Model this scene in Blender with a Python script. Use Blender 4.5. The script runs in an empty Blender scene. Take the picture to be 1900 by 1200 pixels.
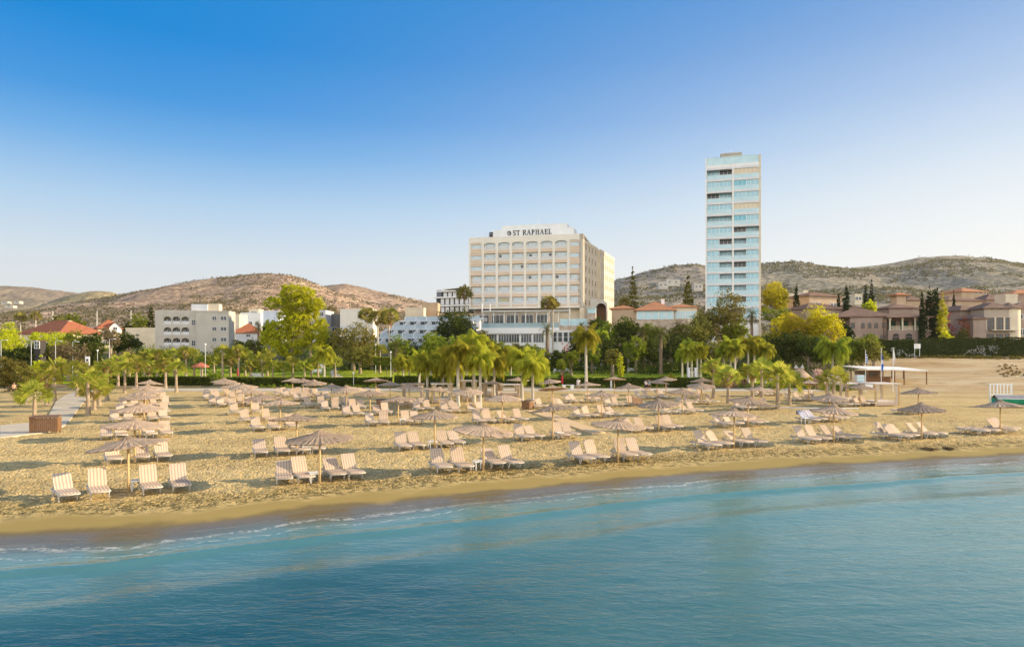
import bpy, bmesh, math, random
import numpy as np
from mathutils import Vector, Matrix

SC = bpy.context.scene
COL = SC.collection
R = math.radians

# ------------------------------------------------------------------ camera, light, exposure
FPX, CX, HY, HC = 1267.0, 950.0, 647.0, 6.0      # focal length in photo pixels, centre column, horizon row, eye height (m)
cam_data = bpy.data.cameras.new('camera')
cam = bpy.data.objects.new('camera', cam_data)
COL.objects.link(cam)
cam.location = (0, 0, HC)
cam.rotation_euler = (R(90), 0, 0)
cam_data.sensor_width = 36.0
cam_data.lens = FPX / 1900 * 36.0
cam_data.shift_y = (HY - 600) / 1900
cam_data.clip_start = 0.5
cam_data.clip_end = 20000
SC.camera = cam

SUN_EL, SUN_AZ = 18.0, 9.0                        # degrees; azimuth from +X towards +Y
world = bpy.data.worlds.new('World')
SC.world = world
world.use_nodes = True
wn, wl = world.node_tree.nodes, world.node_tree.links
wn.clear()
w_out = wn.new('ShaderNodeOutputWorld')
w_bg = wn.new('ShaderNodeBackground')
w_sky = wn.new('ShaderNodeTexSky')
w_sky.sky_type = 'NISHITA'
w_sky.sun_disc = False
w_sky.sun_elevation = R(SUN_EL)
w_sky.sun_rotation = R(90 - SUN_AZ)
w_sky.altitude = 0
w_sky.air_density = 1.0
w_sky.dust_density = 0.6
w_sky.ozone_density = 3.0
EXPO = 1.12
# the clear sky, graded by height above the horizon to the deep blue and pale haze of this evening; paler towards the sun, with a bright band added behind the camera to fill shaded fronts
w_tc = wn.new('ShaderNodeTexCoord')
w_sep = wn.new('ShaderNodeSeparateXYZ'); wl.new(w_tc.outputs['Generated'], w_sep.inputs[0])
w_ramp = wn.new('ShaderNodeValToRGB'); wl.new(w_sep.outputs[2], w_ramp.inputs[0])
_stops = [(0.0, (.84, .82, .77)), (.06, (.82, .82, .80)), (.115, (.72, .79, .84)), (.19, (.45, .65, .86)), (.26, (.17, .44, .81)), (.31, (.055, .32, .75)), (.385, (.0, .25, .69)), (1.0, (.0, .16, .50))]
while len(w_ramp.color_ramp.elements) < len(_stops): w_ramp.color_ramp.elements.new(0.5)
for _e, (_p, _c) in zip(w_ramp.color_ramp.elements, _stops): _e.position = _p; _e.color = (*_c, 1)
def w_math(op, a, b, clamp=False):
    o = wn.new('ShaderNodeMath'); o.operation = op; o.use_clamp = clamp
    for v, i in ((a, 0), (b, 1)):
        if hasattr(v, 'is_linked'): wl.new(v, o.inputs[i])
        else: o.inputs[i].default_value = v
    return o.outputs[0]
def w_range(v, a, b, lo, hi):
    o = wn.new('ShaderNodeMapRange'); o.interpolation_type = 'SMOOTHSTEP'; wl.new(v, o.inputs[0])
    for i, k in enumerate((a, b, lo, hi)): o.inputs[i + 1].default_value = k
    return o.outputs[0]
def w_mix(f, a, b):
    o = wn.new('ShaderNodeMix'); o.data_type = 'RGBA'
    for v, i in ((f, 0), (a, 6), (b, 7)):
        if hasattr(v, 'is_linked'): wl.new(v, o.inputs[i])
        elif i: o.inputs[i].default_value = (*v, 1)
        else: o.inputs[i].default_value = v
    return o.outputs[2]
w_glow = w_math('MULTIPLY', w_range(w_sep.outputs[0], -0.5, 0.8, 0.0, 0.85), w_range(w_sep.outputs[2], 0.62, 0.02, 0.0, 1.0))
w_col = w_mix(w_glow, w_ramp.outputs[0], (.96, .95, .91))
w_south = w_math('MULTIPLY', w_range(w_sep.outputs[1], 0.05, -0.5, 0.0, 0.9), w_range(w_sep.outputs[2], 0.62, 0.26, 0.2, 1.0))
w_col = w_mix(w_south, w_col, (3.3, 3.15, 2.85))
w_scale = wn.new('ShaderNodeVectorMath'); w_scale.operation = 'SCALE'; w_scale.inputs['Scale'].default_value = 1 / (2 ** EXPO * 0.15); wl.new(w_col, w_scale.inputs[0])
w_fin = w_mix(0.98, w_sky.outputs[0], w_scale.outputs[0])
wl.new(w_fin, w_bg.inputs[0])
w_bg.inputs[1].default_value = 0.15
wl.new(w_bg.outputs[0], w_out.inputs[0])

sun_data = bpy.data.lights.new('sun', 'SUN')
sun = bpy.data.objects.new('sun', sun_data)
COL.objects.link(sun)
sun_data.energy = 4.1
sun_data.angle = R(0.5)
sun_data.color = (1.0, 0.82, 0.56)
SUNV = Vector((math.cos(R(SUN_EL)) * math.cos(R(SUN_AZ)), math.cos(R(SUN_EL)) * math.sin(R(SUN_AZ)), math.sin(R(SUN_EL))))
sun.rotation_euler = SUNV.to_track_quat('Z', 'Y').to_euler()
sun.location = (80, 20, 60)

SC.view_settings.view_transform = 'Standard'
SC.view_settings.look = 'None'
SC.view_settings.exposure = EXPO
SC.view_settings.gamma = 1.0
SC.render.engine = 'CYCLES'
SC.cycles.use_denoising = True
SC.cycles.max_bounces = 6
SC.cycles.diffuse_bounces = 3
SC.cycles.glossy_bounces = 3
SC.cycles.transparent_max_bounces = 8
SC.cycles.caustics_reflective = False
SC.cycles.caustics_refractive = False

rng = np.random.default_rng(7)
rnd = random.Random(11)

# ------------------------------------------------------------------ helpers
def at(x, D):
    """world X of a photo column at distance D"""
    return (x - CX) / FPX * D

def zz(y, D):
    """world height of a photo row at distance D"""
    return HC - (y - HY) * D / FPX

def sstep(a, b, x):
    t = np.clip((np.asarray(x, float) - a) / (b - a), 0, 1)
    return t * t * (3 - 2 * t)

def vnoise(x, y, seed=0):
    x = np.asarray(x, float); y = np.asarray(y, float)
    xi = np.floor(x).astype(np.int64); yi = np.floor(y).astype(np.int64)
    fx = x - xi; fy = y - yi
    fx = fx * fx * (3 - 2 * fx); fy = fy * fy * (3 - 2 * fy)
    def h(a, b):
        n = (a * 374761393 + b * 668265263 + seed * 1442695041) & 0x7fffffff
        n = ((n ^ (n >> 13)) * 1274126177) & 0x7fffffff
        return ((n ^ (n >> 16)) & 0xffff) / 65535.0
    return (h(xi, yi) * (1 - fx) + h(xi + 1, yi) * fx) * (1 - fy) + (h(xi, yi + 1) * (1 - fx) + h(xi + 1, yi + 1) * fx) * fy

def fbm(x, y, seed=0, o=4):
    s = 0; a = 0.5; f = 1.0
    for k in range(o):
        s = s + a * vnoise(x * f + 17.3 * k, y * f - 9.1 * k, seed + k); a *= 0.5; f *= 2.03
    return s

# --- terrain
SEA_Z = -0.35
_sh = [(-400, 1016), (-100, 1009), (0, 1004), (150, 997), (300, 987), (600, 952), (800, 931), (1000, 911), (1250, 887), (1500, 870), (1900, 848), (2300, 830)]
_sy = np.array([(HC - SEA_Z) * FPX / (y - HY) for x, y in _sh])
_sx = np.array([at(x, d) for (x, y), d in zip(_sh, _sy)])
_sx = np.concatenate([[_sx[0] - 500], _sx, [_sx[-1] + 500]])
_sy = np.concatenate([[_sy[0] - 90], _sy, [_sy[-1] + 150]])

def shore_d(X, Y):
    return (Y - np.interp(X, _sx, _sy)) * 0.94

_bY = np.array([0, 100, 107, 125, 150, 180, 260, 600, 1000, 4000.])
_bZ = np.array([0, 0, 0.45, 1.0, 2.0, 4.3, 8.0, 13, 16, 20.])
_fY = np.array([0, 86, 100, 115, 140, 170, 260, 600, 1000, 4000.])
_fZ = np.array([0, 0, 0.6, 2.2, 4.5, 6.4, 9.5, 14, 16, 20.])

def terrain(X, Y, detail=False):
    X = np.asarray(X, float); Y = np.asarray(Y, float)
    d = shore_d(X, Y)
    t = np.clip(d / 5.0, 0, 1)
    beach = np.where(d < 0, np.maximum(SEA_Z + 0.08 * d, -4.0), SEA_Z * (1 - t) ** 2)
    m = sstep(47, 62, X)
    land = np.interp(Y, _bY, _bZ) * (1 - m) + np.interp(Y, _fY, _fZ) * m
    z = beach + land
    z = z + m * sstep(92, 112, Y) * (1 - sstep(132, 140, Y)) * (fbm(X * 0.09, Y * 0.12, 5) - 0.5) * 1.6
    if detail:
        a = sstep(1.6, 4.0, d) * (1 - 0.6 * sstep(60, 95, Y)) * (1 - sstep(96, 104, Y))
        n1 = vnoise(X * 2.9, Y * 2.9, 1); n2 = vnoise(X * 4.6 + 3, Y * 4.6, 2); n3 = fbm(X * 0.5, Y * 0.5, 3)
        dim = -0.04 * sstep(0.52, 0.80, n1) - 0.04 * sstep(0.5, 0.8, n2) + 0.025 * sstep(0.6, 0.9, vnoise(X * 3.1 + 40, Y * 3.1, 4))
        z = z + a * (dim + 0.05 * (n3 - 0.5))
    return z

def T(X, Y):
    return float(terrain(X, Y))

def G(x, y):
    """ground point seen at photo pixel (x, y)"""
    lo = 14.0; k = (y - HY) / FPX
    t = lo
    while t < 900:
        if HC - k * t <= T((x - CX) / FPX * t, t):
            break
        t += 0.25
    X = (x - CX) / FPX * t
    return X, t, T(X, t)

# --- materials
def mat(name, c1, c2=None, scale=1.0, rough=0.8, bump=0.0, bscale=None, spec=0.3, metal=0.0, stretch=(1, 1, 1), detail=3, coord='Object', ramp=(0.35, 0.65)):
    m = bpy.data.materials.new(name); m.use_nodes = True
    nt = m.node_tree; b = nt.nodes['Principled BSDF']
    b.inputs['Roughness'].default_value = rough
    b.inputs['Specular IOR Level'].default_value = spec
    b.inputs['Metallic'].default_value = metal
    b.inputs['Base Color'].default_value = (*c1, 1)
    if c2 is not None or bump:
        tc = nt.nodes.new('ShaderNodeTexCoord'); mp = nt.nodes.new('ShaderNodeMapping')
        mp.inputs['Scale'].default_value = stretch
        nt.links.new(tc.outputs[coord], mp.inputs[0])
    if c2 is not None:
        n = nt.nodes.new('ShaderNodeTexNoise'); n.inputs['Scale'].default_value = scale; n.inputs['Detail'].default_value = detail
        r = nt.nodes.new('ShaderNodeValToRGB')
        r.color_ramp.elements[0].position, r.color_ramp.elements[1].position = ramp
        r.color_ramp.elements[0].color = (*c1, 1); r.color_ramp.elements[1].color = (*c2, 1)
        nt.links.new(mp.outputs[0], n.inputs['Vector']); nt.links.new(n.outputs[0], r.inputs[0]); nt.links.new(r.outputs[0], b.inputs['Base Color'])
    if bump:
        n2 = nt.nodes.new('ShaderNodeTexNoise'); n2.inputs['Scale'].default_value = bscale or scale * 3; n2.inputs['Detail'].default_value = 4
        bp = nt.nodes.new('ShaderNodeBump'); bp.inputs['Strength'].default_value = bump; bp.inputs['Distance'].default_value = 0.1
        nt.links.new(mp.outputs[0], n2.inputs['Vector']); nt.links.new(n2.outputs[0], bp.inputs['Height']); nt.links.new(bp.outputs[0], b.inputs['Normal'])
    return m

def leaf_mat(name, ca, cb, trans=0.45, cc=None):
    """leaf: diffuse and translucent, colour differs from leaf to leaf"""
    m = bpy.data.materials.new(name); m.use_nodes = True
    nt = m.node_tree; nt.nodes.clear()
    o = nt.nodes.new('ShaderNodeOutputMaterial'); g = nt.nodes.new('ShaderNodeNewGeometry'); r = nt.nodes.new('ShaderNodeValToRGB')
    r.color_ramp.elements[0].color = (*ca, 1); r.color_ramp.elements[1].color = (*cb, 1)
    if cc:
        e = r.color_ramp.elements.new(0.93); e.color = (*cc, 1); r.color_ramp.elements[1].position = 0.85
    oi = nt.nodes.new('ShaderNodeObjectInfo'); hs = nt.nodes.new('ShaderNodeHueSaturation')
    mr = nt.nodes.new('ShaderNodeMapRange'); mr.inputs[3].default_value = 0.82; mr.inputs[4].default_value = 1.2
    mh = nt.nodes.new('ShaderNodeMapRange'); mh.inputs[3].default_value = 0.485; mh.inputs[4].default_value = 0.515
    nt.links.new(oi.outputs['Random'], mr.inputs[0]); nt.links.new(oi.outputs['Random'], mh.inputs[0])
    nt.links.new(mr.outputs[0], hs.inputs['Value']); nt.links.new(mh.outputs[0], hs.inputs['Hue'])
    nt.links.new(g.outputs['Random Per Island'], r.inputs[0]); nt.links.new(r.outputs[0], hs.inputs['Color'])
    d = nt.nodes.new('ShaderNodeBsdfDiffuse'); t = nt.nodes.new('ShaderNodeBsdfTranslucent'); x = nt.nodes.new('ShaderNodeMixShader')
    x.inputs[0].default_value = trans
    for s in (d, t): nt.links.new(hs.outputs[0], s.inputs['Color'])
    nt.links.new(d.outputs[0], x.inputs[1]); nt.links.new(t.outputs[0], x.inputs[2]); nt.links.new(x.outputs[0], o.inputs[0])
    return m

# --- mesh building
class MB:
    def __init__(s): s.v = []; s.f = []; s.m = []
    def add(s, vs, fs, mi=0):
        n = len(s.v); s.v += [tuple(p) for p in vs]; s.f += [tuple(n + i for i in f) for f in fs]; s.m += [mi] * len(fs); return s
    def quad(s, a, b, c, d, mi=0): return s.add([a, b, c, d], [(0, 1, 2, 3)], mi)
    def box(s, x0, x1, y0, y1, z0, z1, mi=0, M=None):
        vs = [Vector(p) for p in ((x0, y0, z0), (x1, y0, z0), (x1, y1, z0), (x0, y1, z0), (x0, y0, z1), (x1, y0, z1), (x1, y1, z1), (x0, y1, z1))]
        if M: vs = [M @ p for p in vs]
        return s.add(vs, [(0, 3, 2, 1), (4, 5, 6, 7), (0, 1, 5, 4), (1, 2, 6, 5), (2, 3, 7, 6), (3, 0, 4, 7)], mi)
    def beam(s, p, q, w, h, mi=0):
        p = Vector(p); q = Vector(q); d = (q - p); L = d.length
        M = Matrix.Translation(p) @ d.to_track_quat('X', 'Z').to_matrix().to_4x4()
        return s.box(0, L, -w / 2, w / 2, -h / 2, h / 2, mi, M)
    def tube(s, pts, rad, n=8, mi=0, cap=True):
        pts = [Vector(p) for p in pts]; vs = []; fs = []
        for i, p in enumerate(pts):
            d = (pts[min(i + 1, len(pts) - 1)] - pts[max(i - 1, 0)]).normalized()
            u = d.cross(Vector((0.31, 0.95, 0.05))).normalized(); w = d.cross(u)
            for k in range(n):
                a = 2 * math.pi * k / n
                vs.append(p + (u * math.cos(a) + w * math.sin(a)) * rad[i])
        for i in range(len(pts) - 1):
            for k in range(n):
                a = i * n + k; b = i * n + (k + 1) % n
                fs.append((a, b, b + n, a + n))
        if cap: fs += [tuple(range(n - 1, -1, -1)), tuple((len(pts) - 1) * n + k for k in range(n))]
        return s.add(vs, fs, mi)
    def lathe(s, prof, n=24, mi=0, M=None):
        vs = []; fs = []
        for r, z in prof:
            for k in range(n):
                a = 2 * math.pi * k / n; vs.append(Vector((r * math.cos(a), r * math.sin(a), z)))
        if M: vs = [M @ v for v in vs]
        for i in range(len(prof) - 1):
            for k in range(n):
                fs.append((i * n + k, i * n + (k + 1) % n, (i + 1) * n + (k + 1) % n, (i + 1) * n + k))
        return s.add(vs, fs, mi)
    def prism(s, poly, z0, z1, mi=0, M=None):
        n = len(poly)
        vs = [Vector((x, y, z0)) for x, y in poly] + [Vector((x, y, z1)) for x, y in poly]
        if M: vs = [M @ v for v in vs]
        return s.add(vs, [tuple(range(n - 1, -1, -1)), tuple(range(n, 2 * n))] + [(i, (i + 1) % n, n + (i + 1) % n, n + i) for i in range(n)], mi)
    def hip(s, x0, x1, y0, y1, z, h, mi=0, over=0.5, thick=0.18, gable=False):
        x0 -= over; x1 += over; y0 -= over; y1 += over
        w, d = x1 - x0, y1 - y0
        if w >= d:
            i = 0 if gable else d / 2; r0, r1 = (x0 + i, (y0 + y1) / 2), (x1 - i, (y0 + y1) / 2)
        else:
            i = 0 if gable else w / 2; r0, r1 = ((x0 + x1) / 2, y0 + i), ((x0 + x1) / 2, y1 - i)
        b = [(x0, y0), (x1, y0), (x1, y1), (x0, y1)]
        vs = [(x, y, z) for x, y in b] + [(x, y, z + thick) for x, y in b] + [(*r0, z + thick + h), (*r1, z + thick + h)]
        if w >= d: top = [(4, 5, 9, 8), (5, 6, 9), (6, 7, 8, 9), (7, 4, 8)]
        else: top = [(4, 5, 8), (5, 6, 9, 8), (6, 7, 9), (7, 4, 8, 9)]
        return s.add(vs, [(3, 2, 1, 0)] + [(k, (k + 1) % 4, 4 + (k + 1) % 4, 4 + k) for k in range(4)] + top, mi)
    def mesh(s, name, mats, smooth=False):
        me = bpy.data.meshes.new(name); me.from_pydata(s.v, [], s.f)
        for m in (mats if isinstance(mats, (list, tuple)) else [mats]): me.materials.append(m)
        me.polygons.foreach_set('material_index', s.m)
        if smooth: me.polygons.foreach_set('use_smooth', [True] * len(s.f))
        me.update(); return me
    def build(s, name, mats, parent=None, smooth=False):
        return put(name, s.mesh(name, mats, smooth), parent)

def put(name, me, parent=None, loc=None, rz=None, scale=None):
    o = bpy.data.objects.new(name, me); COL.objects.link(o)
    if parent: o.parent = parent
    if loc is not None: o.location = loc
    if rz is not None: o.rotation_euler = (0, 0, rz)
    if scale is not None: o.scale = scale if hasattr(scale, '__len__') else (scale,) * 3
    return o

def tag(o, label, cat, group=None, kind=None):
    if label: o['label'] = label
    if cat: o['category'] = cat
    if group: o['group'] = group
    if kind: o['kind'] = kind
    return o

def thing(name, label, cat, loc, rz=0.0, group=None):
    o = bpy.data.objects.new(name, None); COL.objects.link(o)
    o.empty_display_size = 0.3
    o.location = loc; o.rotation_euler = (0, 0, rz)
    return tag(o, label, cat, group)

def quads_mesh(name, q, m):
    """q: (N,4,3) array of separate quads"""
    n = len(q)
    me = bpy.data.meshes.new(name)
    me.vertices.add(n * 4); me.vertices.foreach_set('co', np.ascontiguousarray(q, dtype=np.float32).ravel())
    me.loops.add(n * 4); me.loops.foreach_set('vertex_index', np.arange(n * 4, dtype=np.int32))
    me.polygons.add(n); me.polygons.foreach_set('loop_start', np.arange(0, n * 4, 4, dtype=np.int32))
    me.materials.append(m); me.update(calc_edges=True); return me

def grid_mesh(name, xs, ys, Z, m, attrs=None, keep=None, smooth=True):
    nx, ny = len(xs), len(ys)
    X, Y = np.meshgrid(xs, ys)
    co = np.stack([X, Y, Z], -1).reshape(-1, 3)
    i = np.arange(nx * ny).reshape(ny, nx)
    f = np.stack([i[:-1, :-1], i[:-1, 1:], i[1:, 1:], i[1:, :-1]], -1).reshape(-1, 4)
    if keep is not None: f = f[keep.reshape(-1)]
    used = np.zeros(nx * ny, bool); used[f.ravel()] = True
    re = np.cumsum(used) - 1
    f = re[f]; co = co[used]
    me = bpy.data.meshes.new(name); n = len(f)
    me.vertices.add(len(co)); me.vertices.foreach_set('co', co.astype(np.float32).ravel())
    me.loops.add(n * 4); me.loops.foreach_set('vertex_index', f.astype(np.int32).ravel())
    me.polygons.add(n); me.polygons.foreach_set('loop_start', np.arange(0, n * 4, 4, dtype=np.int32))
    me.polygons.foreach_set('use_smooth', np.full(n, smooth))
    me.materials.append(m); me.update(calc_edges=True)
    for k, a in (attrs or {}).items():
        at_ = me.attributes.new(k, 'FLOAT', 'POINT'); at_.data.foreach_set('value', a.reshape(-1)[used].astype(np.float32))
    return me

# ------------------------------------------------------------------ node shorthand
class NT:
    def __init__(s, name):
        s.m = bpy.data.materials.new(name); s.m.use_nodes = True; s.t = s.m.node_tree
        s.b = s.t.nodes['Principled BSDF']; s.tc = s.t.nodes.new('ShaderNodeTexCoord')
    def n(s, ty, **kw):
        o = s.t.nodes.new(ty)
        for k, v in kw.items(): setattr(o, k, v)
        return o
    def l(s, a, b): s.t.links.new(a, b)
    def map(s, sc, coord='Object'):
        o = s.n('ShaderNodeMapping'); o.inputs['Scale'].default_value = sc; s.l(s.tc.outputs[coord], o.inputs[0]); return o.outputs[0]
    def noise(s, vec, sc, det=3, rough=0.5, dist=0.0):
        o = s.n('ShaderNodeTexNoise'); o.inputs['Scale'].default_value = sc; o.inputs['Detail'].default_value = det
        o.inputs['Roughness'].default_value = rough; o.inputs['Distortion'].default_value = dist; s.l(vec, o.inputs['Vector']); return o.outputs[0]
    def ramp(s, f, *stops):
        o = s.n('ShaderNodeValToRGB'); e = o.color_ramp.elements
        while len(e) < len(stops): e.new(0.5)
        for k, (p, c) in enumerate(stops):
            e[k].position = p; e[k].color = (*c, 1) if hasattr(c, '__len__') else (c, c, c, 1)
        s.l(f, o.inputs[0]); return o.outputs[0]
    def mix(s, f, a, b, mode='MIX'):
        o = s.n('ShaderNodeMix', data_type='RGBA', blend_type=mode)
        if hasattr(f, 'links') or hasattr(f, 'is_linked'): s.l(f, o.inputs[0])
        else: o.inputs[0].default_value = f
        for v, k in ((a, 6), (b, 7)):
            if hasattr(v, 'is_linked'): s.l(v, o.inputs[k])
            else: o.inputs[k].default_value = (*v, 1)
        return o.outputs[2]
    def math(s, op, a, b=0.0, clamp=False):
        o = s.n('ShaderNodeMath', operation=op, use_clamp=clamp)
        for v, k in ((a, 0), (b, 1)):
            if hasattr(v, 'is_linked'): s.l(v, o.inputs[k])
            else: o.inputs[k].default_value = v
        return o.outputs[0]
    def attr(s, k):
        o = s.n('ShaderNodeAttribute'); o.attribute_name = k; return o.outputs['Fac']
    def smooth(s, v, a, b, lo=0.0, hi=1.0):
        o = s.n('ShaderNodeMapRange', interpolation_type='SMOOTHSTEP')
        o.inputs[1].default_value = a; o.inputs[2].default_value = b; o.inputs[3].default_value = lo; o.inputs[4].default_value = hi
        s.l(v, o.inputs[0]); return o.outputs[0]
    def bump(s, h, strength, dist=0.1, prev=None):
        o = s.n('ShaderNodeBump'); o.inputs['Strength'].default_value = strength; o.inputs['Distance'].default_value = dist
        s.l(h, o.inputs['Height'])
        if prev is not None: s.l(prev, o.inputs['Normal'])
        return o.outputs[0]
    def set(s, **kw):
        for k, v in kw.items():
            i = s.b.inputs[k.replace('_', ' ')]
            if hasattr(v, 'is_linked'): s.l(v, i)
            else: i.default_value = (*v, 1) if hasattr(v, '__len__') else v
        return s.m

# ------------------------------------------------------------------ ground: one sheet, its near half is the beach
def sand_material():
    k = NT('beach sand'); o = k.map((1, 1, 1))
    big = k.noise(o, 0.12, 4); mid = k.noise(o, 1.3, 4, 0.6); fine = k.noise(o, 14, 3, 0.6)
    dry = k.mix(k.ramp(big, (0.3, 0.0), (0.7, 1.0)), (0.50, 0.355, 0.145), (0.555, 0.40, 0.175))
    dry = k.mix(k.ramp(mid, (0.42, 0.0), (0.62, 1.0)), dry, (0.61, 0.45, 0.21))
    sh = k.attr('shore')
    shn = k.math('ADD', sh, k.math('MULTIPLY', k.math('SUBTRACT', k.noise(o, 0.35, 3), 0.5), 2.6))
    # olive band of dried seaweed crumbs above the smooth strip
    weed = k.math('MULTIPLY', k.smooth(shn, 1.4, 2.4), k.smooth(shn, 3.2, 5.6, 1.0, 0.0))
    spot = k.ramp(k.noise(o, 3.0, 4, 0.7), (0.47, 0.0), (0.56, 1.0))
    c = k.mix(k.math('MULTIPLY', weed, 0.45), dry, (0.36, 0.25, 0.075))
    c = k.mix(k.math('MULTIPLY', k.math('MULTIPLY', weed, spot), 0.75), c, (0.09, 0.075, 0.03))
    smooth_strip = k.smooth(shn, 2.4, 1.5)
    c = k.mix(smooth_strip, c, (0.32, 0.232, 0.078))
    damp = k.smooth(k.math('ADD', sh, k.math('MULTIPLY', k.math('SUBTRACT', k.noise(o, 0.3, 4, 0.55), 0.5), 2.2)), 1.0, 0.45)
    c = k.mix(damp, c, (0.17, 0.125, 0.055))
    bl = k.attr('bluff')
    earth = k.mix(k.ramp(k.noise(k.map((0.06, 0.22, 0.3)), 1.0, 5, 0.65), (0.4, 0.0), (0.6, 1.0)), (0.45, 0.30, 0.145), (0.53, 0.41, 0.245))
    earth = k.mix(k.ramp(k.noise(k.map((0.25, 0.7, 1)), 1.0, 5, 0.7), (0.53, 0.0), (0.63, 0.7)), earth, (0.27, 0.185, 0.085))
    c = k.mix(bl, c, earth)
    trod = k.ramp(k.noise(k.map((0.10, 0.22, 1)), 1.0, 3), (0.38, 0.45), (0.58, 1.0))
    foot = k.math('MULTIPLY', k.math('MULTIPLY', trod, k.smooth(sh, 1.8, 3.4)), k.smooth(bl, 0.2, 0.9, 1.0, 0.8))
    b1 = k.n('ShaderNodeBump'); b1.inputs['Distance'].default_value = 0.16
    k.l(k.math('MULTIPLY', foot, 1.0), b1.inputs['Strength'])
    vo = k.n('ShaderNodeTexVoronoi', feature='SMOOTH_F1'); vo.inputs['Scale'].default_value = 6.2; vo.inputs['Smoothness'].default_value = .35; vo.inputs['Randomness'].default_value = 1.0
    wv_ = k.n('ShaderNodeMix', data_type='VECTOR'); wv_.inputs[0].default_value = .12; k.l(o, wv_.inputs[4])
    nn = k.n('ShaderNodeTexNoise'); nn.inputs['Scale'].default_value = 2.0; k.l(o, nn.inputs['Vector']); ad = k.n('ShaderNodeVectorMath', operation='ADD'); k.l(o, ad.inputs[0]); sc_ = k.n('ShaderNodeVectorMath', operation='SCALE'); sc_.inputs['Scale'].default_value = .5; k.l(nn.outputs[1], sc_.inputs[0]); k.l(sc_.outputs[0], ad.inputs[1]); k.l(ad.outputs[0], vo.inputs['Vector'])
    k.l(k.math('ADD', k.math('MULTIPLY', k.ramp(vo.outputs['Distance'], (0.1, 0.0), (0.5, 1.0)), 1.0), k.math('MULTIPLY', k.noise(o, 9.0, 3, 0.65), 0.9)), b1.inputs['Height'])
    b2 = k.bump(fine, 0.12, 0.02, b1.outputs[0])
    return k.set(Base_Color=c, Normal=b2, Roughness=k.smooth(sh, 0.1, 0.9, 0.18, 0.9), Specular_IOR_Level=k.smooth(sh, 0.1, 0.9, 0.55, 0.1))

def inland_material():
    k = NT('inland ground'); o = k.map((1, 1, 1))
    c = k.mix(k.ramp(k.noise(o, 0.04, 5, 0.6), (0.42, 0.0), (0.58, 1.0)), (0.27, 0.19, 0.10), (0.12, 0.115, 0.045))
    c = k.mix(k.ramp(k.noise(o, 0.5, 4, 0.6), (0.45, 0.0), (0.65, 0.8)), c, (0.34, 0.25, 0.14))
    return k.set(Base_Color=c, Roughness=0.95, Specular_IOR_Level=0.05, Normal=k.bump(k.noise(o, 1.5, 4), 0.4, 0.15))

def axis(fine0, fine1, step, lo, hi, g=1.18):
    a = list(np.arange(fine0, fine1 + 1e-6, step)); s = step
    left = []; p = fine0; 
    while p > lo: s *= g; p -= s; left.append(p)
    s = step; p = a[-1]
    while p < hi: s *= g; p += s; a.append(p)
    return np.array(left[::-1] + a)

xs = axis(-34, 38, 0.14, -5000, 5000)
ys = np.concatenate([np.arange(-60, 16, 4.0), np.arange(16, 24, 0.25), np.arange(24, 50, 0.14), np.arange(50, 70, 0.25), np.arange(70, 110, 0.5), np.arange(110, 200, 2.0)])
s_, p_ = 2.0, 200.0; ext = []
while p_ < 6000: ext.append(p_); s_ *= 1.16; p_ += s_
ys = np.concatenate([ys, ext])
GX, GY = np.meshgrid(xs, ys)
GZ = terrain(GX, GY, True)
cxm = (GX[:-1, :-1] + GX[1:, 1:]) / 2; cym = (GY[:-1, :-1] + GY[1:, 1:]) / 2
is_beach = (cym < 101) | ((cxm > 44 + 0 * cym) & (cym < 142))
gat = {'shore': shore_d(GX, GY), 'bluff': sstep(46, 60, GX) * sstep(76, 98, GY)}
beach = put('beach', grid_mesh('beach', xs, ys, GZ, sand_material(), gat, is_beach)); tag(beach, None, None, kind='structure')
ground = put('ground', grid_mesh('ground', xs, ys, GZ, inland_material(), None, ~is_beach)); tag(ground, None, None, kind='structure')

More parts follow.
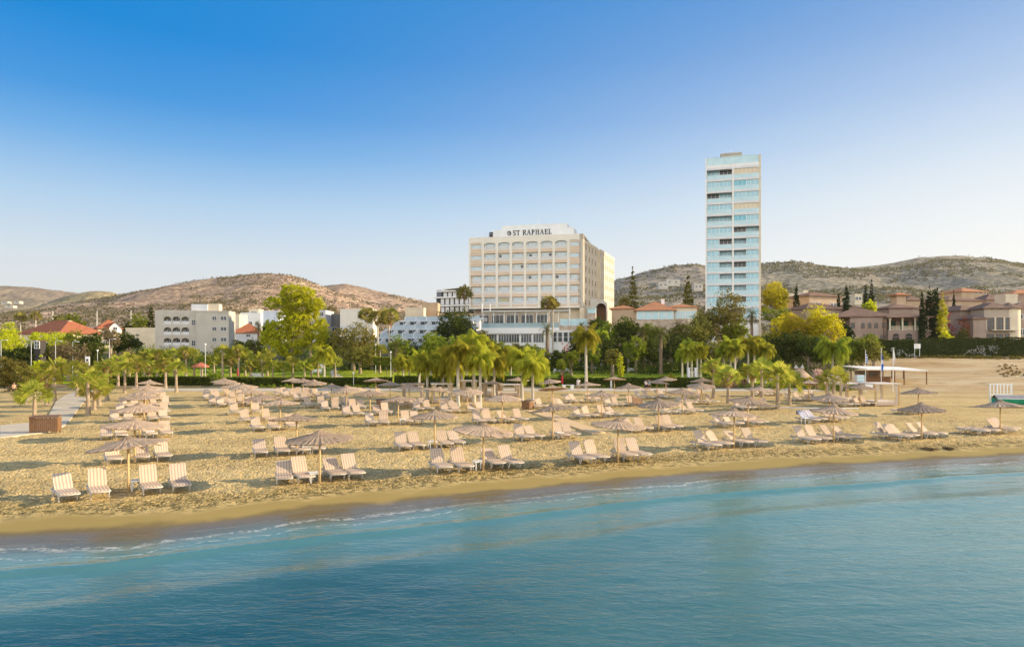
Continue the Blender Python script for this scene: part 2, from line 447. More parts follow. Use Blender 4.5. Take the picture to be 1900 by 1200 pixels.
# ------------------------------------------------------------------ sea
def sea_material():
    k = NT('sea water'); o = k.map((1, 1, 1))
    d = k.attr('shore')
    wob = k.math('ADD', d, k.math('MULTIPLY', k.math('SUBTRACT', k.noise(o, 0.22, 3), 0.5), 2.2))
    deep = k.mix(k.ramp(k.noise(k.map((0.05, 0.16, 1)), 1.0, 3), (0.35, 0.0), (0.65, 1.0)), (0.004, 0.040, 0.046), (0.020, 0.085, 0.080))
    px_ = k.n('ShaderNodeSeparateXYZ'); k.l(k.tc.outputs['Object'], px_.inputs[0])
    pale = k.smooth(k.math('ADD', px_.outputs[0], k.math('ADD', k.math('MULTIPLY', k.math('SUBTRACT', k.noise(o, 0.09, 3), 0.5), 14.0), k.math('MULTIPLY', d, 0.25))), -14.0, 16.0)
    deep = k.mix(pale, deep, (0.085, 0.215, 0.200))  # base colour paler to the right, painting in the brighter sky reflection there
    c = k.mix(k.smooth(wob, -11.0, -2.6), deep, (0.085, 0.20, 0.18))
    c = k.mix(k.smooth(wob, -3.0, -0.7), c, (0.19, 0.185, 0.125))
    # thin broken foam lines that run along the shore
    fd = k.math('ADD', d, k.math('MULTIPLY', k.math('SUBTRACT', k.noise(k.map((0.16, 0.16, 1)), 1.0, 5, 0.62), 0.5), 3.4))
    lace = k.ramp(k.noise(o, 3.2, 4, 0.75), (0.45, 0.0), (0.53, 1.0))
    foam = None
    for c0, w, st in ((-0.25, 0.14, 0.45), (-1.15, 0.34, 0.5), (-2.05, 0.12, 0.4)):
        band = k.math('MULTIPLY', k.smooth(fd, c0 - w, c0), k.smooth(fd, c0 + w * 0.35, c0, 0.0, 1.0))
        band = k.math('MULTIPLY', band, st)
        foam = band if foam is None else k.math('MAXIMUM', foam, band)
    foam = k.math('MULTIPLY', foam, lace)
    c = k.mix(foam, c, (0.85, 0.83, 0.78))
    m1 = k.n('ShaderNodeMapping'); m1.inputs['Rotation'].default_value = (0, 0, R(-20)); m1.inputs['Scale'].default_value = (0.55, 1.35, 1)
    k.l(k.tc.outputs['Object'], m1.inputs[0])
    n1 = k.noise(m1.outputs[0], 1.7, 3, 0.55, 0.5); n2 = k.noise(m1.outputs[0], 3.1, 4, 0.62, 0.4)
    cal = k.ramp(k.noise(k.map((0.035, 0.11, 1)), 1.0, 2), (0.35, 0.45), (0.65, 1.0))
    b1 = k.n('ShaderNodeBump'); b1.inputs['Distance'].default_value = 0.2; k.l(k.math('MULTIPLY', cal, 0.12), b1.inputs['Strength']); k.l(n1, b1.inputs['Height'])
    b2 = k.n('ShaderNodeBump'); b2.inputs['Distance'].default_value = 0.07; k.l(k.math('MULTIPLY', cal, 0.42), b2.inputs['Strength']); k.l(n2, b2.inputs['Height']); k.l(b1.outputs[0], b2.inputs['Normal'])
    alpha = k.math('MAXIMUM', k.smooth(wob, -0.05, -2.2, 0.15, 1.0), foam)
    k.b.inputs['IOR'].default_value = 1.45
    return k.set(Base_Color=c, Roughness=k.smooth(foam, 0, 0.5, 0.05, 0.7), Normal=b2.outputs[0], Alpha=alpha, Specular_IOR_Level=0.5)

wx = axis(-28, 44, 0.26, -5000, 5000); wy = np.concatenate([[-6000, -2500, -1000, -400], np.arange(-200, 12, 8.0), np.arange(12, 48, 0.2), np.arange(48, 52, .5), np.arange(52, 300, 6)])
WX, WY = np.meshgrid(wx, wy)
wd = shore_d(WX, WY)
swell = np.zeros_like(wd)
for c0, h, w in ((-1.2, 0.05, 0.5), (-3.9, 0.10, 0.5), (-7.6, 0.08, 1.2)):
    q = wd - c0 + (fbm(WX * 0.06, WY * 0.06, 21) - 0.5) * 2.2
    swell += h * np.exp(-(q / np.where(q < 0, w, w * 0.6)) ** 2) * (0.55 + 0.9 * vnoise(WX * 0.11, WY * 0.2, 23))
chop = np.zeros_like(wd)
for L_, A_, an, sd in ((2.6, .003, 20, 1), (1.7, .003, -8, 2), (1.3, .0026, 42, 3), (.95, .0022, 8, 4)):
    ph = (-WX * math.sin(R(an)) + WY * math.cos(R(an))) * 2 * math.pi / L_ + 5.0 * fbm(WX * .12, WY * .12, 40 + sd) + sd
    chop += A_ * (np.sin(ph) + .35 * np.sin(2 * ph + .7)) * (.35 + 1.3 * vnoise(WX * .09 + sd * 7, WY * .16, 50 + sd))
chop *= sstep(-.8, -4, wd) * sstep(8, 14, WY)
WZ = SEA_Z + chop + swell * (wd < 0.2) + 0.02 * (fbm(WX * 0.5, WY * 0.8, 8) - 0.5) * (wd < -1)
cm = (wd[:-1, :-1] < 3) | (wd[1:, 1:] < 3)
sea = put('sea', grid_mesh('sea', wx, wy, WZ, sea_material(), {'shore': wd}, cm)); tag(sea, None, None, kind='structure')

# ------------------------------------------------------------------ hills
def hill_material(name, base, dark, light, green, s=1.0):
    k = NT(name)
    v = k.map((0.02 * s, 0.02 * s, 0.13 * s))
    a = k.noise(v, 1.0, 6, 0.65); b = k.noise(k.map((0.07 * s, 0.05 * s, 0.30 * s)), 1.0, 6, 0.75, 0.3); cc = k.noise(k.map((0.004 * s, 0.004 * s, 0.008 * s)), 1.0, 4)
    c = k.mix(k.ramp(a, (0.42, 0.0), (0.6, 1.0)), base, light)
    c = k.mix(k.ramp(b, (0.50, 0.0), (0.57, 0.85)), c, dark)
    c = k.mix(k.ramp(cc, (0.45, 0.0), (0.6, 0.75)), c, green)
    d = k.noise(k.map((0.16 * s, 0.12 * s, 0.7 * s)), 1.0, 4, 0.7)
    c = k.mix(k.ramp(d, (0.53, 0.0), (0.60, 0.7)), c, tuple(x * 1.25 for x in light))
    c = k.mix(k.ramp(d, (0.40, 0.75), (0.46, 0.0)), c, tuple(x * .8 for x in dark))
    return k.set(Base_Color=c, Roughness=1.0, Specular_IOR_Level=0.0, Normal=k.bump(b, 0.9, 3.0))

scrub_leaf = leaf_mat('scrub leaves', (0.10, 0.095, 0.05), (0.20, 0.17, 0.085), 0.2)

def hill(prof, D, depth, foot, m, seed, rough=1.0, n_scrub=0, scrub=(1.2, 3.0), label=''):
    """a ridge whose skyline passes through the photo points prof at distance D"""
    px = np.array([p[0] for p in prof], float); py = np.array([p[1] for p in prof], float)
    u = np.arange(px[0], px[-1] + 1, 2.5)
    top = HC - (np.interp(u, px, py) - HY) * D / FPX
    sm = np.ones(5) / 5
    top = np.convolve(np.pad(top, 2, 'edge'), sm, 'valid')
    v = np.concatenate([np.linspace(-1, 0.0, 46), np.linspace(0.06, 1, 10)])
    U, V = np.meshgrid(u, v)
    Y = D + V * np.where(V < 0, D - foot, depth)
    X = (U - CX) / FPX * D + (U - CX) / FPX * V * np.where(V < 0, D - foot, depth) * 0.45
    s = np.clip(1 - np.abs(V), 0, 1)
    shape = s ** 0.85 * (0.55 + 0.45 * s)
    g = fbm(X * 0.006, Y * 0.006, seed, 5) - 0.5
    gl = np.abs(fbm(X * 0.011 + 4, Y * 0.004, seed + 9, 4) - 0.5)
    base = np.interp(Y, _bY, _bZ) - 2.0
    Tp = np.broadcast_to(top, U.shape)
    Z = base + (Tp - base) * shape + (g * 0.45 - gl * 0.35) * (Tp - base) * (1 - s ** 6) * s * rough
    Z += (fbm(X * 0.06, Y * 0.06, seed + 3) - 0.5) * 2.2 * (D / 1000)
    i = np.arange(U.size).reshape(U.shape)
    me = grid_from(X, Y, Z, m, 'hill')
    o = put('hill', me); tag(o, None, None, kind='structure')
    if n_scrub:
        r = np.random.default_rng(seed)
        k = 0; ia = r.integers(0, 46, n_scrub * 2); ib = r.integers(0, len(u) - 1, n_scrub * 2)
        dens = fbm(X[ia, ib] * 0.012, Y[ia, ib] * 0.012 + Z[ia, ib] * 0.05, seed + 5)
        pick = np.nonzero(dens > np.quantile(dens, 0.40))[0][:n_scrub]
        ia, ib = ia[pick], ib[pick]; fa, fb = r.random(len(pick)), r.random(len(pick))
        def lerp(A): return A[ia, ib] * (1 - fa) * (1 - fb) + A[ia + 1, ib] * fa * (1 - fb) + A[ia, ib + 1] * (1 - fa) * fb + A[ia + 1, ib + 1] * fa * fb
        P = np.stack([lerp(X), lerp(Y), lerp(Z)], -1)
        sz = r.uniform(*scrub, len(P)) * (D / 1000)
        q = leaf_quads(np.repeat(P, 5, 0) + r.normal(0, 0.33, (len(P) * 5, 3)) * np.repeat(sz, 5)[:, None] + np.array([0, 0, 0.4]) * np.repeat(sz, 5)[:, None], np.repeat(sz, 5) * 0.8, r)
        o2 = put('scrub', quads_mesh('scrub', q, scrub_leaf)); tag(o2, label, 'scrub', kind='stuff')
    return o

def grid_from(X, Y, Z, m, name):
    ny, nx = X.shape
    i = np.arange(nx * ny).reshape(ny, nx)
    f = np.stack([i[:-1, :-1], i[:-1, 1:], i[1:, 1:], i[1:, :-1]], -1).reshape(-1, 4); n = len(f)
    me = bpy.data.meshes.new(name)
    me.vertices.add(nx * ny); me.vertices.foreach_set('co', np.stack([X, Y, Z], -1).astype(np.float32).ravel())
    me.loops.add(n * 4); me.loops.foreach_set('vertex_index', f.astype(np.int32).ravel())
    me.polygons.add(n); me.polygons.foreach_set('loop_start', np.arange(0, n * 4, 4, dtype=np.int32))
    me.polygons.foreach_set('use_smooth', np.ones(n, bool)); me.materials.append(m); me.update(calc_edges=True); return me

def leaf_quads(P, size, r, up=0.0):
    """one randomly turned diamond leaf at each point of P"""
    n = len(P); a = r.normal(size=(n, 3)); a /= np.linalg.norm(a, axis=1)[:, None]
    b = r.normal(size=(n, 3)); b[:, 2] *= (1 - up); b -= (a * b).sum(1)[:, None] * a; b /= np.linalg.norm(b, axis=1)[:, None]
    s = np.broadcast_to(np.asarray(size, float), (n,))[:, None]
    return np.stack([P - a * s * 0.6, P - b * s * 0.36, P + a * s * 0.6, P + b * s * 0.36], 1)

h_far = hill_material('far hill', (0.27, 0.20, 0.145), (0.17, 0.135, 0.10), (0.38, 0.29, 0.19), (0.17, 0.155, 0.09), 0.5)
h_pale = hill_material('pale hill', (0.30, 0.235, 0.12), (0.16, 0.135, 0.065), (0.42, 0.33, 0.19), (0.19, 0.17, 0.075), 0.8)
h_red = hill_material('red hill', (0.37, 0.24, 0.165), (0.18, 0.125, 0.095), (0.56, 0.40, 0.255), (0.245, 0.18, 0.12))
h_grey = hill_material('grey hill', (0.32, 0.26, 0.195), (0.14, 0.13, 0.095), (0.50, 0.40, 0.285), (0.215, 0.20, 0.14))
hill([(-420, 545), (-200, 530), (-60, 527), (0, 530), (60, 533), (130, 541), (200, 556), (300, 580), (420, 600)], 2600, 900, 1300, h_far, 31, 0.8)
hill([(-60, 610), (20, 590), (60, 572), (110, 553), (150, 543), (180, 539), (208, 541), (225, 548), (300, 580), (380, 612)], 1700, 500, 1000, h_pale, 32, 0.8)
hill([(430, 600), (520, 560), (570, 540), (610, 529), (640, 526), (675, 533), (705, 541), (750, 551), (795, 561), (860, 574), (960, 590), (1100, 605), (1250, 620)], 1500, 500, 760, h_red, 33, 0.9, 12000, (.8, 2.2), 'dark low scrub on the smaller left hill')
hill([(-420, 590), (-150, 588), (0, 583), (60, 574), (110, 565), (200, 551), (260, 539), (330, 526), (390, 517), (450, 510), (500, 507), (535, 509), (565, 517), (600, 532), (660, 556), (740, 585), (850, 612)], 1150, 420, 430, h_red, 34, 0.9, 20000, (.8, 2.2), 'dark low scrub on the broad brown hill')
hill([(900, 620), (1000, 575), (1080, 545), (1143, 519), (1180, 510), (1215, 500), (1250, 492), (1290, 490), (1330, 496), (1400, 491), (1440, 487), (1470, 485), (1500, 488), (1530, 493), (1580, 497), (1620, 494), (1660, 487), (1700, 479), (1740, 475), (1790, 474), (1830, 480), (1870, 488), (1920, 494), (2000, 508), (2200, 535), (2400, 560)], 950, 420, 330, h_grey, 35, 0.8, 26000, (1.0, 2.8), 'dark green scrub on the hill behind the villas')

# ------------------------------------------------------------------ buildings
M_beige = mat('beige render', (0.70, 0.635, 0.535), (0.75, 0.685, 0.58), 0.3, 0.9, 0.15, 3)
M_tan = mat('tan spandrel', (0.60, 0.46, 0.335), (0.65, 0.51, 0.38), 0.4, 0.9, 0.1, 3)
M_white = mat('white paint', (0.72, 0.70, 0.66), (0.80, 0.78, 0.74), 0.5, 0.7)
M_cool = mat('pale grey paint', (0.60, 0.59, 0.59), (0.68, 0.66, 0.65), 0.4, 0.7)
M_cream = mat('cream render', (0.60, 0.50, 0.36), (0.68, 0.58, 0.43), 0.4, 0.9, 0.15, 3)
M_pink = mat('pink render', (0.29, 0.205, 0.16), (0.36, 0.265, 0.21), 0.35, 0.9, 0.2, 3)
M_ochre = mat('ochre render', (0.44, 0.31, 0.20), (0.52, 0.385, 0.255), 0.35, 0.9, 0.2, 3)
M_grey = mat('grey render', (0.45, 0.405, 0.335), (0.52, 0.475, 0.40), 0.3, 0.9, 0.15, 3)
M_stone = mat('stone wall', (0.38, 0.29, 0.21), (0.52, 0.42, 0.32), 1.2, 0.95, 0.4, 4)
M_dark = mat('dark recess', (0.05, 0.045, 0.04), None, rough=0.9)
M_wood = mat('dark wood', (0.15, 0.075, 0.035), (0.23, 0.12, 0.055), 3.0, 0.7, stretch=(8, 8, 1))
M_glass = mat('window glass', (0.40, 0.49, 0.54), (0.56, 0.64, 0.67), 0.35, 0.14, spec=0.45, metal=0.0)
M_dglass = mat('dark window glass', (0.05, 0.06, 0.065), (0.09, 0.10, 0.105), 0.5, 0.10, spec=0.35)
M_aqua = mat('aqua glass', (0.23, 0.46, 0.55), (0.36, 0.57, 0.65), 0.5, 0.12, spec=0.4, metal=0.0)
M_teal = mat('deep teal glass', (0.09, 0.37, 0.48), (0.18, 0.47, 0.55), 0.8, 0.10, spec=0.4, metal=0.0)
M_frost = mat('frosted balcony glass', (0.40, 0.57, 0.61), (0.50, 0.66, 0.69), 0.5, 0.25, spec=0.4, metal=0.0)
M_alu = mat('aluminium', (0.55, 0.55, 0.54), None, rough=0.4, metal=0.6)
M_ink = mat('sign lettering', (0.035, 0.032, 0.03), None, rough=0.6)
M_awn = mat('awning cloth', (0.70, 0.67, 0.62), (0.78, 0.75, 0.70), 0.6, 0.9)

def tile_mat(name, a, b):
    k = NT(name)
    w = k.n('ShaderNodeTexWave', wave_type='BANDS', bands_direction='X'); w.inputs['Scale'].default_value = 1.6; w.inputs['Distortion'].default_value = 0.6
    k.l(k.tc.outputs['Object'], w.inputs['Vector'])
    c = k.mix(k.ramp(k.noise(k.map((1, 1, 1)), 0.9, 4, 0.6), (0.35, 0.0), (0.65, 1.0)), a, b)
    c = k.mix(k.math('MULTIPLY', w.outputs['Fac'], 0.35), c, tuple(x * 0.6 for x in a))
    return k.set(Base_Color=c, Roughness=0.9, Specular_IOR_Level=0.1, Normal=k.bump(w.outputs['Fac'], 0.5, 0.1))
M_tile = tile_mat('red clay tiles', (0.35, 0.12, 0.06), (0.43, 0.165, 0.085))
M_btile = tile_mat('brown clay tiles', (0.20, 0.125, 0.09), (0.28, 0.18, 0.13))
M_otile = tile_mat('orange clay tiles', (0.46, 0.20, 0.10), (0.54, 0.26, 0.14))

_win = {}
def win_mesh(w, h, glass, bars=(2, 1), frame=None, arch=False):
    """window: pane slightly behind a frame with glazing bars; origin at the middle of its foot, facing -Y"""
    key = (round(w, 2), round(h, 2), glass.name, bars, frame.name if frame else '', arch)
    if key in _win: return _win[key]
    b = MB(); t = min(0.09, w * 0.08); fr = 1
    b.box(-w / 2, w / 2, -0.02, 0.02, 0, h, 0)
    b.box(-w / 2 - t, -w / 2, -0.07, 0.03, -t, h + t, fr); b.box(w / 2, w / 2 + t, -0.07, 0.03, -t, h + t, fr)
    b.box(-w / 2, w / 2, -0.07, 0.03, -t, 0, fr); b.box(-w / 2, w / 2, -0.07, 0.03, h, h + t, fr)
    for i in range(1, bars[0]):
        x = -w / 2 + w * i / bars[0]; b.box(x - t * .4, x + t * .4, -0.055, -0.02, 0, h, fr)
    for i in range(1, bars[1]):
        z = h * i / bars[1]; b.box(-w / 2, w / 2, -0.052, -0.021, z - t * .4, z + t * .4, fr)
    if arch:
        n = 8; pts = [(w / 2 * math.cos(math.pi * k / n), h + t + w / 2 * math.sin(math.pi * k / n)) for k in range(n + 1)]
        b.add([(x, -0.02, z) for x, z in pts] + [(x, 0.02, z) for x, z in pts], [tuple(range(n + 1))[::-1]] + [(k, k + 1, n + 2 + k, n + 1 + k) for k in range(n)], 0)
    me = b.mesh('window', [glass, frame or M_white]); _win[key] = me; return me

def window(root, x, y, z, w, h, glass=None, bars=(2, 1), frame=None, face=0.0, arch=False, name='window'):
    o = put(name, win_mesh(w, h, glass or M_dglass, bars, frame, arch), root, (x, y, z), face); return o

def frame_root(name, label, cat, xl, Dl, xr, Dr, zb, group=None):
    """root at the left front corner, +x along the front, +y inwards"""
    A = Vector((at(xl, Dl), Dl)); B = Vector((at(xr, Dr), Dr)); d = B - A
    return thing(name, label, cat, (A.x, A.y, zb), math.atan2(d.y, d.x), group), d.length

# ---- the big hotel
hot, HW = frame_root('hotel', 'large beige eight storey hotel with rooftop name sign and lattice balconies', 'hotel', 870, 184.8, 1083, 178, 4.3)
HB = 4.3
def hz(z): return z - HB
ROOF = 36.0
rows = [33.3 - 2.94 * k for k in range(6)]
bayx = [5.85 + 3.86 * k for k in range(6)]
b = MB()
b.box(0.35, HW - 0.35, .70, 15, hz(17.2), hz(ROOF - 0.4))                     # body behind the balconies
b.box(0, HW, 0.0, 1.28, hz(34.55), hz(ROOF))                                  # attic band
b.box(0, HW, 1.302, 15.2, hz(ROOF - 0.38), hz(ROOF))                          # roof deck rim
for i, x in enumerate([0.0] + [bx - 1.93 for bx in bayx] + [bayx[-1] + 1.93, HW - 0.7]):
    b.box(x - (0.35 if i else 0), x + (0.35 if i else 0.5), 0.0, 1.28, hz(17.2), hz(34.548))
facade = b.build('facade', M_beige, hot)
b = MB()
for k, zc in enumerate(rows):
    z0 = zc - 1.72; z1 = zc - 0.78
    MB().box(0.1, HW - 1.052, 0.04, 1.278, hz(z0 + 0.02), hz(z1)).build('spandrel', M_tan, hot)
for k in (0, 1, 2):                                                            # closed end bays of the three upper floors
    zc = rows[k]
    for x0, x1 in ((0.502, bayx[0] - 2.282), (bayx[-1] + 2.282, HW - 1.052)):
        MB().box(x0, x1, 0.043, 1.277, hz(zc - 0.775), hz(zc - 0.35)).build('sill_panel', M_tan, hot); MB().box(x0, x1, 0.043, 1.277, hz(zc + 0.75), hz(zc + 1.2)).build('lintel_panel', M_tan, hot)
# arches over the top row
for bx in bayx:
    b = MB(); n = 10; zt = 34.548
    for i in range(n):
        xa = bx - 1.578 + 3.156 * i / n; xb = bx - 1.578 + 3.156 * (i + 1) / n
        za = 33.95 + 0.5 * math.sqrt(max(0, 1 - ((xa - bx) / 1.6) ** 2)); zb_ = 33.95 + 0.5 * math.sqrt(max(0, 1 - ((xb - bx) / 1.6) ** 2))
        b.add([(xa, .02, hz(za)), (xb, .02, hz(zb_)), (xb, .02, hz(zt)), (xa, .02, hz(zt)), (xa, .5, hz(za)), (xb, .5, hz(zb_))], [(0, 1, 2, 3), (0, 4, 5, 1)])
    b.build('arch', M_beige, hot)
# lattice balconies
def lattice_mesh(w, h, cells):
    b = MB()
    b.box(-w / 2, w / 2, 0, 0.08, h - 0.1, h, 0); b.box(-w / 2, w / 2, 0, 0.08, 0, 0.1, 0)
    for i in range(cells):
        x0 = -w / 2 + w * i / cells; x1 = x0 + w / cells
        b.beam((x0, .04, .1), (x1, .04, h - .1), .05, .13); b.beam((x0, .045, h - .1), (x1, .045, .1), .05, .13)
        b.box(x0 - .05, x0 + .05, 0.012, 0.07, .1, h - .1)
    b.box(w / 2 - .05, w / 2 + .05, 0.012, 0.07, .1, h - .1)
    b.box(-w / 2, w / 2, 0.14, 0.16, .05, h - .08, 1)
    return b.mesh('balcony', [M_white, M_cool])
lat3, lat4 = lattice_mesh(3.1, 0.86, 3), lattice_mesh(3.1, 0.86, 4)
for k, zc in enumerate(rows):
    xsb = list(bayx)
    if k >= 3: xsb = [2.3] + xsb + [HW - 2.75]
    for i, bx in enumerate(xsb):
        w = 3.0 if 1 <= i <= 6 or k < 3 else 2.4
        window(hot, bx, .66, hz(zc - 0.76), w * 0.96, 1.75, M_glass, (3, 1))
        put('balcony', lat4 if rnd.random() < .35 else lat3, hot, (bx, 0.06, hz(zc - 0.78)), scale=(w / 3.1, 1, 1))
    if k < 3:
        window(hot, 2.05, 0.30, hz(zc - 0.34), 2.9, 1.05, M_glass, (2, 1)); window(hot, HW - 2.75, 0.30, hz(zc - 0.34), 3.0, 1.05, M_glass, (2, 1))
for bx, k in ((bayx[3] - 0.5, 1), (bayx[4] + 0.9, 1), (bayx[2] + 1.0, 2), (bayx[3] - 0.7, 3), (bayx[5] - 1.1, 3), (bayx[1] - 1.1, 1)):
    window(hot, bx, .62, hz(rows[k] - 0.7), 0.75, 1.55, M_dglass, (1, 1), name='open_door')
put('fabric_blind', MB().box(-1.1, 1.1, 0, 0.05, 0, .9).mesh('fabric_blind', mat('olive cloth', (0.42, 0.37, 0.18), None)), hot, (bayx[1] + .1, 0.2, hz(rows[5] - 0.1)))
# underside and recessed terrace floor
b = MB(); b.box(0, HW, 0, 15, hz(16.75), hz(17.198)); b.box(0, HW, 15.01, 15.2, hz(17.2), hz(ROOF - .4)); b.build('floor_slab', M_beige, hot)
b = MB(); b.box(0.6, HW - 0.6, 3.0, 14, hz(10.2), hz(16.748)); b.build('terrace_wall', M_stone, hot)
for i in range(7): window(hot, 3.2 + 4.1 * i, 2.96, hz(11.6), 3.2, 3.6, M_dglass, (3, 1), M_alu, name='terrace_window')
b = MB()
b.box(HW - 1.05, HW, 0, 1.6, hz(6.0), hz(ROOF - 0.002)); b.build('corner_pier', M_cream, hot)
# long side wing: two runs behind the corner, seen along the side
wing = put('side_wing', MB().box(0, 18.5, 0, 12, hz(5), hz(34.9)).box(18.5, 39.5, -.6, 12, hz(5), hz(34.6)).box(0.02, 18.3, -.1, -0.002, hz(34.1), hz(35.0)).box(18.48, 39.6, -.7, -.602, hz(33.8), hz(34.8)).mesh('side_wing', M_cream), hot, (HW - 0.4, 2.0, 0), R(83.2))
for k in range(6):
    for i in range(11):
        u = 3.0 + 4.0 * i if i < 4 else 20.2 + (i - 4) * 2.9
        o = window(wing, u, -0.04 if i < 4 else -.64, hz(rows[k] - 0.75), 1.0, 1.35, M_dglass if i < 4 else M_glass, (2, 1), M_tan, name='side_window')
for i in range(6): put('roof_unit', MB().box(-.5, .5, 0, .5, 0, .5).box(-.4, -.3, 0, .4, -.01, .9).mesh('roof_unit', M_grey), wing, (8 + 4.2 * i, 1.2, hz(35.0 if i < 3 else 34.6)))
# roof: stepped sign wall, tank, mast, railing
b = MB(); b.box(6.2, 28.2, 2.2, 9, hz(ROOF) + .002, hz(ROOF) + 2.2); b.box(8.6, 26.4, 2.6, 8, hz(ROOF) + 2.202, hz(ROOF) + 3.4); b.build('sign_wall', M_white, hot)
b = MB()
for i in range(9): b.box(0.2 + i * .9, .25 + i * .9, .5, .55, hz(ROOF), hz(ROOF) + .9)
b.box(.2, 7.5, .49, .54, hz(ROOF) + .85, hz(ROOF) + .9); b.build('roof_railing', M_alu, hot)
put('water_tank', MB().lathe([(0, 0), (.75, 0), (.75, 1.5), (.5, 1.75), (0, 1.8)], 14).mesh('water_tank', M_ink), hot, (5.6, 3.0, hz(ROOF)))
put('antenna', MB().tube([(0, 0, 0), (0, 0, 3.3)], [.06, .03], 6).tube([(-.5, 0, 0), (-.5, 0, 2.0)], [.04, .03], 6).mesh('antenna', M_alu), hot, (18.6, 4, hz(ROOF) + 3.4))
# lettering ST RAPHAEL with serifs, drawn stroke by stroke
def letters(text, h, gap):
    b = MB(); x = 0.0; T_, t_ = h * 0.17, h * 0.075
    def st(pts, w):
        for p, q in zip(pts[:-1], pts[1:]):
            d = Vector((q[0] - p[0], 0, q[1] - p[1])); n = Vector((-d.z, 0, d.x)).normalized() * w / 2; e = d.normalized() * w * .3
            P = Vector((p[0], 0, p[1])) - e; Q = Vector((q[0], 0, q[1])) + e
            vs = [P + n, Q + n, Q - n, P - n]; b.add(vs + [v + Vector((0, .08, 0)) for v in vs], [(0, 1, 2, 3), (0, 4, 5, 1), (1, 5, 6, 2), (2, 6, 7, 3), (3, 7, 4, 0)])
    def arc(cx, cz, rx, rz, a0, a1, w, n=10): st([(cx + rx * math.cos(R(a0 + (a1 - a0) * i / n)), cz + rz * math.sin(R(a0 + (a1 - a0) * i / n))) for i in range(n + 1)], w)
    def ser(cx, z, w): st([(cx - w / 2, z), (cx + w / 2, z)], t_)
    for c in text:
        if c == ' ': x += h * .42; continue
        w = {'S': .52, 'T': .66, 'R': .68, 'A': .74, 'P': .58, 'H': .76, 'E': .58, 'L': .55}[c] * h
        if c == 'S':
            arc(x + w / 2, h * .73, w * .42, h * .24, 30, 270, T_ * .8); arc(x + w / 2, h * .26, w * .45, h * .24, 90, -150, T_ * .8); st([(x + w * .9, h * .84), (x + w * .92, h)], t_); st([(x + .04 * h, .18 * h), (x + .03 * h, 0)], t_)
        if c == 'T': st([(x + w / 2, 0), (x + w / 2, h)], T_); st([(x, h), (x + w, h)], t_); st([(x, h), (x, h * .78)], t_); st([(x + w, h), (x + w, h * .78)], t_); ser(x + w / 2, 0, .34 * h)
        if c in 'RPHEL': st([(x + .14 * h, 0), (x + .14 * h, h)], T_); ser(x + .14 * h, 0, .32 * h); ser(x + .14 * h, h, .3 * h)
        if c in 'RP': st([(x + .14 * h, h), (x + w * .55, h)], t_); st([(x + .14 * h, h * .47), (x + w * .55, h * .47)], t_); arc(x + w * .52, h * .735, w * .32, h * .26, 90, -90, T_ * .85)
        if c == 'R': st([(x + w * .55, h * .47), (x + w * .92, 0)], T_ * .85); ser(x + w * .94, 0, .2 * h)
        if c == 'A': st([(x + .06 * h, 0), (x + w / 2, h)], t_); st([(x + w / 2, h), (x + w - .08 * h, 0)], T_); st([(x + w * .28, h * .36), (x + w * .72, h * .36)], t_); ser(x + .06 * h, 0, .24 * h); ser(x + w - .08 * h, 0, .3 * h)
        if c == 'H': st([(x + w - .14 * h, 0), (x + w - .14 * h, h)], T_); st([(x + .14 * h, h * .52), (x + w - .14 * h, h * .52)], t_); ser(x + w - .14 * h, 0, .32 * h); ser(x + w - .14 * h, h, .3 * h)
        if c in 'EL': st([(x + .14 * h, 0), (x + w, 0)], t_); st([(x + w, 0), (x + w, .24 * h)], t_)
        if c == 'E': st([(x + .14 * h, h), (x + w * .94, h)], t_); st([(x + w * .94, h), (x + w * .94, .78 * h)], t_); st([(x + .14 * h, .52 * h), (x + w * .7, .52 * h)], t_); st([(x + w * .7, .4 * h), (x + w * .7, .64 * h)], t_)
        x += w + gap
    return b, x
lb, lw = letters('ST RAPHAEL', 1.15, 0.26)
S_ = 10.7 / lw
put('lettering', lb.mesh('lettering', M_ink), hot, (11.8, 2.1, hz(ROOF) + 0.62), scale=(S_, 1, 1.08))
b = MB()
def ring(b, cx, cz, r0, r1, y0, y1, n=20, a0=0, a1=360):
    for i in range(n):
        p, q = R(a0 + (a1 - a0) * i / n), R(a0 + (a1 - a0) * (i + 1) / n)
        pts = [(cx + r * math.cos(a), cz + r * math.sin(a)) for r, a in ((r0, p), (r1, p), (r1, q), (r0, q))]
        b.add([(x, y0, z) for x, z in pts] + [(x, y1, z) for x, z in pts], [(0, 1, 2, 3), (1, 5, 6, 2), (0, 3, 7, 4)])
ring(b, 0, .6, .50, .62, 0, .08, 20, 60, 330); ring(b, .1, .6, .16, .40, 0, .07, 14, -110, 150); b.beam((-.2, .03, .2), (-.12, .03, 1.05), .12, .06)
put('emblem', b.mesh('emblem', M_ink), hot, (10.75, 2.1, hz(ROOF) + 0.6))

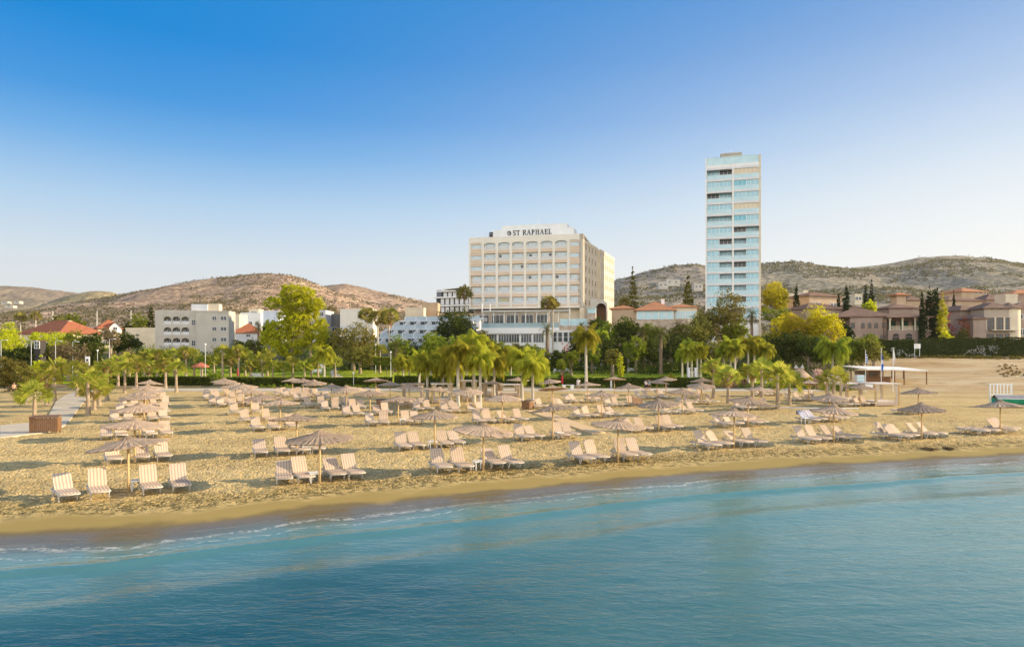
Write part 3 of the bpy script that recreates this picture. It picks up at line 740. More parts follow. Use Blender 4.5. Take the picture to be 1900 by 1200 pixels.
# ---- terrace pavilion below the hotel (podium, awning, glass rail)
pod, PW = frame_root('terrace_pavilion', 'white two level restaurant terrace with awning and glazed ground floor', 'restaurant', 893, 168, 1092, 163.5, 3.2)
def pz(z): return z - 3.2
def pzz(y): return zz(y, 166) - 3.2
b = MB(); b.box(0, PW - 3, 0, 7, 0, pzz(619) ); b.box(0, 19.3, -.6, 7, pzz(618.98), pzz(608)); b.build('wall', M_white, pod)
b = MB(); b.box(19.32, PW, .4, 9, pzz(613), pzz(604.5)); b.build('deck', M_stone, pod)
for i, x in enumerate((1.6, 4.6, 7.2, 10.2, 13.2)): window(pod, x + 1, -.04, pzz(635), 2.5, pzz(619.5) - pzz(635) - .1, M_dglass, (4, 1), M_white, name='glazed_panel')
bal = MB(); bal.box(.2, 19.2, -.4, -.36, pzz(608), pzz(600)); bal.box(.1, 19.3, -.46, -.3, pzz(600), pzz(599)); bal.build('glass_rail', mat('rail glass', (.26, .36, .39), (.36, .45, .47), .5, .15), pod)
bal = MB(); bal.box(19.4, PW - .2, .5, .54, pzz(604.5), pzz(592)); bal.build('terrace_glass', M_frost, pod)
for i in range(9): put('post', MB().box(-.09, .09, -.09, .09, 0, pzz(576) - pzz(608)).mesh('post', M_white), pod, (.4 + 2.66 * i, .2, pzz(608) if i < 8 else pzz(604)))
b = MB()
for i in range(8):
    x0 = .3 + 2.66 * i
    for j in range(4):
        s = [0, -.25, -.34, -.25, 0]; b.quad((x0 + .04, -.4 + j * 1.6, pzz(577.5) + s[j]), (x0 + 2.62, -.4 + j * 1.6, pzz(577.5) + s[j]), (x0 + 2.62, 1.2 + j * 1.6, pzz(577.5) + s[j + 1]), (x0 + .04, 1.2 + j * 1.6, pzz(577.5) + s[j + 1]))
b.box(.2, 22, -.52, -.4, pzz(577.5), pzz(575.8)); b.build('awning', M_awn, pod)
for x in (0.2, 2.2): put('mast', MB().box(-.1, .1, -.1, .1, 0, pzz(562) - pzz(580)).mesh('mast', M_white), pod, (x, .0, pzz(580)))
for i in range(14):
    t = put('dining_set', MB().box(-.4, .4, -.4, .4, .70, .75).box(-.04, .04, -.04, .04, 0, .7).box(-.75, -.45, -.2, .2, .40, .45).box(-.78, -.74, -.2, .2, .0, .9).box(.45, .75, -.2, .2, .4, .45).box(.74, .78, -.2, .2, 0, .9).mesh('dining_set', M_cool) if i == 0 else bpy.data.meshes['dining_set'], pod, (1.4 + 1.28 * i, 1.2 + .9 * (i % 3), pzz(608) + .002))
# round porch at the right end of the podium
b = MB(); b.lathe([(3.0, 0), (3.0, pzz(612)), (3.2, pzz(612)), (3.2, pzz(608.5)), (0, pzz(608))], 28); b.build('round_bay', M_white, pod).location = (19.9, 1.4, -.6)
for a in (-120, -95, -70, -45, -20): window(pod, 19.9 + 3.04 * math.cos(R(a)), 1.4 + 3.04 * math.sin(R(a)), pzz(634), .95, 2.2, M_dglass, (1, 2), M_white, R(a + 90), name='bay_window')
# stone lift tower with a glass head, and the arched porch behind it
lt, LW = frame_root('lift_tower', 'square stone lift tower with glass lantern beside hotel terrace', 'tower', 1090, 163, 1105, 162.6, 3.0)
b = MB(); b.box(0, LW, 0, 2.2, 0, zz(581, 163) - 3); b.build('shaft', M_stone, lt)
b = MB(); b.box(.05, LW - .05, .05, 2.15, zz(581, 163) - 2.998, zz(573, 163) - 3); b.box(-.12, LW + .12, -.12, 2.3, zz(573, 163) - 2.998, zz(572, 163) - 3); b.build('lantern', M_frost, lt)
pc, CW = frame_root('arched_porch', 'grey stone porch with tall round arch at the hotel side', 'porch', 1096, 176, 1127, 175, 4.0)
b = MB(); H_ = zz(556, 176) - 4; n = 14; r_ = CW * .30; cxp = CW * .62; zs = zz(572, 176) - 4
pts = [(0, 0), (cxp - r_, 0), (cxp - r_, zs)] + [(cxp - r_ * math.cos(math.pi * i / n), zs + r_ * math.sin(math.pi * i / n)) for i in range(1, n)] + [(cxp + r_, zs), (cxp + r_, 0), (CW, 0), (CW, H_ * .93), (CW * .75, H_ * 1.0), (0, H_ * 1.02)]
vs = [Vector((x, 0, z)) for x, z in pts] + [Vector((x, 3.2, z)) for x, z in pts]; N_ = len(pts)
b.add(vs, [tuple(range(N_)), tuple(range(2 * N_ - 1, N_ - 1, -1))] + [((i + 1) % N_, i, N_ + i, N_ + (i + 1) % N_) for i in range(N_)]); b.build('arch_wall', M_grey, pc)
put('door', MB().box(cxp - r_, cxp + r_, 2.9, 3.0, 0, zs + r_).mesh('door', M_wood), pc)

# ---- the glass tower
tow, TW = frame_root('glass_tower', 'tall narrow white tower with aqua glass balconies and many storeys', 'tower', 1309, 191.2, 1412, 187, 4.8)
def tz(y): return zz(y, 188.5) - 4.8
zb0 = tz(597.5); pitch = (tz(309) - tz(575)) / 12.3; nfl = 13
TD = 17.0; z_top = tz(291); fl = [tz(309) - pitch * (k + 1) for k in range(nfl)]        # floor heights, top one first
b = MB(); b.box(.3, TW - .3, 1.9, TD, 0, z_top - .5); b.build('core', M_cool, tow)
b = MB(); b.box(0, .36, 0, TD + .2, 0, z_top + .3); b.build('left_fin', M_white, tow)
b = MB(); b.box(TW - .5, TW, 0, TD + .2, 0, z_top + .3); b.build('right_fin', M_cream, tow)
b = MB(); b.box(TW / 2 - .22, TW / 2 + .22, -.04, 1.88, fl[-1] - pitch, z_top - 1.4); b.build('centre_pier', M_white, tow)
for zf in fl + [tz(309)]:
    put('slab', MB().box(.362, TW - .502, -.02, 1.88, -.30, .30).box(.362, TW - .502, .02, 1.7, -.34, -.302, 0).mesh('slab', M_cool) if 'slab' not in bpy.data.meshes else bpy.data.meshes['slab'], tow, (0, 0, zf - .15))
colx = [.36 + (TW / 2 - .58) * .5, TW - .5 - (TW / 2 - .72) * .5]
hw = TW / 2 - .72
kinds = [(2, 4), (0, 1), (2, 0), (0, 4), (2, 1), (0, 2), (5, 5), (5, 5), (5, 5), (5, 5), (5, 5), (5, 5), (5, 5)]
for k, zf in enumerate(fl):
    for s in (0, 1):
        cx_ = colx[s]
        for q in (-1, 1):
            x = cx_ + q * hw * .25
            outer = (s == 0) == (q < 0)
            kd = kinds[k][s]
            if kd == 5: kd = 0 if outer else 2
            g = {0: M_aqua, 1: M_teal if q < 0 else M_aqua, 2: M_dglass if rnd.random() < .12 else M_aqua, 3: M_dglass, 4: M_cream}[kd]
            yd = {0: .28, 1: .24, 2: 1.80, 3: 1.80, 4: .22}[kd]
            window(tow, x, yd, zf + .16, hw * .5 - .16, pitch - .64, g, (3, 1), M_white)
        put('balustrade', MB().box(-hw / 2, hw / 2, 0, .04, 0, 1.05).box(-hw / 2, hw / 2, -.02, .06, 1.05, 1.1, 1).mesh('balustrade', [M_frost, M_white]) if 'balustrade' not in bpy.data.meshes else bpy.data.meshes['balustrade'], tow, (cx_, .03, zf + .15))
b = MB(); b.box(.362, TW - .502, .0, TD, tz(309) + .152, tz(309) + .9); b.build('roof_slab', M_white, tow)
b = MB(); b.box(.4, TW - .52, .25, .3, tz(309) + .9, z_top + .2); b.box(.4, .45, .31, TD, tz(309) + .9, z_top + .2); b.box(.38, TW - .51, .2, .34, z_top + .2, z_top + .32); b.build('roof_glass', M_frost, tow)
b = MB(); b.box(4.2, 9.6, 2.2, 9, tz(309) + .9, tz(281)); b.box(4.0, 9.8, 2.0, 9.2, tz(281), tz(280) + .25); b.build('penthouse', M_grey, tow)
put('antenna', MB().tube([(0, 0, 0), (0, 0, 1.6)], [.05, .03], 6).mesh('antenna', M_alu), tow, (6.9, 5, tz(280) + .2))
b = MB(); b.box(.4, TW - .52, .5, 1.88, 0, fl[-1] - 1.4); b.build('base_wall', M_white, tow)
for x in (2.4, 5.4, 8.6, 11.6): window(tow, x + .2, .46, tz(594), 2.0, 3.2, M_dglass, (2, 1), M_white, name='lobby_window')

# ---- stepped terrace wing of the hotel
stp, SW = frame_root('terraced_building', 'white stepped building with slanting walls between blue balconies', 'hotel wing', 688, 171, 868, 164, 3.0)
for k in range(4):
    z0 = zz(634, 168) - 3 + 2.25 * k - 1.05; y0 = 3.0 * k; x0 = 2.0 * k - 1
    b = MB(); b.box(x0, SW, y0 + 3.0, y0 + 6.2, z0 - .4, z0 + (2.24 if k < 3 else .6)); b.build('storey', M_cool, stp)
    b = MB(); b.box(x0, SW, y0 - .02, y0 + .16, z0 - .6, z0 + .95); b.box(x0, SW, y0 + .162, y0 + 3.0, z0 - .38, z0); b.build('parapet', mat('blue grey glass', (.36, .43, .48), (.45, .52, .57), .4, .3), stp)
    for i in range(8):
        x = x0 + .2 + 3.0 * i
        if x > SW - 1.2: break
        b = MB(); w_ = .16
        prof = [(y0 - .05, z0 - .6), (y0 + 3.2, z0 - .6), (y0 + 3.2, z0 + (2.35 if k < 3 else 1.0)), (y0 + 3.0, z0 + (2.35 if k < 3 else 1.0)), (y0 - .05, z0 + 1.0)]
        b.add([(x, p, q) for p, q in prof] + [(x + w_, p, q) for p, q in prof], [(4, 3, 2, 1, 0), (5, 6, 7, 8, 9)] + [(j, (j + 1) % 5, 5 + (j + 1) % 5, 5 + j) for j in range(5)])
        b.build('dividing_wall', M_white, stp)
        if x + 2.8 < SW and k < 3: window(stp, x + 1.6, y0 + 2.96, z0 + .1, 2.3, 1.8, M_dglass, (2, 1), M_white)

# ---- generic house
def house(label, xl, D, xr, ytop, ybase_z, depth, wall, roof=None, rh=2.0, wins=(), cat='house', turn=0.0, over=0.5, gable=False, name='house', group=None, parapet=True, D2=None, chimney=False):
    """wins: (column fraction, row height above base, width, height[, glass])"""
    root, W = frame_root(name, label, cat, xl, D, xr, D2 or D + turn, ybase_z, group)
    H = zz(ytop, D) - ybase_z - (rh if roof else 0)
    MB().box(0, W, 0, depth, -1.5, H).build('wall', wall, root)
    if roof:
        rf = MB().hip(0, W, 0, depth, H + .002, rh, 0, over, gable=gable).build('roof', roof, root)
        if chimney: put('chimney', MB().box(-.4, .4, -.4, .4, 0, 1.8).box(-.5, .5, -.5, .5, 1.8, 2.0).mesh('chimney', wall), rf, (W * .7, depth * .5, H + rh * .5))
    elif parapet:
        MB().box(-.06, W + .06, -.06, .2, H + .002, H + .5).box(-.06, .2, .202, depth, H + .002, H + .5).box(W - .2, W + .06, .202, depth, H + .002, H + .5).build('parapet', wall, root)
    for wn_ in wins:
        fx, z, w, h = wn_[:4]; g = wn_[4] if len(wn_) > 4 else M_dglass
        window(root, fx * W, -.03, z, w, h, g, (2, 1), wall if len(wn_) > 5 else M_white, arch=len(wn_) > 5)
    return root, W, H

# ---- left side of the picture
apt, AW = frame_root('apartment_block', 'grey beige four storey apartment block with arched loggias', 'apartment block', 288, 182, 366, 183.4, 4.0)
az = lambda y: zz(y, 184.5) - 4.0
b = MB(); b.box(0, AW, 1.6, 11, 0, az(578)); b.box(-.05, AW, -.05, 1.598, az(578) - 1.4, az(578) + .3)
for x0, x1 in ((0, 2.1), (4.05, 4.35), (6.3, 6.6), (8.55, AW)): b.box(x0, x1, 0, 1.597, 0, az(578) - 1.402)
for k in range(3): b.box(2.1, 8.55, .02, 1.59, az(606.5 + 19.6 * k) , az(601.5 + 19.6 * k))
b.build('loggia_front', M_grey, apt)
for k in range(4):
    for i in range(3):
        x0 = (2.1, 4.35, 6.6)[i]; zt = az(587 + 19.6 * k); zf = az(601.5 + 19.6 * k)
        b = MB(); n = 8
        for j in range(n):
            a0, a1 = math.pi * j / n, math.pi * (j + 1) / n; xa, xb = x0 + .975 * (1 - math.cos(a0)), x0 + .975 * (1 - math.cos(a1)); za, zb_ = zt - .85 + .7 * math.sin(a0), zt - .85 + .7 * math.sin(a1)
            b.quad((xa, .05, za), (xb, .05, zb_), (xb, .05, zt + .25), (xa, .05, zt + .25)); b.quad((xa, .05, za), (xa, .6, za), (xb, .6, zb_), (xb, .05, zb_))
        b.build('arch', M_grey, apt)
        put('balcony_rail', MB().box(0, 1.95, .08, .12, 0, .8).mesh('balcony_rail', M_cool) if 'balcony_rail' not in bpy.data.meshes else bpy.data.meshes['balcony_rail'], apt, (x0, 0, zf))
        window(apt, x0 + .98, 1.56, zf + .05, .9, 1.5, M_dglass, (2, 1), M_white)
for k in range(3): window(apt, AW - .95, -.03, az(624 + 17 * k) if k else az(603), .9, 1.3, M_dglass, (2, 2), M_cool)
b = MB(); b.box(AW + .002, AW + 8.4, -1.2, 5.5, 0, az(577)); b.box(AW - .4, AW + 8.6, -1.3, -1.202, az(577) - .35, az(577)); b.build('plain_block', mat('stone grey render', (.44, .40, .335), (.50, .46, .39), .25, .9, .1, 3), apt)
for k in range(3):
    for x, w in ((AW + 4.75, 1.0), (AW + 7.1, 1.4)): window(apt, x, -1.24, az(594 + 19.6 * k), w, .95, M_dglass, (2, 1), M_cool)
b = MB(); b.box(AW - 2.0, AW + 2.2, 1.5, 5, az(577), az(564)); b.build('stair_head', M_cool, apt)
b = MB(); b.box(AW + 2.202, AW + 5.0, 2, 5, az(577), az(563)); b.build('lift_room', M_cream, apt)

W1 = [(.2, 1.0, 1.1, 1.3), (.5, 1.0, 1.1, 1.3), (.8, 1.0, 1.1, 1.3)]
house('single storey house with large red hip roof and brown shaded end', 40, 205, 112, 595, 6.0, 12, M_cream, M_tile, 4.0, W1, turn=-9, over=.8, chimney=True)
house('low red roofed house with two gables behind yellow green trees', 112, 225, 168, 607, 6.5, 9, M_cream, M_tile, 2.2, W1, turn=3)
gh, gw, gH = house('cream house with steep red roof and white gable window', 182, 215, 226, 592, 6.0, 8, M_cream, M_tile, 3.0, [(.3, 1.2, 1.2, 1.4), (.7, 1.2, 1.2, 1.4)], turn=4)
b = MB(); x0_, x1_ = gw * .45, gw * .95; xm = (x0_ + x1_) / 2; vs = [(x0_, -.9, gH - 1.2), (x1_, -.9, gH - 1.2), (x1_, -.9, gH + .4), (xm, -.9, gH + 2.1), (x0_, -.9, gH + .4)]; b.add(vs + [(x, 3.5, z) for x, y, z in vs], [(0, 1, 2, 3, 4)[::-1], (0, 1, 6, 5), (1, 2, 7, 6), (4, 0, 5, 9)]); b.build('gable', M_white, gh)
b = MB(); b.add([(x0_ - .3, -1.2, gH + .25), (xm, -1.2, gH + 2.25), (xm, 4, gH + 2.25), (x0_ - .3, 4, gH + .25), (x1_ + .3, -1.2, gH + .25), (x1_ + .3, 4, gH + .25)], [(0, 1, 2, 3), (1, 4, 5, 2)]); b.build('gable_roof', M_tile, gh)
window(gh, xm, -.94, gH - .4, 1.0, 1.0, M_dglass, (2, 1), M_white)
house('small cream house with flat frame pergola beside apartment block', 233, 205, 288, 611, 5.5, 7, M_cream, None, 0, W1[:2])
house('white flat roofed house on the slope left of tall green tree', 424, 262, 444, 585, 9.0, 8, M_cream, None, 0, [(.3, 2.0, 1.1, 1.3), (.7, 2.0, 1.1, 1.3), (.5, 5.0, 1.1, 1.3)])
house('white stepped house higher up the slope with small top room', 446, 300, 484, 582, 10, 8, M_white, None, 0, [(.2, 6.5, 1.3, 1.4), (.5, 6.5, 1.3, 1.4), (.8, 6.5, 1.3, 1.4)])
house('tiny white top house with dark balcony below brown hill', 462, 310, 480, 575, 12, 6, M_cream, None, 0, [(.5, 9.5, 2.6, 1.3)])
house('villa with dark red roof and white triangular dormer', 432, 216, 489, 599, 5.5, 11, M_cool, M_tile, 3.2, [(.15, 1.0, 1.3, 1.6), (.5, 1.0, 1.3, 1.6), (.85, 1.0, 1.3, 1.6), (.5, 4.3, 1.2, .8)], turn=3)
house('pale blue white block partly hidden by the tall green tree', 488, 250, 516, 579, 8, 10, mat('pale blue paint', (.55, .60, .66), (.62, .66, .70), .4), None, 0, [(.3, 7, 1.2, 1.6), (.7, 7, 1.2, 1.6)])
house('grey white five storey block right behind the tall green tree', 576, 215, 604, 578, 5.0, 10, mat('lilac grey render', (.45, .43, .45), (.52, .50, .51), .3), None, 0, [(.72, 2.6 + 2.9 * k, 1.3, 1.2) for k in range(4)], cat='apartment block')
house('dark grey open frame building with green netting', 606, 222, 631, 585, 5.0, 9, mat('dark concrete', (.13, .125, .12), (.2, .19, .18), .4), None, 0, [(.2, 6, 1.4, 2.0), (.6, 6, 1.4, 2.0), (.3, 2, 1.4, 1.6, mat('green net', (.03, .17, .10), None))], cat='building')
house('beige two storey block with white shuttered windows', 631, 214, 692, 576, 5.0, 9, M_beige, None, 0, [(.12, 6.6, 1.9, 1.9, M_cool), (.36, 6.6, 1.9, 1.9, M_cool), (.72, 6.6, 1.6, 1.9, M_cool), (.12, 3.0, 1.9, 1.9), (.36, 3.0, 1.9, 1.9)], cat='building')
house('low cream roof room beside the stepped hotel wing', 752, 225, 786, 573, 12, 8, M_cream, None, 0, [(.5, 2, 2, 1.4)], cat='building')
house('peach roof block lower and left of modern hotel', 783, 232, 812, 564, 12, 8, M_ochre, None, 0, [(.6, 3, 1.6, 1.4)], cat='building')
mh, MW = frame_root('modern_hotel', 'modern white hotel with dark window bands and tilted top floor', 'hotel', 806, 262, 876, 255, 9.0)
mz = lambda y: zz(y, 259) - 9
for k, (y0, y1, x0) in enumerate(((568, 579, 0), (552.5, 565, .0), (541, 550, 1.2))):
    put('storey', MB().box(x0 + .4, MW, .8, 10, mz(y1), mz(y0)).mesh('storey', mat('charcoal cladding', (.06, .06, .065), None) if k == 0 else bpy.data.materials['charcoal cladding']), mh)
    put('white_band', MB().box(x0 - .3, MW, 0, 10.2, mz(y0) + .002, mz(y0 - 2.6)).mesh('white_band', M_white), mh)
    for i in range(6):
        window(mh, x0 + 3.2 + 2.1 * i, .74, mz(y1) + .2, 1.3, mz(y0) - mz(y1) - .5, M_cool, (1, 1), M_white)
b = MB(); b.box(.8, 2.8, .3, 10, mz(550), mz(537)); b.build('end_block', mat('slate cladding', (.16, .17, .19), None), mh)
b = MB(); b.add([(4, -.6, mz(537)), (MW, -.6, mz(534)), (MW, 10, mz(534)), (4, 10, mz(537)), (4, -.6, mz(536)), (MW, -.6, mz(533)), (MW, 10, mz(533)), (4, 10, mz(536))], [(3, 2, 1, 0), (4, 5, 6, 7), (0, 1, 5, 4), (1, 2, 6, 5), (2, 3, 7, 6), (3, 0, 4, 7)]); b.build('roof', M_white, mh)

# ---- right of the hotel
rest, RW, RH = house('restaurant pavilion with orange hip roof and tall glass wall', 1181, 166, 1250, 558.5, 4.2, 12, M_white, M_otile, 2.4, [], turn=-2.0, over=.7, name='pavilion', cat='restaurant', chimney=True)
for i in range(5): window(rest, 1.0 + 1.72 * i, -.04, zz(593, 166) - 4.2, 1.5, zz(577, 166) - zz(593, 166), M_frost, (1, 1), M_white)
MB().box(RW + .002, RW + 5.4, 1.5, 10, -1, zz(571, 166) - 4.2).build('side_room', M_cream, rest)
MB().hip(RW - 1.5, RW + 5.4, 1.5, 10, zz(571, 166) - 4.198, .9, 0, .4).build('side_roof', M_otile, rest)
for i in range(4): window(rest, RW + .9 + 1.2 * i, 1.46, zz(591, 166) - 4.2, 1.0, 1.7, M_frost, (2, 1), M_white)
MB().box(-.25, RW + 3.2, -1.2, -.25, -2, zz(594, 166) - 4.2).box(-.3, RW + 3.3, -1.25, -.045, zz(594, 166) - 4.198, zz(593, 166) - 4.2).build('stone_plinth', M_stone, rest)
MB().box(-6.2, -.02, 2, 8, -1, zz(572, 166) - 4.2).build('link_room', M_ochre, rest)
MB().hip(-6.2, -.9, 2, 8, zz(572, 166) - 4.198, .9, 0, .5).build('link_roof', M_otile, rest)

M_villa = mat('grey pink render', (0.36, 0.29, 0.225), (0.42, 0.345, 0.275), .35, .9, .2, 3)
VG = 'pink and ochre villas with tiled roofs on the slope'
va, VW = frame_root('villa', 'pink two storey villa with brown tiles and pillared corner balcony above hedge', 'villa', 1577, 152, 1645, 150, 5.2, VG)
vz = lambda y: zz(y, 151) - 5.2
b = MB(); b.box(0, VW, 0, 9, -1, vz(588)); b.build('wall', M_pink, va)
MB().hip(-3.6, VW + 1.2, 0, 9.5, vz(588) + .002, 1.9, 0, .5).build('roof', M_btile, va)
for fx, w, ar in ((.08, .7, 0), (.36, .6, 1), (.54, .6, 1), (.72, .6, 1), (.93, .7, 0)): window(va, fx * VW, -.03, vz(608.5), w, 1.15 if not ar else .85, M_dglass, (2, 2), M_wood, arch=bool(ar))
window(va, VW * .5, -.03, vz(628), 1.8, .9, M_dglass, (3, 1), M_wood); window(va, VW * .9, -.03, vz(628), .9, .7, M_dglass, (2, 1), M_wood)
b = MB(); L0, L1 = VW + .002, VW + 8.2; b.box(L0, L1, 2.6, 9, -1, vz(590)); b.box(L0, L1, -1.4, 2.598, -1, vz(613)); b.build('loggia', M_pink, va)
MB().hip(L0, L1, -1.4, 9, vz(590.5), 1.2, 0, .5).build('loggia_roof', M_btile, va)
for i in range(4): put('pillar', MB().lathe([(.26, 0), (.2, .12), (.17, 2.1), (.3, 2.3), (.3, 2.55)], 12).mesh('pillar', M_cream) if i == 0 else bpy.data.meshes['pillar'], va, (L0 + .4 + 2.46 * i, -1.1, vz(613)), scale=(1, 1, (vz(590.5) - vz(613)) / 2.55))
for i in range(3):
    b = MB(); 
    for j in range(9): b.lathe([(.05, 0), (.09, .2), (.04, .5), (.06, .75)], 6, 0, Matrix.Translation((.3 + .2 * j, 0, 0)))
    b.box(.15, 2.1, -.08, .08, .75, .86); put('balustrade', b.mesh('villa_balustrade', M_cream), va, (L0 + .45 + 2.46 * i, -1.2, vz(613)))
    window(va, L0 + 1.6 + 2.46 * i, 2.56, vz(613), 1.5, 2.1, mat('green shutter', (.03, .10, .07), None) if i == 0 else bpy.data.materials['green shutter'], (2, 1), M_wood, name='shutter_door')
    window(va, L0 + 1.5 + 2.5 * i, -1.43, vz(632), 1.3, .8, M_dark, (1, 1), M_pink, arch=True, name='arch_opening')
put('drainpipe', MB().tube([(0, 0, 0), (0, 0, vz(588))], [.08, .08], 6).mesh('drainpipe', M_wood), va, (VW - .6, -.1, 0))

def villa(label, xl, D, xr, yroof, zb, depth, wall, roof, rh, wins, turn=0.0, **kw):
    return house(label, xl, D, xr, yroof, zb, depth, wall, roof, rh, wins, name='villa', cat='villa', group=VG, turn=turn, **kw)
sw = lambda n, z, a=.12, b=.88: [(a + (b - a) * i / max(1, n - 1), z, .8, .7) for i in range(n)]
villa('ochre villa with two strips of small windows beside tall cypress', 1502, 196, 1561, 540, 8.0, 9, M_ochre, M_btile, 1.4, [(.12, 10.4, .9, .9), (.22, 10.4, .9, .9), (.32, 10.4, .9, .9), (.7, 10.4, .9, .9), (.8, 10.4, .9, .9), (.9, 10.4, .9, .9)], 4)
villa('low pink villa with wide brown roof behind yellow acacia', 1496, 174, 1570, 561, 7.0, 8, M_pink, M_btile, 1.7, sw(4, 2.5), 3)
villa('small pale villa with three arched windows between cypresses', 1572, 180, 1602, 564, 7.5, 7, M_cream, M_btile, 1.2, [(.2, 4.4, .7, .9, M_dglass, 1), (.5, 4.4, .7, .9, M_dglass, 1), (.8, 4.4, .7, .9, M_dglass, 1)], 2)
villa('pink villa wing with low roof left of the cypress row', 1650, 166, 1705, 563, 7.0, 8, M_pink, M_btile, 1.2, sw(2, 4), 0)
villa('slim pink chimney tower with wide red cap', 1664, 176, 1681, 543, 7.5, 3, M_ochre, M_otile, .7, [(.5, 9, .6, .9)], 0, over=.9)
villa('orange walled villa upslope right of the pink tower', 1682, 190, 1716, 549, 8.0, 8, M_ochre, M_btile, 1.3, sw(3, 9), 0)
vb, BW, BH = villa('large grey pink villa with three tall windows at the hedge end', 1826, 150, 1884, 561, 5.4, 10, M_villa, M_btile, 1.4, [], -1)
for i in range(3): window(vb, BW * (.2 + .29 * i), -.04, zz(611, 150) - 5.4, 1.25, zz(590, 150) - zz(611, 150), M_dglass, (2, 2), M_wood)
for i in range(3): window(vb, BW * (.2 + .29 * i), -.04, zz(630, 150) - 5.4, 1.25, 1.2, M_dglass, (2, 1), M_wood)
for i in range(3): window(vb, BW * (.25 + .28 * i), -.04, zz(574, 150) - 5.4, .7, .5, M_dark, (1, 1), M_grey)
for i in range(4): put('pilaster', MB().box(-.16, .16, -.14, -.045, 0, zz(588, 150) - zz(612, 150)).mesh('pilaster', M_cream) if i == 0 else bpy.data.meshes['pilaster'], vb, (BW * (.06 + .29 * i), 0, zz(612, 150) - 5.4))
MB().lathe([(2.2, -1), (2.2, BH)], 24).build('round_corner', M_cream, vb, True).location = (BW - .4, 2.0, 0)
MB().lathe([(2.7, BH + .003), (2.7, BH + .15), (0, BH + 1.5)], 24).build('round_roof', M_btile, vb).location = (BW - .4, 2.0, 0)
MB().box(BW * .15, BW, -1.4, -.05, zz(613.5, 150) - 5.4, zz(612.2, 150) - 5.4).build('balcony', M_cream, vb)
villa('pink villa wing with row of small square windows under the eaves', 1782, 156, 1828, 566, 6.0, 9, M_pink, M_btile, 1.3, sw(4, 6.6, .2), 1)
villa('low pink wing with single dark door beside the clipped bush', 1806, 148, 1830, 585, 5.4, 5, M_pink, M_btile, .8, [(.6, .2, 1.2, 2.1)], 0)
villa('ochre villa with four small windows higher on the slope', 1760, 182, 1822, 548, 8.0, 9, M_ochre, M_btile, 1.4, sw(4, 8.6, .35, .92), 2)
villa('topmost ochre villa with red pyramid roof against the hill', 1785, 205, 1832, 532, 9.0, 9, M_ochre, M_otile, 1.5, sw(3, 13.6, .55, .9), 2)
villa('red roofed villa between topmost villa and round gable', 1830, 190, 1872, 545, 8.0, 8, M_pink, M_btile, 1.8, sw(2, 8), 0)
villa('pale villa with scroll shaped white gable', 1866, 176, 1888, 549, 8, 4, M_cream, None, 0, [(.5, 8, .8, 1.0, M_dglass, 1)], 0)
villa('pink villa at the far end with two dark upper windows', 1884, 160, 1990, 560, 6.4, 9, M_pink, M_btile, 1.4, [(.08, 6.6, 1.2, 1.1), (.3, 6.6, 1.2, 1.1), (.12, 2.8, 1.4, 1.4)], 0)
villa('red roofed villa behind the far end villa', 1880, 200, 1960, 536, 9.0, 9, M_pink, M_otile, 1.5, sw(5, 10), 0)
for lab, x0, x1, y, D in (('white hillside house with long low terrace wall', 1236, 1262, 519, 520), ('small white hillside house below the terrace house', 1222, 1240, 524, 500), ('cream hillside house just left of the tower', 1288, 1304, 527, 480), ('pale house at the hill foot right of cypress', 1586, 1600, 547, 330), ('white house at the hill foot left of ochre villa', 1464, 1492, 546, 320), ('white villa roof above the ochre villa', 1490, 1500, 540, 330)):
    house(lab, x0, D, x1, y, zz(y, D) - 3.4, 7, M_grey if D > 400 else M_cream, None, 0, [(.25, 1.0, 1.3, 1.4), (.7, 1.0, 1.3, 1.4)])
for x0, x1, y, D, lab in ((2, 14, 560, 1250, 'white far farm shed at the foot of distant hill'), (26, 36, 559, 1250, 'small cream far farm building beside white shed'), (8, 24, 567, 1200, 'blue grey far warehouse below the sheds')):
    house(lab, x0, D, x1, y, zz(y + 3, D), 10, M_grey, None, 0, [(.5, 1.2, 3, 2)], cat='building')

# ------------------------------------------------------------------ vegetation
L_fan = leaf_mat('fan palm leaves', (0.19, 0.26, 0.022), (0.46, 0.46, 0.04), 0.5, (0.42, 0.36, 0.07))
L_queen = leaf_mat('queen palm leaves', (0.28, 0.33, 0.028), (0.50, 0.50, 0.045), 0.55, (0.46, 0.40, 0.05))
L_queend = leaf_mat('queen palm leaves darker', (0.18, 0.24, 0.025), (0.38, 0.40, 0.04), 0.5)
L_date = leaf_mat('date palm leaves', (0.075, 0.085, 0.028), (0.19, 0.17, 0.05), 0.35)
L_wash = leaf_mat('tall palm leaves', (0.17, 0.165, 0.035), (0.38, 0.32, 0.07), 0.45)
L_dry = leaf_mat('dry palm leaves', (0.24, 0.14, 0.05), (0.36, 0.23, 0.09), 0.3)
L_euc = leaf_mat('yellow green leaves', (0.36, 0.38, 0.02), (0.66, 0.60, 0.04), 0.6)
L_acacia = leaf_mat('golden leaves', (0.37, 0.30, 0.016), (0.60, 0.48, 0.03), 0.55)
L_green = leaf_mat('mid green leaves', (0.12, 0.18, 0.022), (0.32, 0.34, 0.04), 0.5)
L_olive = leaf_mat('olive leaves', (0.125, 0.12, 0.028), (0.29, 0.25, 0.055), 0.4)
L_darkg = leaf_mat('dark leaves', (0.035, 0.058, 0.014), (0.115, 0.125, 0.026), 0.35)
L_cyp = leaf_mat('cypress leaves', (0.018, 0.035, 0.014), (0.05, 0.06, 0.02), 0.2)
L_hedge = leaf_mat('hedge leaves', (0.05, 0.085, 0.018), (0.15, 0.18, 0.03), 0.4)
L_hedged = leaf_mat('tall hedge leaves', (0.028, 0.042, 0.014), (0.095, 0.105, 0.025), 0.35)
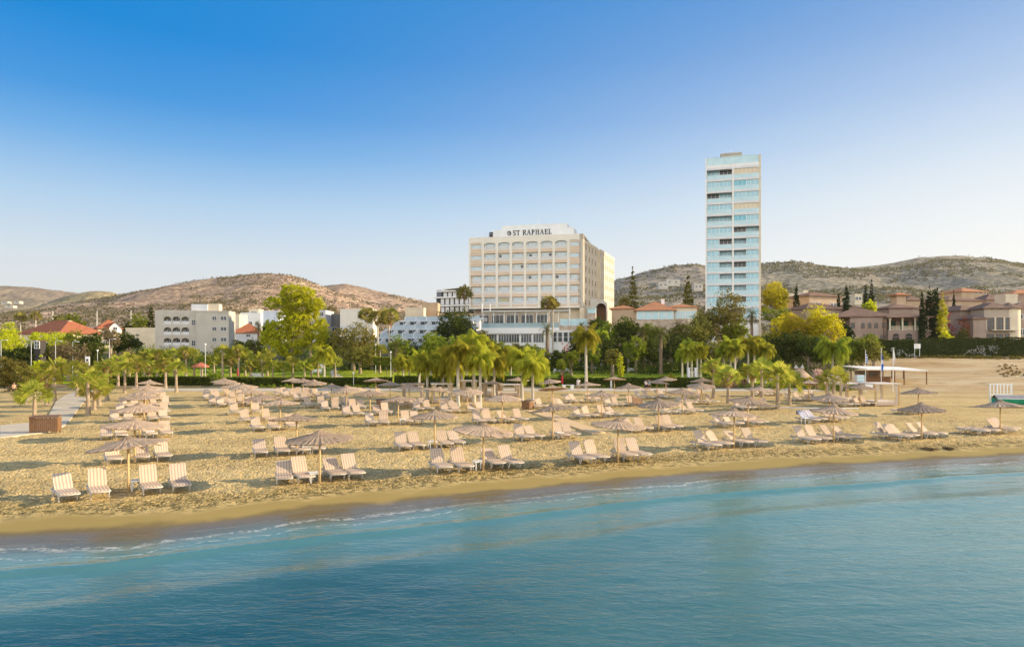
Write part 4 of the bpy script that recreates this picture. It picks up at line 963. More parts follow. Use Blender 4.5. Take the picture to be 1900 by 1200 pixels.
L_brown = leaf_mat('bare twigs and dry leaves', (0.13, 0.095, 0.055), (0.22, 0.165, 0.085), 0.2)
L_red = leaf_mat('bougainvillea flowers', (0.40, 0.03, 0.09), (0.60, 0.16, 0.10), 0.4)
L_pinkf = leaf_mat('oleander flowers', (0.62, 0.40, 0.36), (0.75, 0.58, 0.50), 0.4)
L_white = leaf_mat('white oleander flowers', (0.55, 0.53, 0.48), (0.75, 0.72, 0.66), 0.3)
L_grass = leaf_mat('lawn grass', (0.24, 0.31, 0.018), (0.48, 0.50, 0.03), 0.5)
B_palm = mat('palm trunk', (0.33, 0.235, 0.15), (0.46, 0.36, 0.25), 2.0, 0.95, 0.8, 9, stretch=(1, 1, 5))
B_pale = mat('pale palm trunk', (0.44, 0.385, 0.30), (0.56, 0.50, 0.41), 2.0, 0.9, 0.5, 6, stretch=(1, 1, 6))
B_dark = mat('dark palm trunk', (0.14, 0.10, 0.065), (0.25, 0.18, 0.12), 2.0, 0.95, 0.9, 8, stretch=(1, 1, 4))
B_bark = mat('tree bark', (0.22, 0.165, 0.11), (0.36, 0.28, 0.20), 1.5, 0.95, 0.7, 6, stretch=(2, 2, 0.6))

def unit(v): return v / np.linalg.norm(v)

def fan_crown(seed, n=26, drop=-0.5, blade=0.62, pet=0.5):
    """upright and spreading fans of a young fan palm, crown radius about 1"""
    r = np.random.default_rng(seed); Q = []
    for i in range(n):
        az = i * 2.399 + r.normal(0, .2); el = math.asin(np.clip(0.98 - (0.98 - drop) * ((i + .5) / n) ** 0.85, -1, 1))
        d = np.array([math.cos(el) * math.cos(az), math.cos(el) * math.sin(az), math.sin(el)])
        side = unit(np.cross(d, [0, 0, 1.0]) + 1e-6); nrm = unit(np.cross(side, d)); ro = r.uniform(-1.15, 1.15); side, nrm = side * math.cos(ro) + nrm * math.sin(ro), nrm * math.cos(ro) - side * math.sin(ro)
        p0 = d * 0.08; p1 = d * pet * r.uniform(.85, 1.1) + np.array([0, 0, -.06 * math.cos(el)])
        Q.append([p0 - side * .018, p0 + side * .018, p1 + side * .014, p1 - side * .014])
        b = blade * r.uniform(.85, 1.12); m = 13
        for k in range(m):
            a = R(-88 + 176 * k / (m - 1)); dd = unit(d * math.cos(a) + side * math.sin(a) + nrm * .10 * abs(math.sin(a)))
            w = unit(np.cross(dd, nrm)) * b * .07; mid = p1 + dd * b * .6; tip = p1 + dd * b * (1 - .25 * abs(math.sin(a))) + np.array([0, 0, -.13 * b * r.uniform(.5, 1.6)])
            Q.append([p1, mid - w, tip, mid + w])
    return np.array(Q)

def feather_crown(seed, n=18, L=1.0, droop=1.0, up=75, low=-15, leaflet=0.26, pairs=26, hang=0.8):
    """arching feather fronds; hang: how far leaflets drop below their rib; frond length about 1"""
    r = np.random.default_rng(seed); Q = []
    for i in range(n):
        az = i * 2.399 + r.normal(0, .22); t0 = (i + .5) / n; el = R(up + (low - up) * t0 + r.normal(0, 5))
        d = np.array([math.cos(az), math.sin(az), 0]); l = L * r.uniform(.85, 1.1)
        p = np.array([0, 0, 0.0]); e = el; pts = [p.copy()]
        ns = 9
        for s in range(ns):
            p = p + (d * math.cos(e) + np.array([0, 0, 1]) * math.sin(e)) * l / ns; pts.append(p.copy())
            e = max(e - R(droop * (8 + 9 * s / ns) * (.55 + .9 * math.cos(el))), R(-86))
        pts = np.array(pts); side = np.array([-math.sin(az), math.cos(az), 0])
        for a, b in zip(pts[:-1], pts[1:]): Q.append([a - side * .012, a + side * .012, b + side * .010, b - side * .010])
        for k in range(pairs):
            t = .10 + .9 * (k + r.random() * .6) / pairs; j = min(int(t * ns), ns - 1); f = t * ns - j
            q = pts[j] * (1 - f) + pts[j + 1] * f; ax = unit(pts[j + 1] - pts[j])
            ll = leaflet * (math.sin(math.pi * min(1, .12 + .86 * t)) * .75 + .3) * r.uniform(.8, 1.15)
            for sg in (-1, 1):
                v = unit(side * sg * (1 - .45 * hang) + ax * .45 + np.array([0, 0, -hang * r.uniform(.5, 1.25)]))
                w = ax * ll * .05; tip = q + v * ll + np.array([0, 0, -.10 * hang * ll]); mid = q + v * ll * .5
                Q.append([q, mid - w, tip, mid + w])
    return np.array(Q)

def crown_quads(blobs, n, size, seed, fill=0.5, clump=22):
    """leaf clumps spread through the crown; blobs: (x, y, z, rx, ry, rz)"""
    r = np.random.default_rng(seed); B = np.array(blobs, float)
    w = (B[:, 3] * B[:, 5]); w = w / w.sum(); nc = max(1, n // clump)
    bi = r.choice(len(B), nc, p=w); d = r.normal(size=(nc, 3)); d /= np.linalg.norm(d, axis=1)[:, None]
    rad = fill + (1.05 - fill) * r.random(nc) ** .6
    C = B[bi, :3] + d * rad[:, None] * B[bi, 3:]
    P = np.repeat(C, clump, 0); sp = np.repeat(np.min(B[bi, 3:], axis=1) * r.uniform(.10, .24, nc), clump)
    P = P + r.normal(size=P.shape) * sp[:, None] * np.array([1, 1, .75])
    return leaf_quads(P, size * r.uniform(.6, 1.35, len(P)), r)

def trunk_mesh(name, m, base=1.0, top=.62, flare=1.35, rings=14, bend=0.03, n=9, seed=0):
    r = np.random.default_rng(seed); b = MB(); pts = []; rad = []
    for i in range(rings + 1):
        t = i / rings; pts.append((bend * math.sin(t * 2.6 + seed), bend * math.sin(t * 1.9 + seed * 2), t)); rad.append((base + (top - base) * t) * (1 + (flare - 1) * math.exp(-t * 9)) * r.uniform(.95, 1.05))
    vs = []
    for (x, y, z), q in zip(pts, rad): vs += [(x * 3 + q * math.cos(2 * math.pi * k / n), y * 3 + q * math.sin(2 * math.pi * k / n), z) for k in range(n)]
    fs = [(i * n + k, i * n + (k + 1) % n, (i + 1) * n + (k + 1) % n, (i + 1) * n + k) for i in range(rings) for k in range(n)] + [tuple((rings) * n + k for k in range(n))]
    b.add(vs, fs); return b.mesh(name, m, True)

def tree_limbs(name, blobs, h, r0, m, seed):
    """tapering trunk of height h that forks into a limb for each blob"""
    r = random.Random(seed); b = MB(); fork = h
    b.tube([(0, 0, -.3), (r.uniform(-.1, .1), 0, fork * .5), (0, 0, fork)], [r0 * 1.35, r0, r0 * .8], 9)
    for x, y, z, rx, ry, rz in blobs:
        b.tube([(0, 0, fork * r.uniform(.75, 1)), (x * .45 + r.uniform(-.2, .2), y * .45, fork + (z - fork) * .5), (x, y, z)], [r0 * .55, r0 * .36, r0 * .1], 7)
        for k in range(3):
            a = r.uniform(0, 6.3); b.tube([(x * .7, y * .7, fork + (z - fork) * .7), (x + rx * .7 * math.cos(a), y + ry * .7 * math.sin(a), z + rz * r.uniform(-.1, .6))], [r0 * .25, r0 * .05], 5)
    return b.mesh(name, m, True)

TR_fan = [trunk_mesh('fan trunk', B_palm, 1, .62, 1.5, seed=s) for s in (1, 2)]
TR_slim = [trunk_mesh('slim trunk', B_pale, 1, .75, 1.35, bend=.05, seed=s) for s in (3, 4, 5)]
TR_dark = [trunk_mesh('dark trunk', B_dark, 1, .9, 1.2, bend=.01, seed=s) for s in (6, 7)]
CR_fan = [quads_mesh('fan crown', fan_crown(s, 18 + 2 * (s % 3), -.25, .66, .56), L_fan) for s in (1, 2, 3, 4, 5, 6)]
CR_queen = [quads_mesh('queen crown', feather_crown(s, 20 + s % 3, 1, 1.2, 80, 0, .40, 58, .95), L_queen) for s in (11, 12, 13, 14)]
CR_queend = [quads_mesh('queen crown', feather_crown(s, 20, 1, 1.2, 80, -2, .40, 56, .95), L_queend) for s in (15, 16)]
CR_date = [quads_mesh('date crown', feather_crown(s, 30, 1, .75, 84, -32, .2, 26, .25), L_date) for s in (21, 22)]
CR_wash = [quads_mesh('tall palm crown', fan_crown(s, 26, -.45, .6, .55), L_wash) for s in (31, 32)]
SK_dry = [quads_mesh('dry skirt', fan_crown(s, 16, -.97)[:, :, :] * np.array([.8, .8, 1.0]) , L_dry) for s in (41, 42)]
for me in SK_dry: pass

def palm(kind, x, yb, ytop, label, group, D=None, width=None, name=None):
    if D is None: X, D, Z = G(x, yb)
    else: X = at(x, D); Z = T(X, D)
    H = zz(ytop, D) - Z; rz = rnd.uniform(0, 6.28)
    nm = name or {'fan': 'fan_palm', 'queen': 'queen_palm', 'queend': 'queen_palm', 'date': 'date_palm', 'wash': 'tall_fan_palm'}[kind]
    root = thing(nm, label, 'palm tree', (X, D, Z), rz, group)
    if kind == 'fan': cr = width or min(1.6, H * .40); th = H - cr * 1.12; tr = rnd.choice(TR_fan); r = .13 + .014 * H; cm = rnd.choice(CR_fan); sz = (cr, cr, cr)
    elif kind in ('queen', 'queend'): cr = width or min(3.0, H * .46); cr *= .82; th = H - cr * .72; tr = rnd.choice(TR_slim); r = .10 + .012 * H; cm = rnd.choice(CR_queen if kind == 'queen' else CR_queend); sz = (cr, cr, cr * 1.05)
    elif kind == 'date': cr = width or min(2.9, H * .42); th = H - cr * .72; tr = rnd.choice(TR_dark); r = .24 + .012 * H; cm = rnd.choice(CR_date); sz = (cr, cr, cr)
    else: cr = (width or 1.5) * 1.25; th = H - cr * .8; tr = rnd.choice(TR_slim); r = .2; cm = rnd.choice(CR_wash); sz = (cr, cr, cr)
    put('trunk', tr, root, (0, 0, -.1), scale=(r, r, th + .1))
    put('crown', cm, root, (0, 0, th - .05), rnd.uniform(0, 6.28), sz)
    if kind == 'wash' or (kind == 'fan' and rnd.random() < .35): put('dead_fronds', rnd.choice(SK_dry), root, (0, 0, th - .12), 0, (cr * .5, cr * .5, cr * (.8 if kind == 'wash' else .7)))
    return root

PG = 'young fan palms standing on the beach'
for x, yb, yt, lab in ((64, 776, 696, 'young fan palm right behind the wooden bin enclosure'), (86, 752, 672, 'fan palm second nearest the path behind the bin palm'), (101, 744, 655, 'tallest beach fan palm left of the concrete path'),
    (143, 736, 660, 'fan palm with leaning trunk at the head of the path'), (163, 770, 672, 'slim fan palm right beside the concrete path edge'), (175, 761, 690, 'short bushy fan palm just right of the path palm'),
    (184, 752, 680, 'small dark fan palm tucked behind the short bushy one'), (199, 743, 657, 'tall fan palm between path and first line of umbrellas'), (232, 729, 661, 'fan palm behind the short palms with yellow lower fronds'),
    (253, 720, 655, 'fan palm standing left of the farthest first line umbrella'), (307, 722, 654, 'straight fan palm between first and second umbrella lines'), (327, 728, 660, 'thick trunked fan palm alone between first and second umbrella lines'),
    (1324, 739, 654, 'tall fan palm left of the pair by the dark fence'), (1351, 748, 670, 'full fan palm with yellow skirt in front of dark fence'), (1396, 737, 664, 'fan palm behind umbrella in the group of three'),
    (1413, 741, 657, 'tallest fan palm in the group behind the umbrellas'), (1443, 758, 662, 'spiky fan palm standing farthest out on the sand'), (1465, 752, 679, 'round fan palm right of the spiky one'), (1547, 756, 672, 'fan palm rising out of an umbrella before the beach bar')):
    palm('fan', x, yb, yt, lab, PG)
QG = 'slim queen palms in a row along the beach edge'
for x, yb, yt, w, lab in ((602, 711, 636, 2.6, 'lone queen palm with white trunk and fronds hanging right'), (748, 716, 655, 2.2, 'queen palm before the lawn left of the first cabana'), (778, 722, 646, 2.4, 'queen palm over the first cabana roof'),
    (793, 747, 650, 2.3, 'queen palm with two thin stems beside the first cabana'), (822, 744, 640, 2.6, 'queen palm left of the second cabana'), (850, 753, 622, 3.0, 'thick trunked queen palm tallest in the row'),
    (858, 740, 632, 2.4, 'queen palm leaning behind the thick trunked one'), (878.5, 746, 606, 2.7, 'highest crowned queen palm before the terrace'), (891, 753, 640, 2.4, 'queen palm in front of the third cabana'),
    (902, 735, 628, 2.5, 'queen palm behind the third cabana'), (931, 716, 634, 2.5, 'queen palm on the grass edge left of tall trunk'), (969, 744, 634, 2.6, 'queen palm with bright trunk beside the white cabana'),
    (988, 754, 648, 2.5, 'queen palm next to the brown bin with orange lower fronds'), (1087, 722, 598, 3.4, 'big grey trunked queen palm standing before the lawn')):
    palm('queen', x, yb, yt, lab, QG, width=w * rnd.uniform(1.0, 1.25))
for x, yb, yt, w, lab in ((760, 712, 648, 2.6, 'queen palm behind the cabanas, first of the back row'), (800, 711, 640, 2.8, 'queen palm behind the cabanas, second of the back row'), (838, 710, 632, 2.8, 'queen palm of the back row behind the thick trunk'), (866, 711, 618, 3.0, 'queen palm of the back row left of highest crown'),
    (908, 710, 632, 2.8, 'queen palm of the back row right of highest crown'), (948, 711, 640, 2.8, 'queen palm of the back row before the white pavilion'), (1000, 713, 654, 2.4, 'last queen palm of the back row beside date palm'), (917, 738, 646, 2.5, 'queen palm standing next to the brown roofed cabana'), (836, 748, 650, 2.3, 'queen palm at the right corner of the second cabana')):
    palm('queend' if x in (800, 838, 948, 1000) else 'queen', x, yb, yt, lab, QG, width=w * rnd.uniform(1.05, 1.3))
palm('queend', 1116, 688, 606, 'tall drooping queen palm behind the grey trunked one', QG, width=3.0)
palm('queend', 1166, 690, 632, 'small green palm on the dark side of the lawn', QG, width=2.0)
RG = 'queen palms clustered by the poolside gate'
for x, yb, yt, w, lab in ((1266, 708, 642, 2.0, 'thin queen palm at the outer end of gate cluster'), (1276, 712, 634, 2.3, 'queen palm with pale leaning stem in gate cluster'), (1283, 705, 640, 2.2, 'queen palm behind the pale leaning stem'), (1294, 712, 632, 2.4, 'queen palm left of the white gate pillars'),
    (1300, 706, 636, 2.3, 'queen palm right of the white gate pillars'), (1344, 714, 636, 2.4, 'queen palm behind the dark fence'), (1356, 714, 619, 2.7, 'orange tinted queen palm above the dark fence'), (1364, 716, 630, 2.5, 'queen palm with brown fronds along its stem'),
    (1388, 712, 617, 2.7, 'full golden queen palm left in the top pair'), (1399, 710, 616, 2.8, 'highest golden queen palm right in the top pair'), (1420, 712, 630, 2.5, 'queen palm at the right end of gate cluster')):
    palm('queend' if x in (1266, 1283, 1344) else 'queen', x, yb, yt, lab, RG, width=w * rnd.uniform(.9, 1.15))
palm('queend', 1545, 716, 616, 'very wide drooping queen palm left of the flags', None, width=4.2)
DG = 'date palms around the hotel garden'
for x, yt, D, w, lab in ((1015, 596, 148, 2.3, 'date palm before the white pavilion with dark arching fronds'), (1079, 595, 152, 1.6, 'small date palm in front of the stone lift tower'), (734, 628, 135, 2.6, 'date palm on the lawn before stepped building'),
    (792, 622, 150, 2.2, 'dark date palm at the foot of stepped building'), (1193, 605, 140, 2.2, 'date palm on the right lawn below the restaurant'), (1395, 568, 168, 3.0, 'feather palm at the foot of the glass tower'), (1258, 592, 155, 2.0, 'low date palm before the restaurant plinth'),
    (1226, 602, 128, 2.6, 'stout date palm with orange trunk on the right lawn'), (470, 630, 150, 2.4, 'dark date palm left of the tall green tree'), (480, 596, 190, 2.2, 'grey green palm in front of the dormer villa')):
    palm('date', x, None, yt, lab, DG, D=D, width=w)
WG = 'tall palms with bushy heads'
for x, yt, D, w, lab in ((701, 573, 150, 2.0, 'tall palm left of pair before the stepped building'), (722, 571, 152, 2.0, 'tall palm right of pair before the stepped building'), (681, 570, 160, 1.8, 'tall brownish palm behind the dark ficus'), (863, 529, 176, 2.0, 'tall palm against left edge of big hotel'),
    (1018, 549, 158, 1.7, 'tall palm rising from the hotel terrace'), (1026, 554, 159, 1.4, 'slightly shorter palm beside the terrace palm'), (38, 580, 230, 1.6, 'far palm above red roof, left one'), (66, 577, 230, 1.6, 'far palm above red roof, right one'), (1158, 552, 190, 1.4, 'palm beside Norfolk pine right of hotel')):
    palm('wash', x, None, yt, lab, WG, D=D, width=w)
FG = 'fan palms planted along the garden edge'
for x, yb, yt, lab in ((413, 704, 634, 'tall garden fan palm with bare bulging trunk'), (443, 704, 634, 'open star shaped garden palm on slim trunk'), (465, 704, 660, 'small garden fan palm next to the star shaped palm'), (486, 703, 648, 'bushy garden fan palm behind the hedge'), (506, 703, 660, 'thin garden fan palm left of tall tree trunk'),
    (526, 702, 664, 'garden fan palm in front of the tall tree'), (543, 700, 655, 'shaded garden fan palm under the tall tree'), (565, 703, 662, 'small garden fan palm with dark trunk'), (577, 702, 658, 'last garden fan palm before the lone queen palm'), (345, 704, 636, 'yellow garden fan palm in front of apartment block'),
    (323, 702, 640, 'dark garden fan palm in front of apartment block'), (292, 705, 640, 'garden fan palm beside thin stem under apartment block'), (705, 692, 632, 'small headed palm on tall stem by lawn'), (397, 702, 650, 'shaded garden fan palm by the white pole'), (276, 712, 662, 'yellow fan palm right of the umbrella line end'),
    (219, 716, 652, 'garden palm behind the tall path side palms'), (240, 708, 648, 'garden palm just left of the apartment block foot'), (268, 704, 644, 'garden palm below the apartment block left corner'), (310, 700, 646, 'garden palm between the straight beach palm and yellow one'),
    (360, 701, 640, 'garden palm under the apartment block middle'), (428, 700, 650, 'garden palm between bulging trunk and star shaped palm'), (455, 698, 642, 'garden palm close behind the star shaped palm'), (496, 698, 640, 'garden palm behind the thin one by the tall tree'), (590, 702, 650, 'garden palm left beside the lone queen palm'), (622, 700, 654, 'garden palm at the bend of the garden path'),
    (375, 703, 652, 'red tipped palm near the poolside parasol')):
    palm('fan', x, yb, yt, lab, FG, name='garden_palm')

# ---- broadleaf trees, conifers and bushes
def tree(name, cat, label, x, D, ytop, halfw, m, seed, shape='round', n=5200, leaf=.30, trunk=.3, group=None, base=None, thick=None, bark=None):
    """halfw: half width in photo pixels at distance D"""
    X = at(x, D); Z = T(X, D) if base is None else base; H = zz(ytop, D) - Z; w = halfw * D / FPX; d = thick or w
    root = thing(name, label, cat, (X, D, Z), 0, group); r = random.Random(seed)
    if shape == 'round':
        ch = min(H * .78, w * 2.0); zc = H - ch / 2
        bl = [(r.uniform(-.35, .35) * w, r.uniform(-.35, .35) * d, zc + r.uniform(-.15, .25) * ch, w * .62, d * .62, ch * .42)]
        for k in range(7):
            a = 6.283 * k / 7 + r.uniform(-.3, .3); q = r.uniform(.50, .66); bl.append((w * q * math.cos(a), d * q * math.sin(a), zc + r.uniform(-.28, .24) * ch, w * r.uniform(.30, .44), d * r.uniform(.30, .44), ch * r.uniform(.2, .3)))
        put('trunk', tree_limbs('trunk', bl[1:6], H - ch * .8, .12 + .035 * H * .8, bark or B_bark, seed), root)
    elif shape == 'bush':
        bl = [(r.uniform(-.6, .6) * w, r.uniform(-.5, .5) * d, H * r.uniform(.25, .55), w * r.uniform(.35, .55), d * r.uniform(.35, .55), H * r.uniform(.3, .45)) for k in range(8)]
        put('trunk', tree_limbs('trunk', bl[:5], H * .25, .08 + .02 * H, bark or B_bark, seed), root)
    elif shape == 'column':
        bl = [(0, 0, H * (.06 + .9 * k / 9), w * (math.sin(math.pi * (.18 + .8 * k / 9.5)) ** .7) * .95, d * (math.sin(math.pi * (.18 + .8 * k / 9.5)) ** .7) * .95, H * .085) for k in range(10)]
        put('trunk', MB().tube([(0, 0, -.2), (0, 0, H * .9)], [.2, .04], 7).mesh('trunk', B_bark), root)
    elif shape == 'norfolk':
        bl = []
        for k in range(16):
            t = k / 15; rr = w * (1 - t) ** .85 + .15
            for j in range(6): a = 1.047 * j + t * 5; bl.append((rr * .6 * math.cos(a), rr * .6 * math.sin(a), H * (.12 + .86 * t), rr * .52, rr * .52, H * .026))
        put('trunk', MB().tube([(0, 0, -.2), (0, 0, H)], [.35, .04], 7).mesh('trunk', B_bark), root)
    elif callable(shape):
        bl, limbs = shape(w, d, H)
        put('trunk', limbs(bl), root)
    q = crown_quads(bl, n, leaf, seed, .35 if shape in ('column', 'norfolk') else .45)
    q[:, :, 2] = np.maximum(q[:, :, 2], .05)
    put('crown', quads_mesh('crown', q, m), root)
    return root

def euc(w, d, H):
    S = w / 50.0
    bl = [(x * S, y * S * .8, H * z, rx * S, rx * S * .9, H * rz) for x, y, z, rx, rz in ((-6, 0, .90, 19, .09), (16, 5, .88, 18, .085), (-25, -4, .76, 22, .08), (34, 0, .76, 17, .085), (6, 0, .78, 24, .10), (26, 8, .64, 16, .07), (-8, 6, .62, 20, .09), (10, -6, .58, 20, .09),
        (-28, 0, .46, 24, .10), (-42, 5, .36, 18, .09), (0, 0, .46, 24, .10), (38, -4, .42, 22, .10), (30, 3, .30, 24, .09), (-16, -6, .30, 24, .09), (44, 6, .52, 12, .07), (-8, 0, .20, 20, .07))]
    def limbs(bl):
        b = MB()
        b.tube([(S * -9, 0, -.3), (S * -3, 0, H * .25), (S * 2, 0, H * .5), (S * 4, 0, H * .9)], [.34, .26, .2, .06], 8)
        b.tube([(S * 27, 0, -.3), (S * 27, 0, H * .2), (S * 30, 0, H * .4), (S * 24, 0, H * .7)], [.42, .32, .22, .06], 8)
        for x, y, z, *_ in bl: b.tube([(x * .35 + S * 3, 0, z - H * .12), (x, y, z)], [.13, .03], 6)
        return b.mesh('trunk', B_bark, True)
    return bl, limbs
tree('tall_tree', 'tree', 'tallest bright yellow green tree with two bare trunks', 546, 150, 527, 55, L_euc, 51, euc, 26000, .36)
TG = None
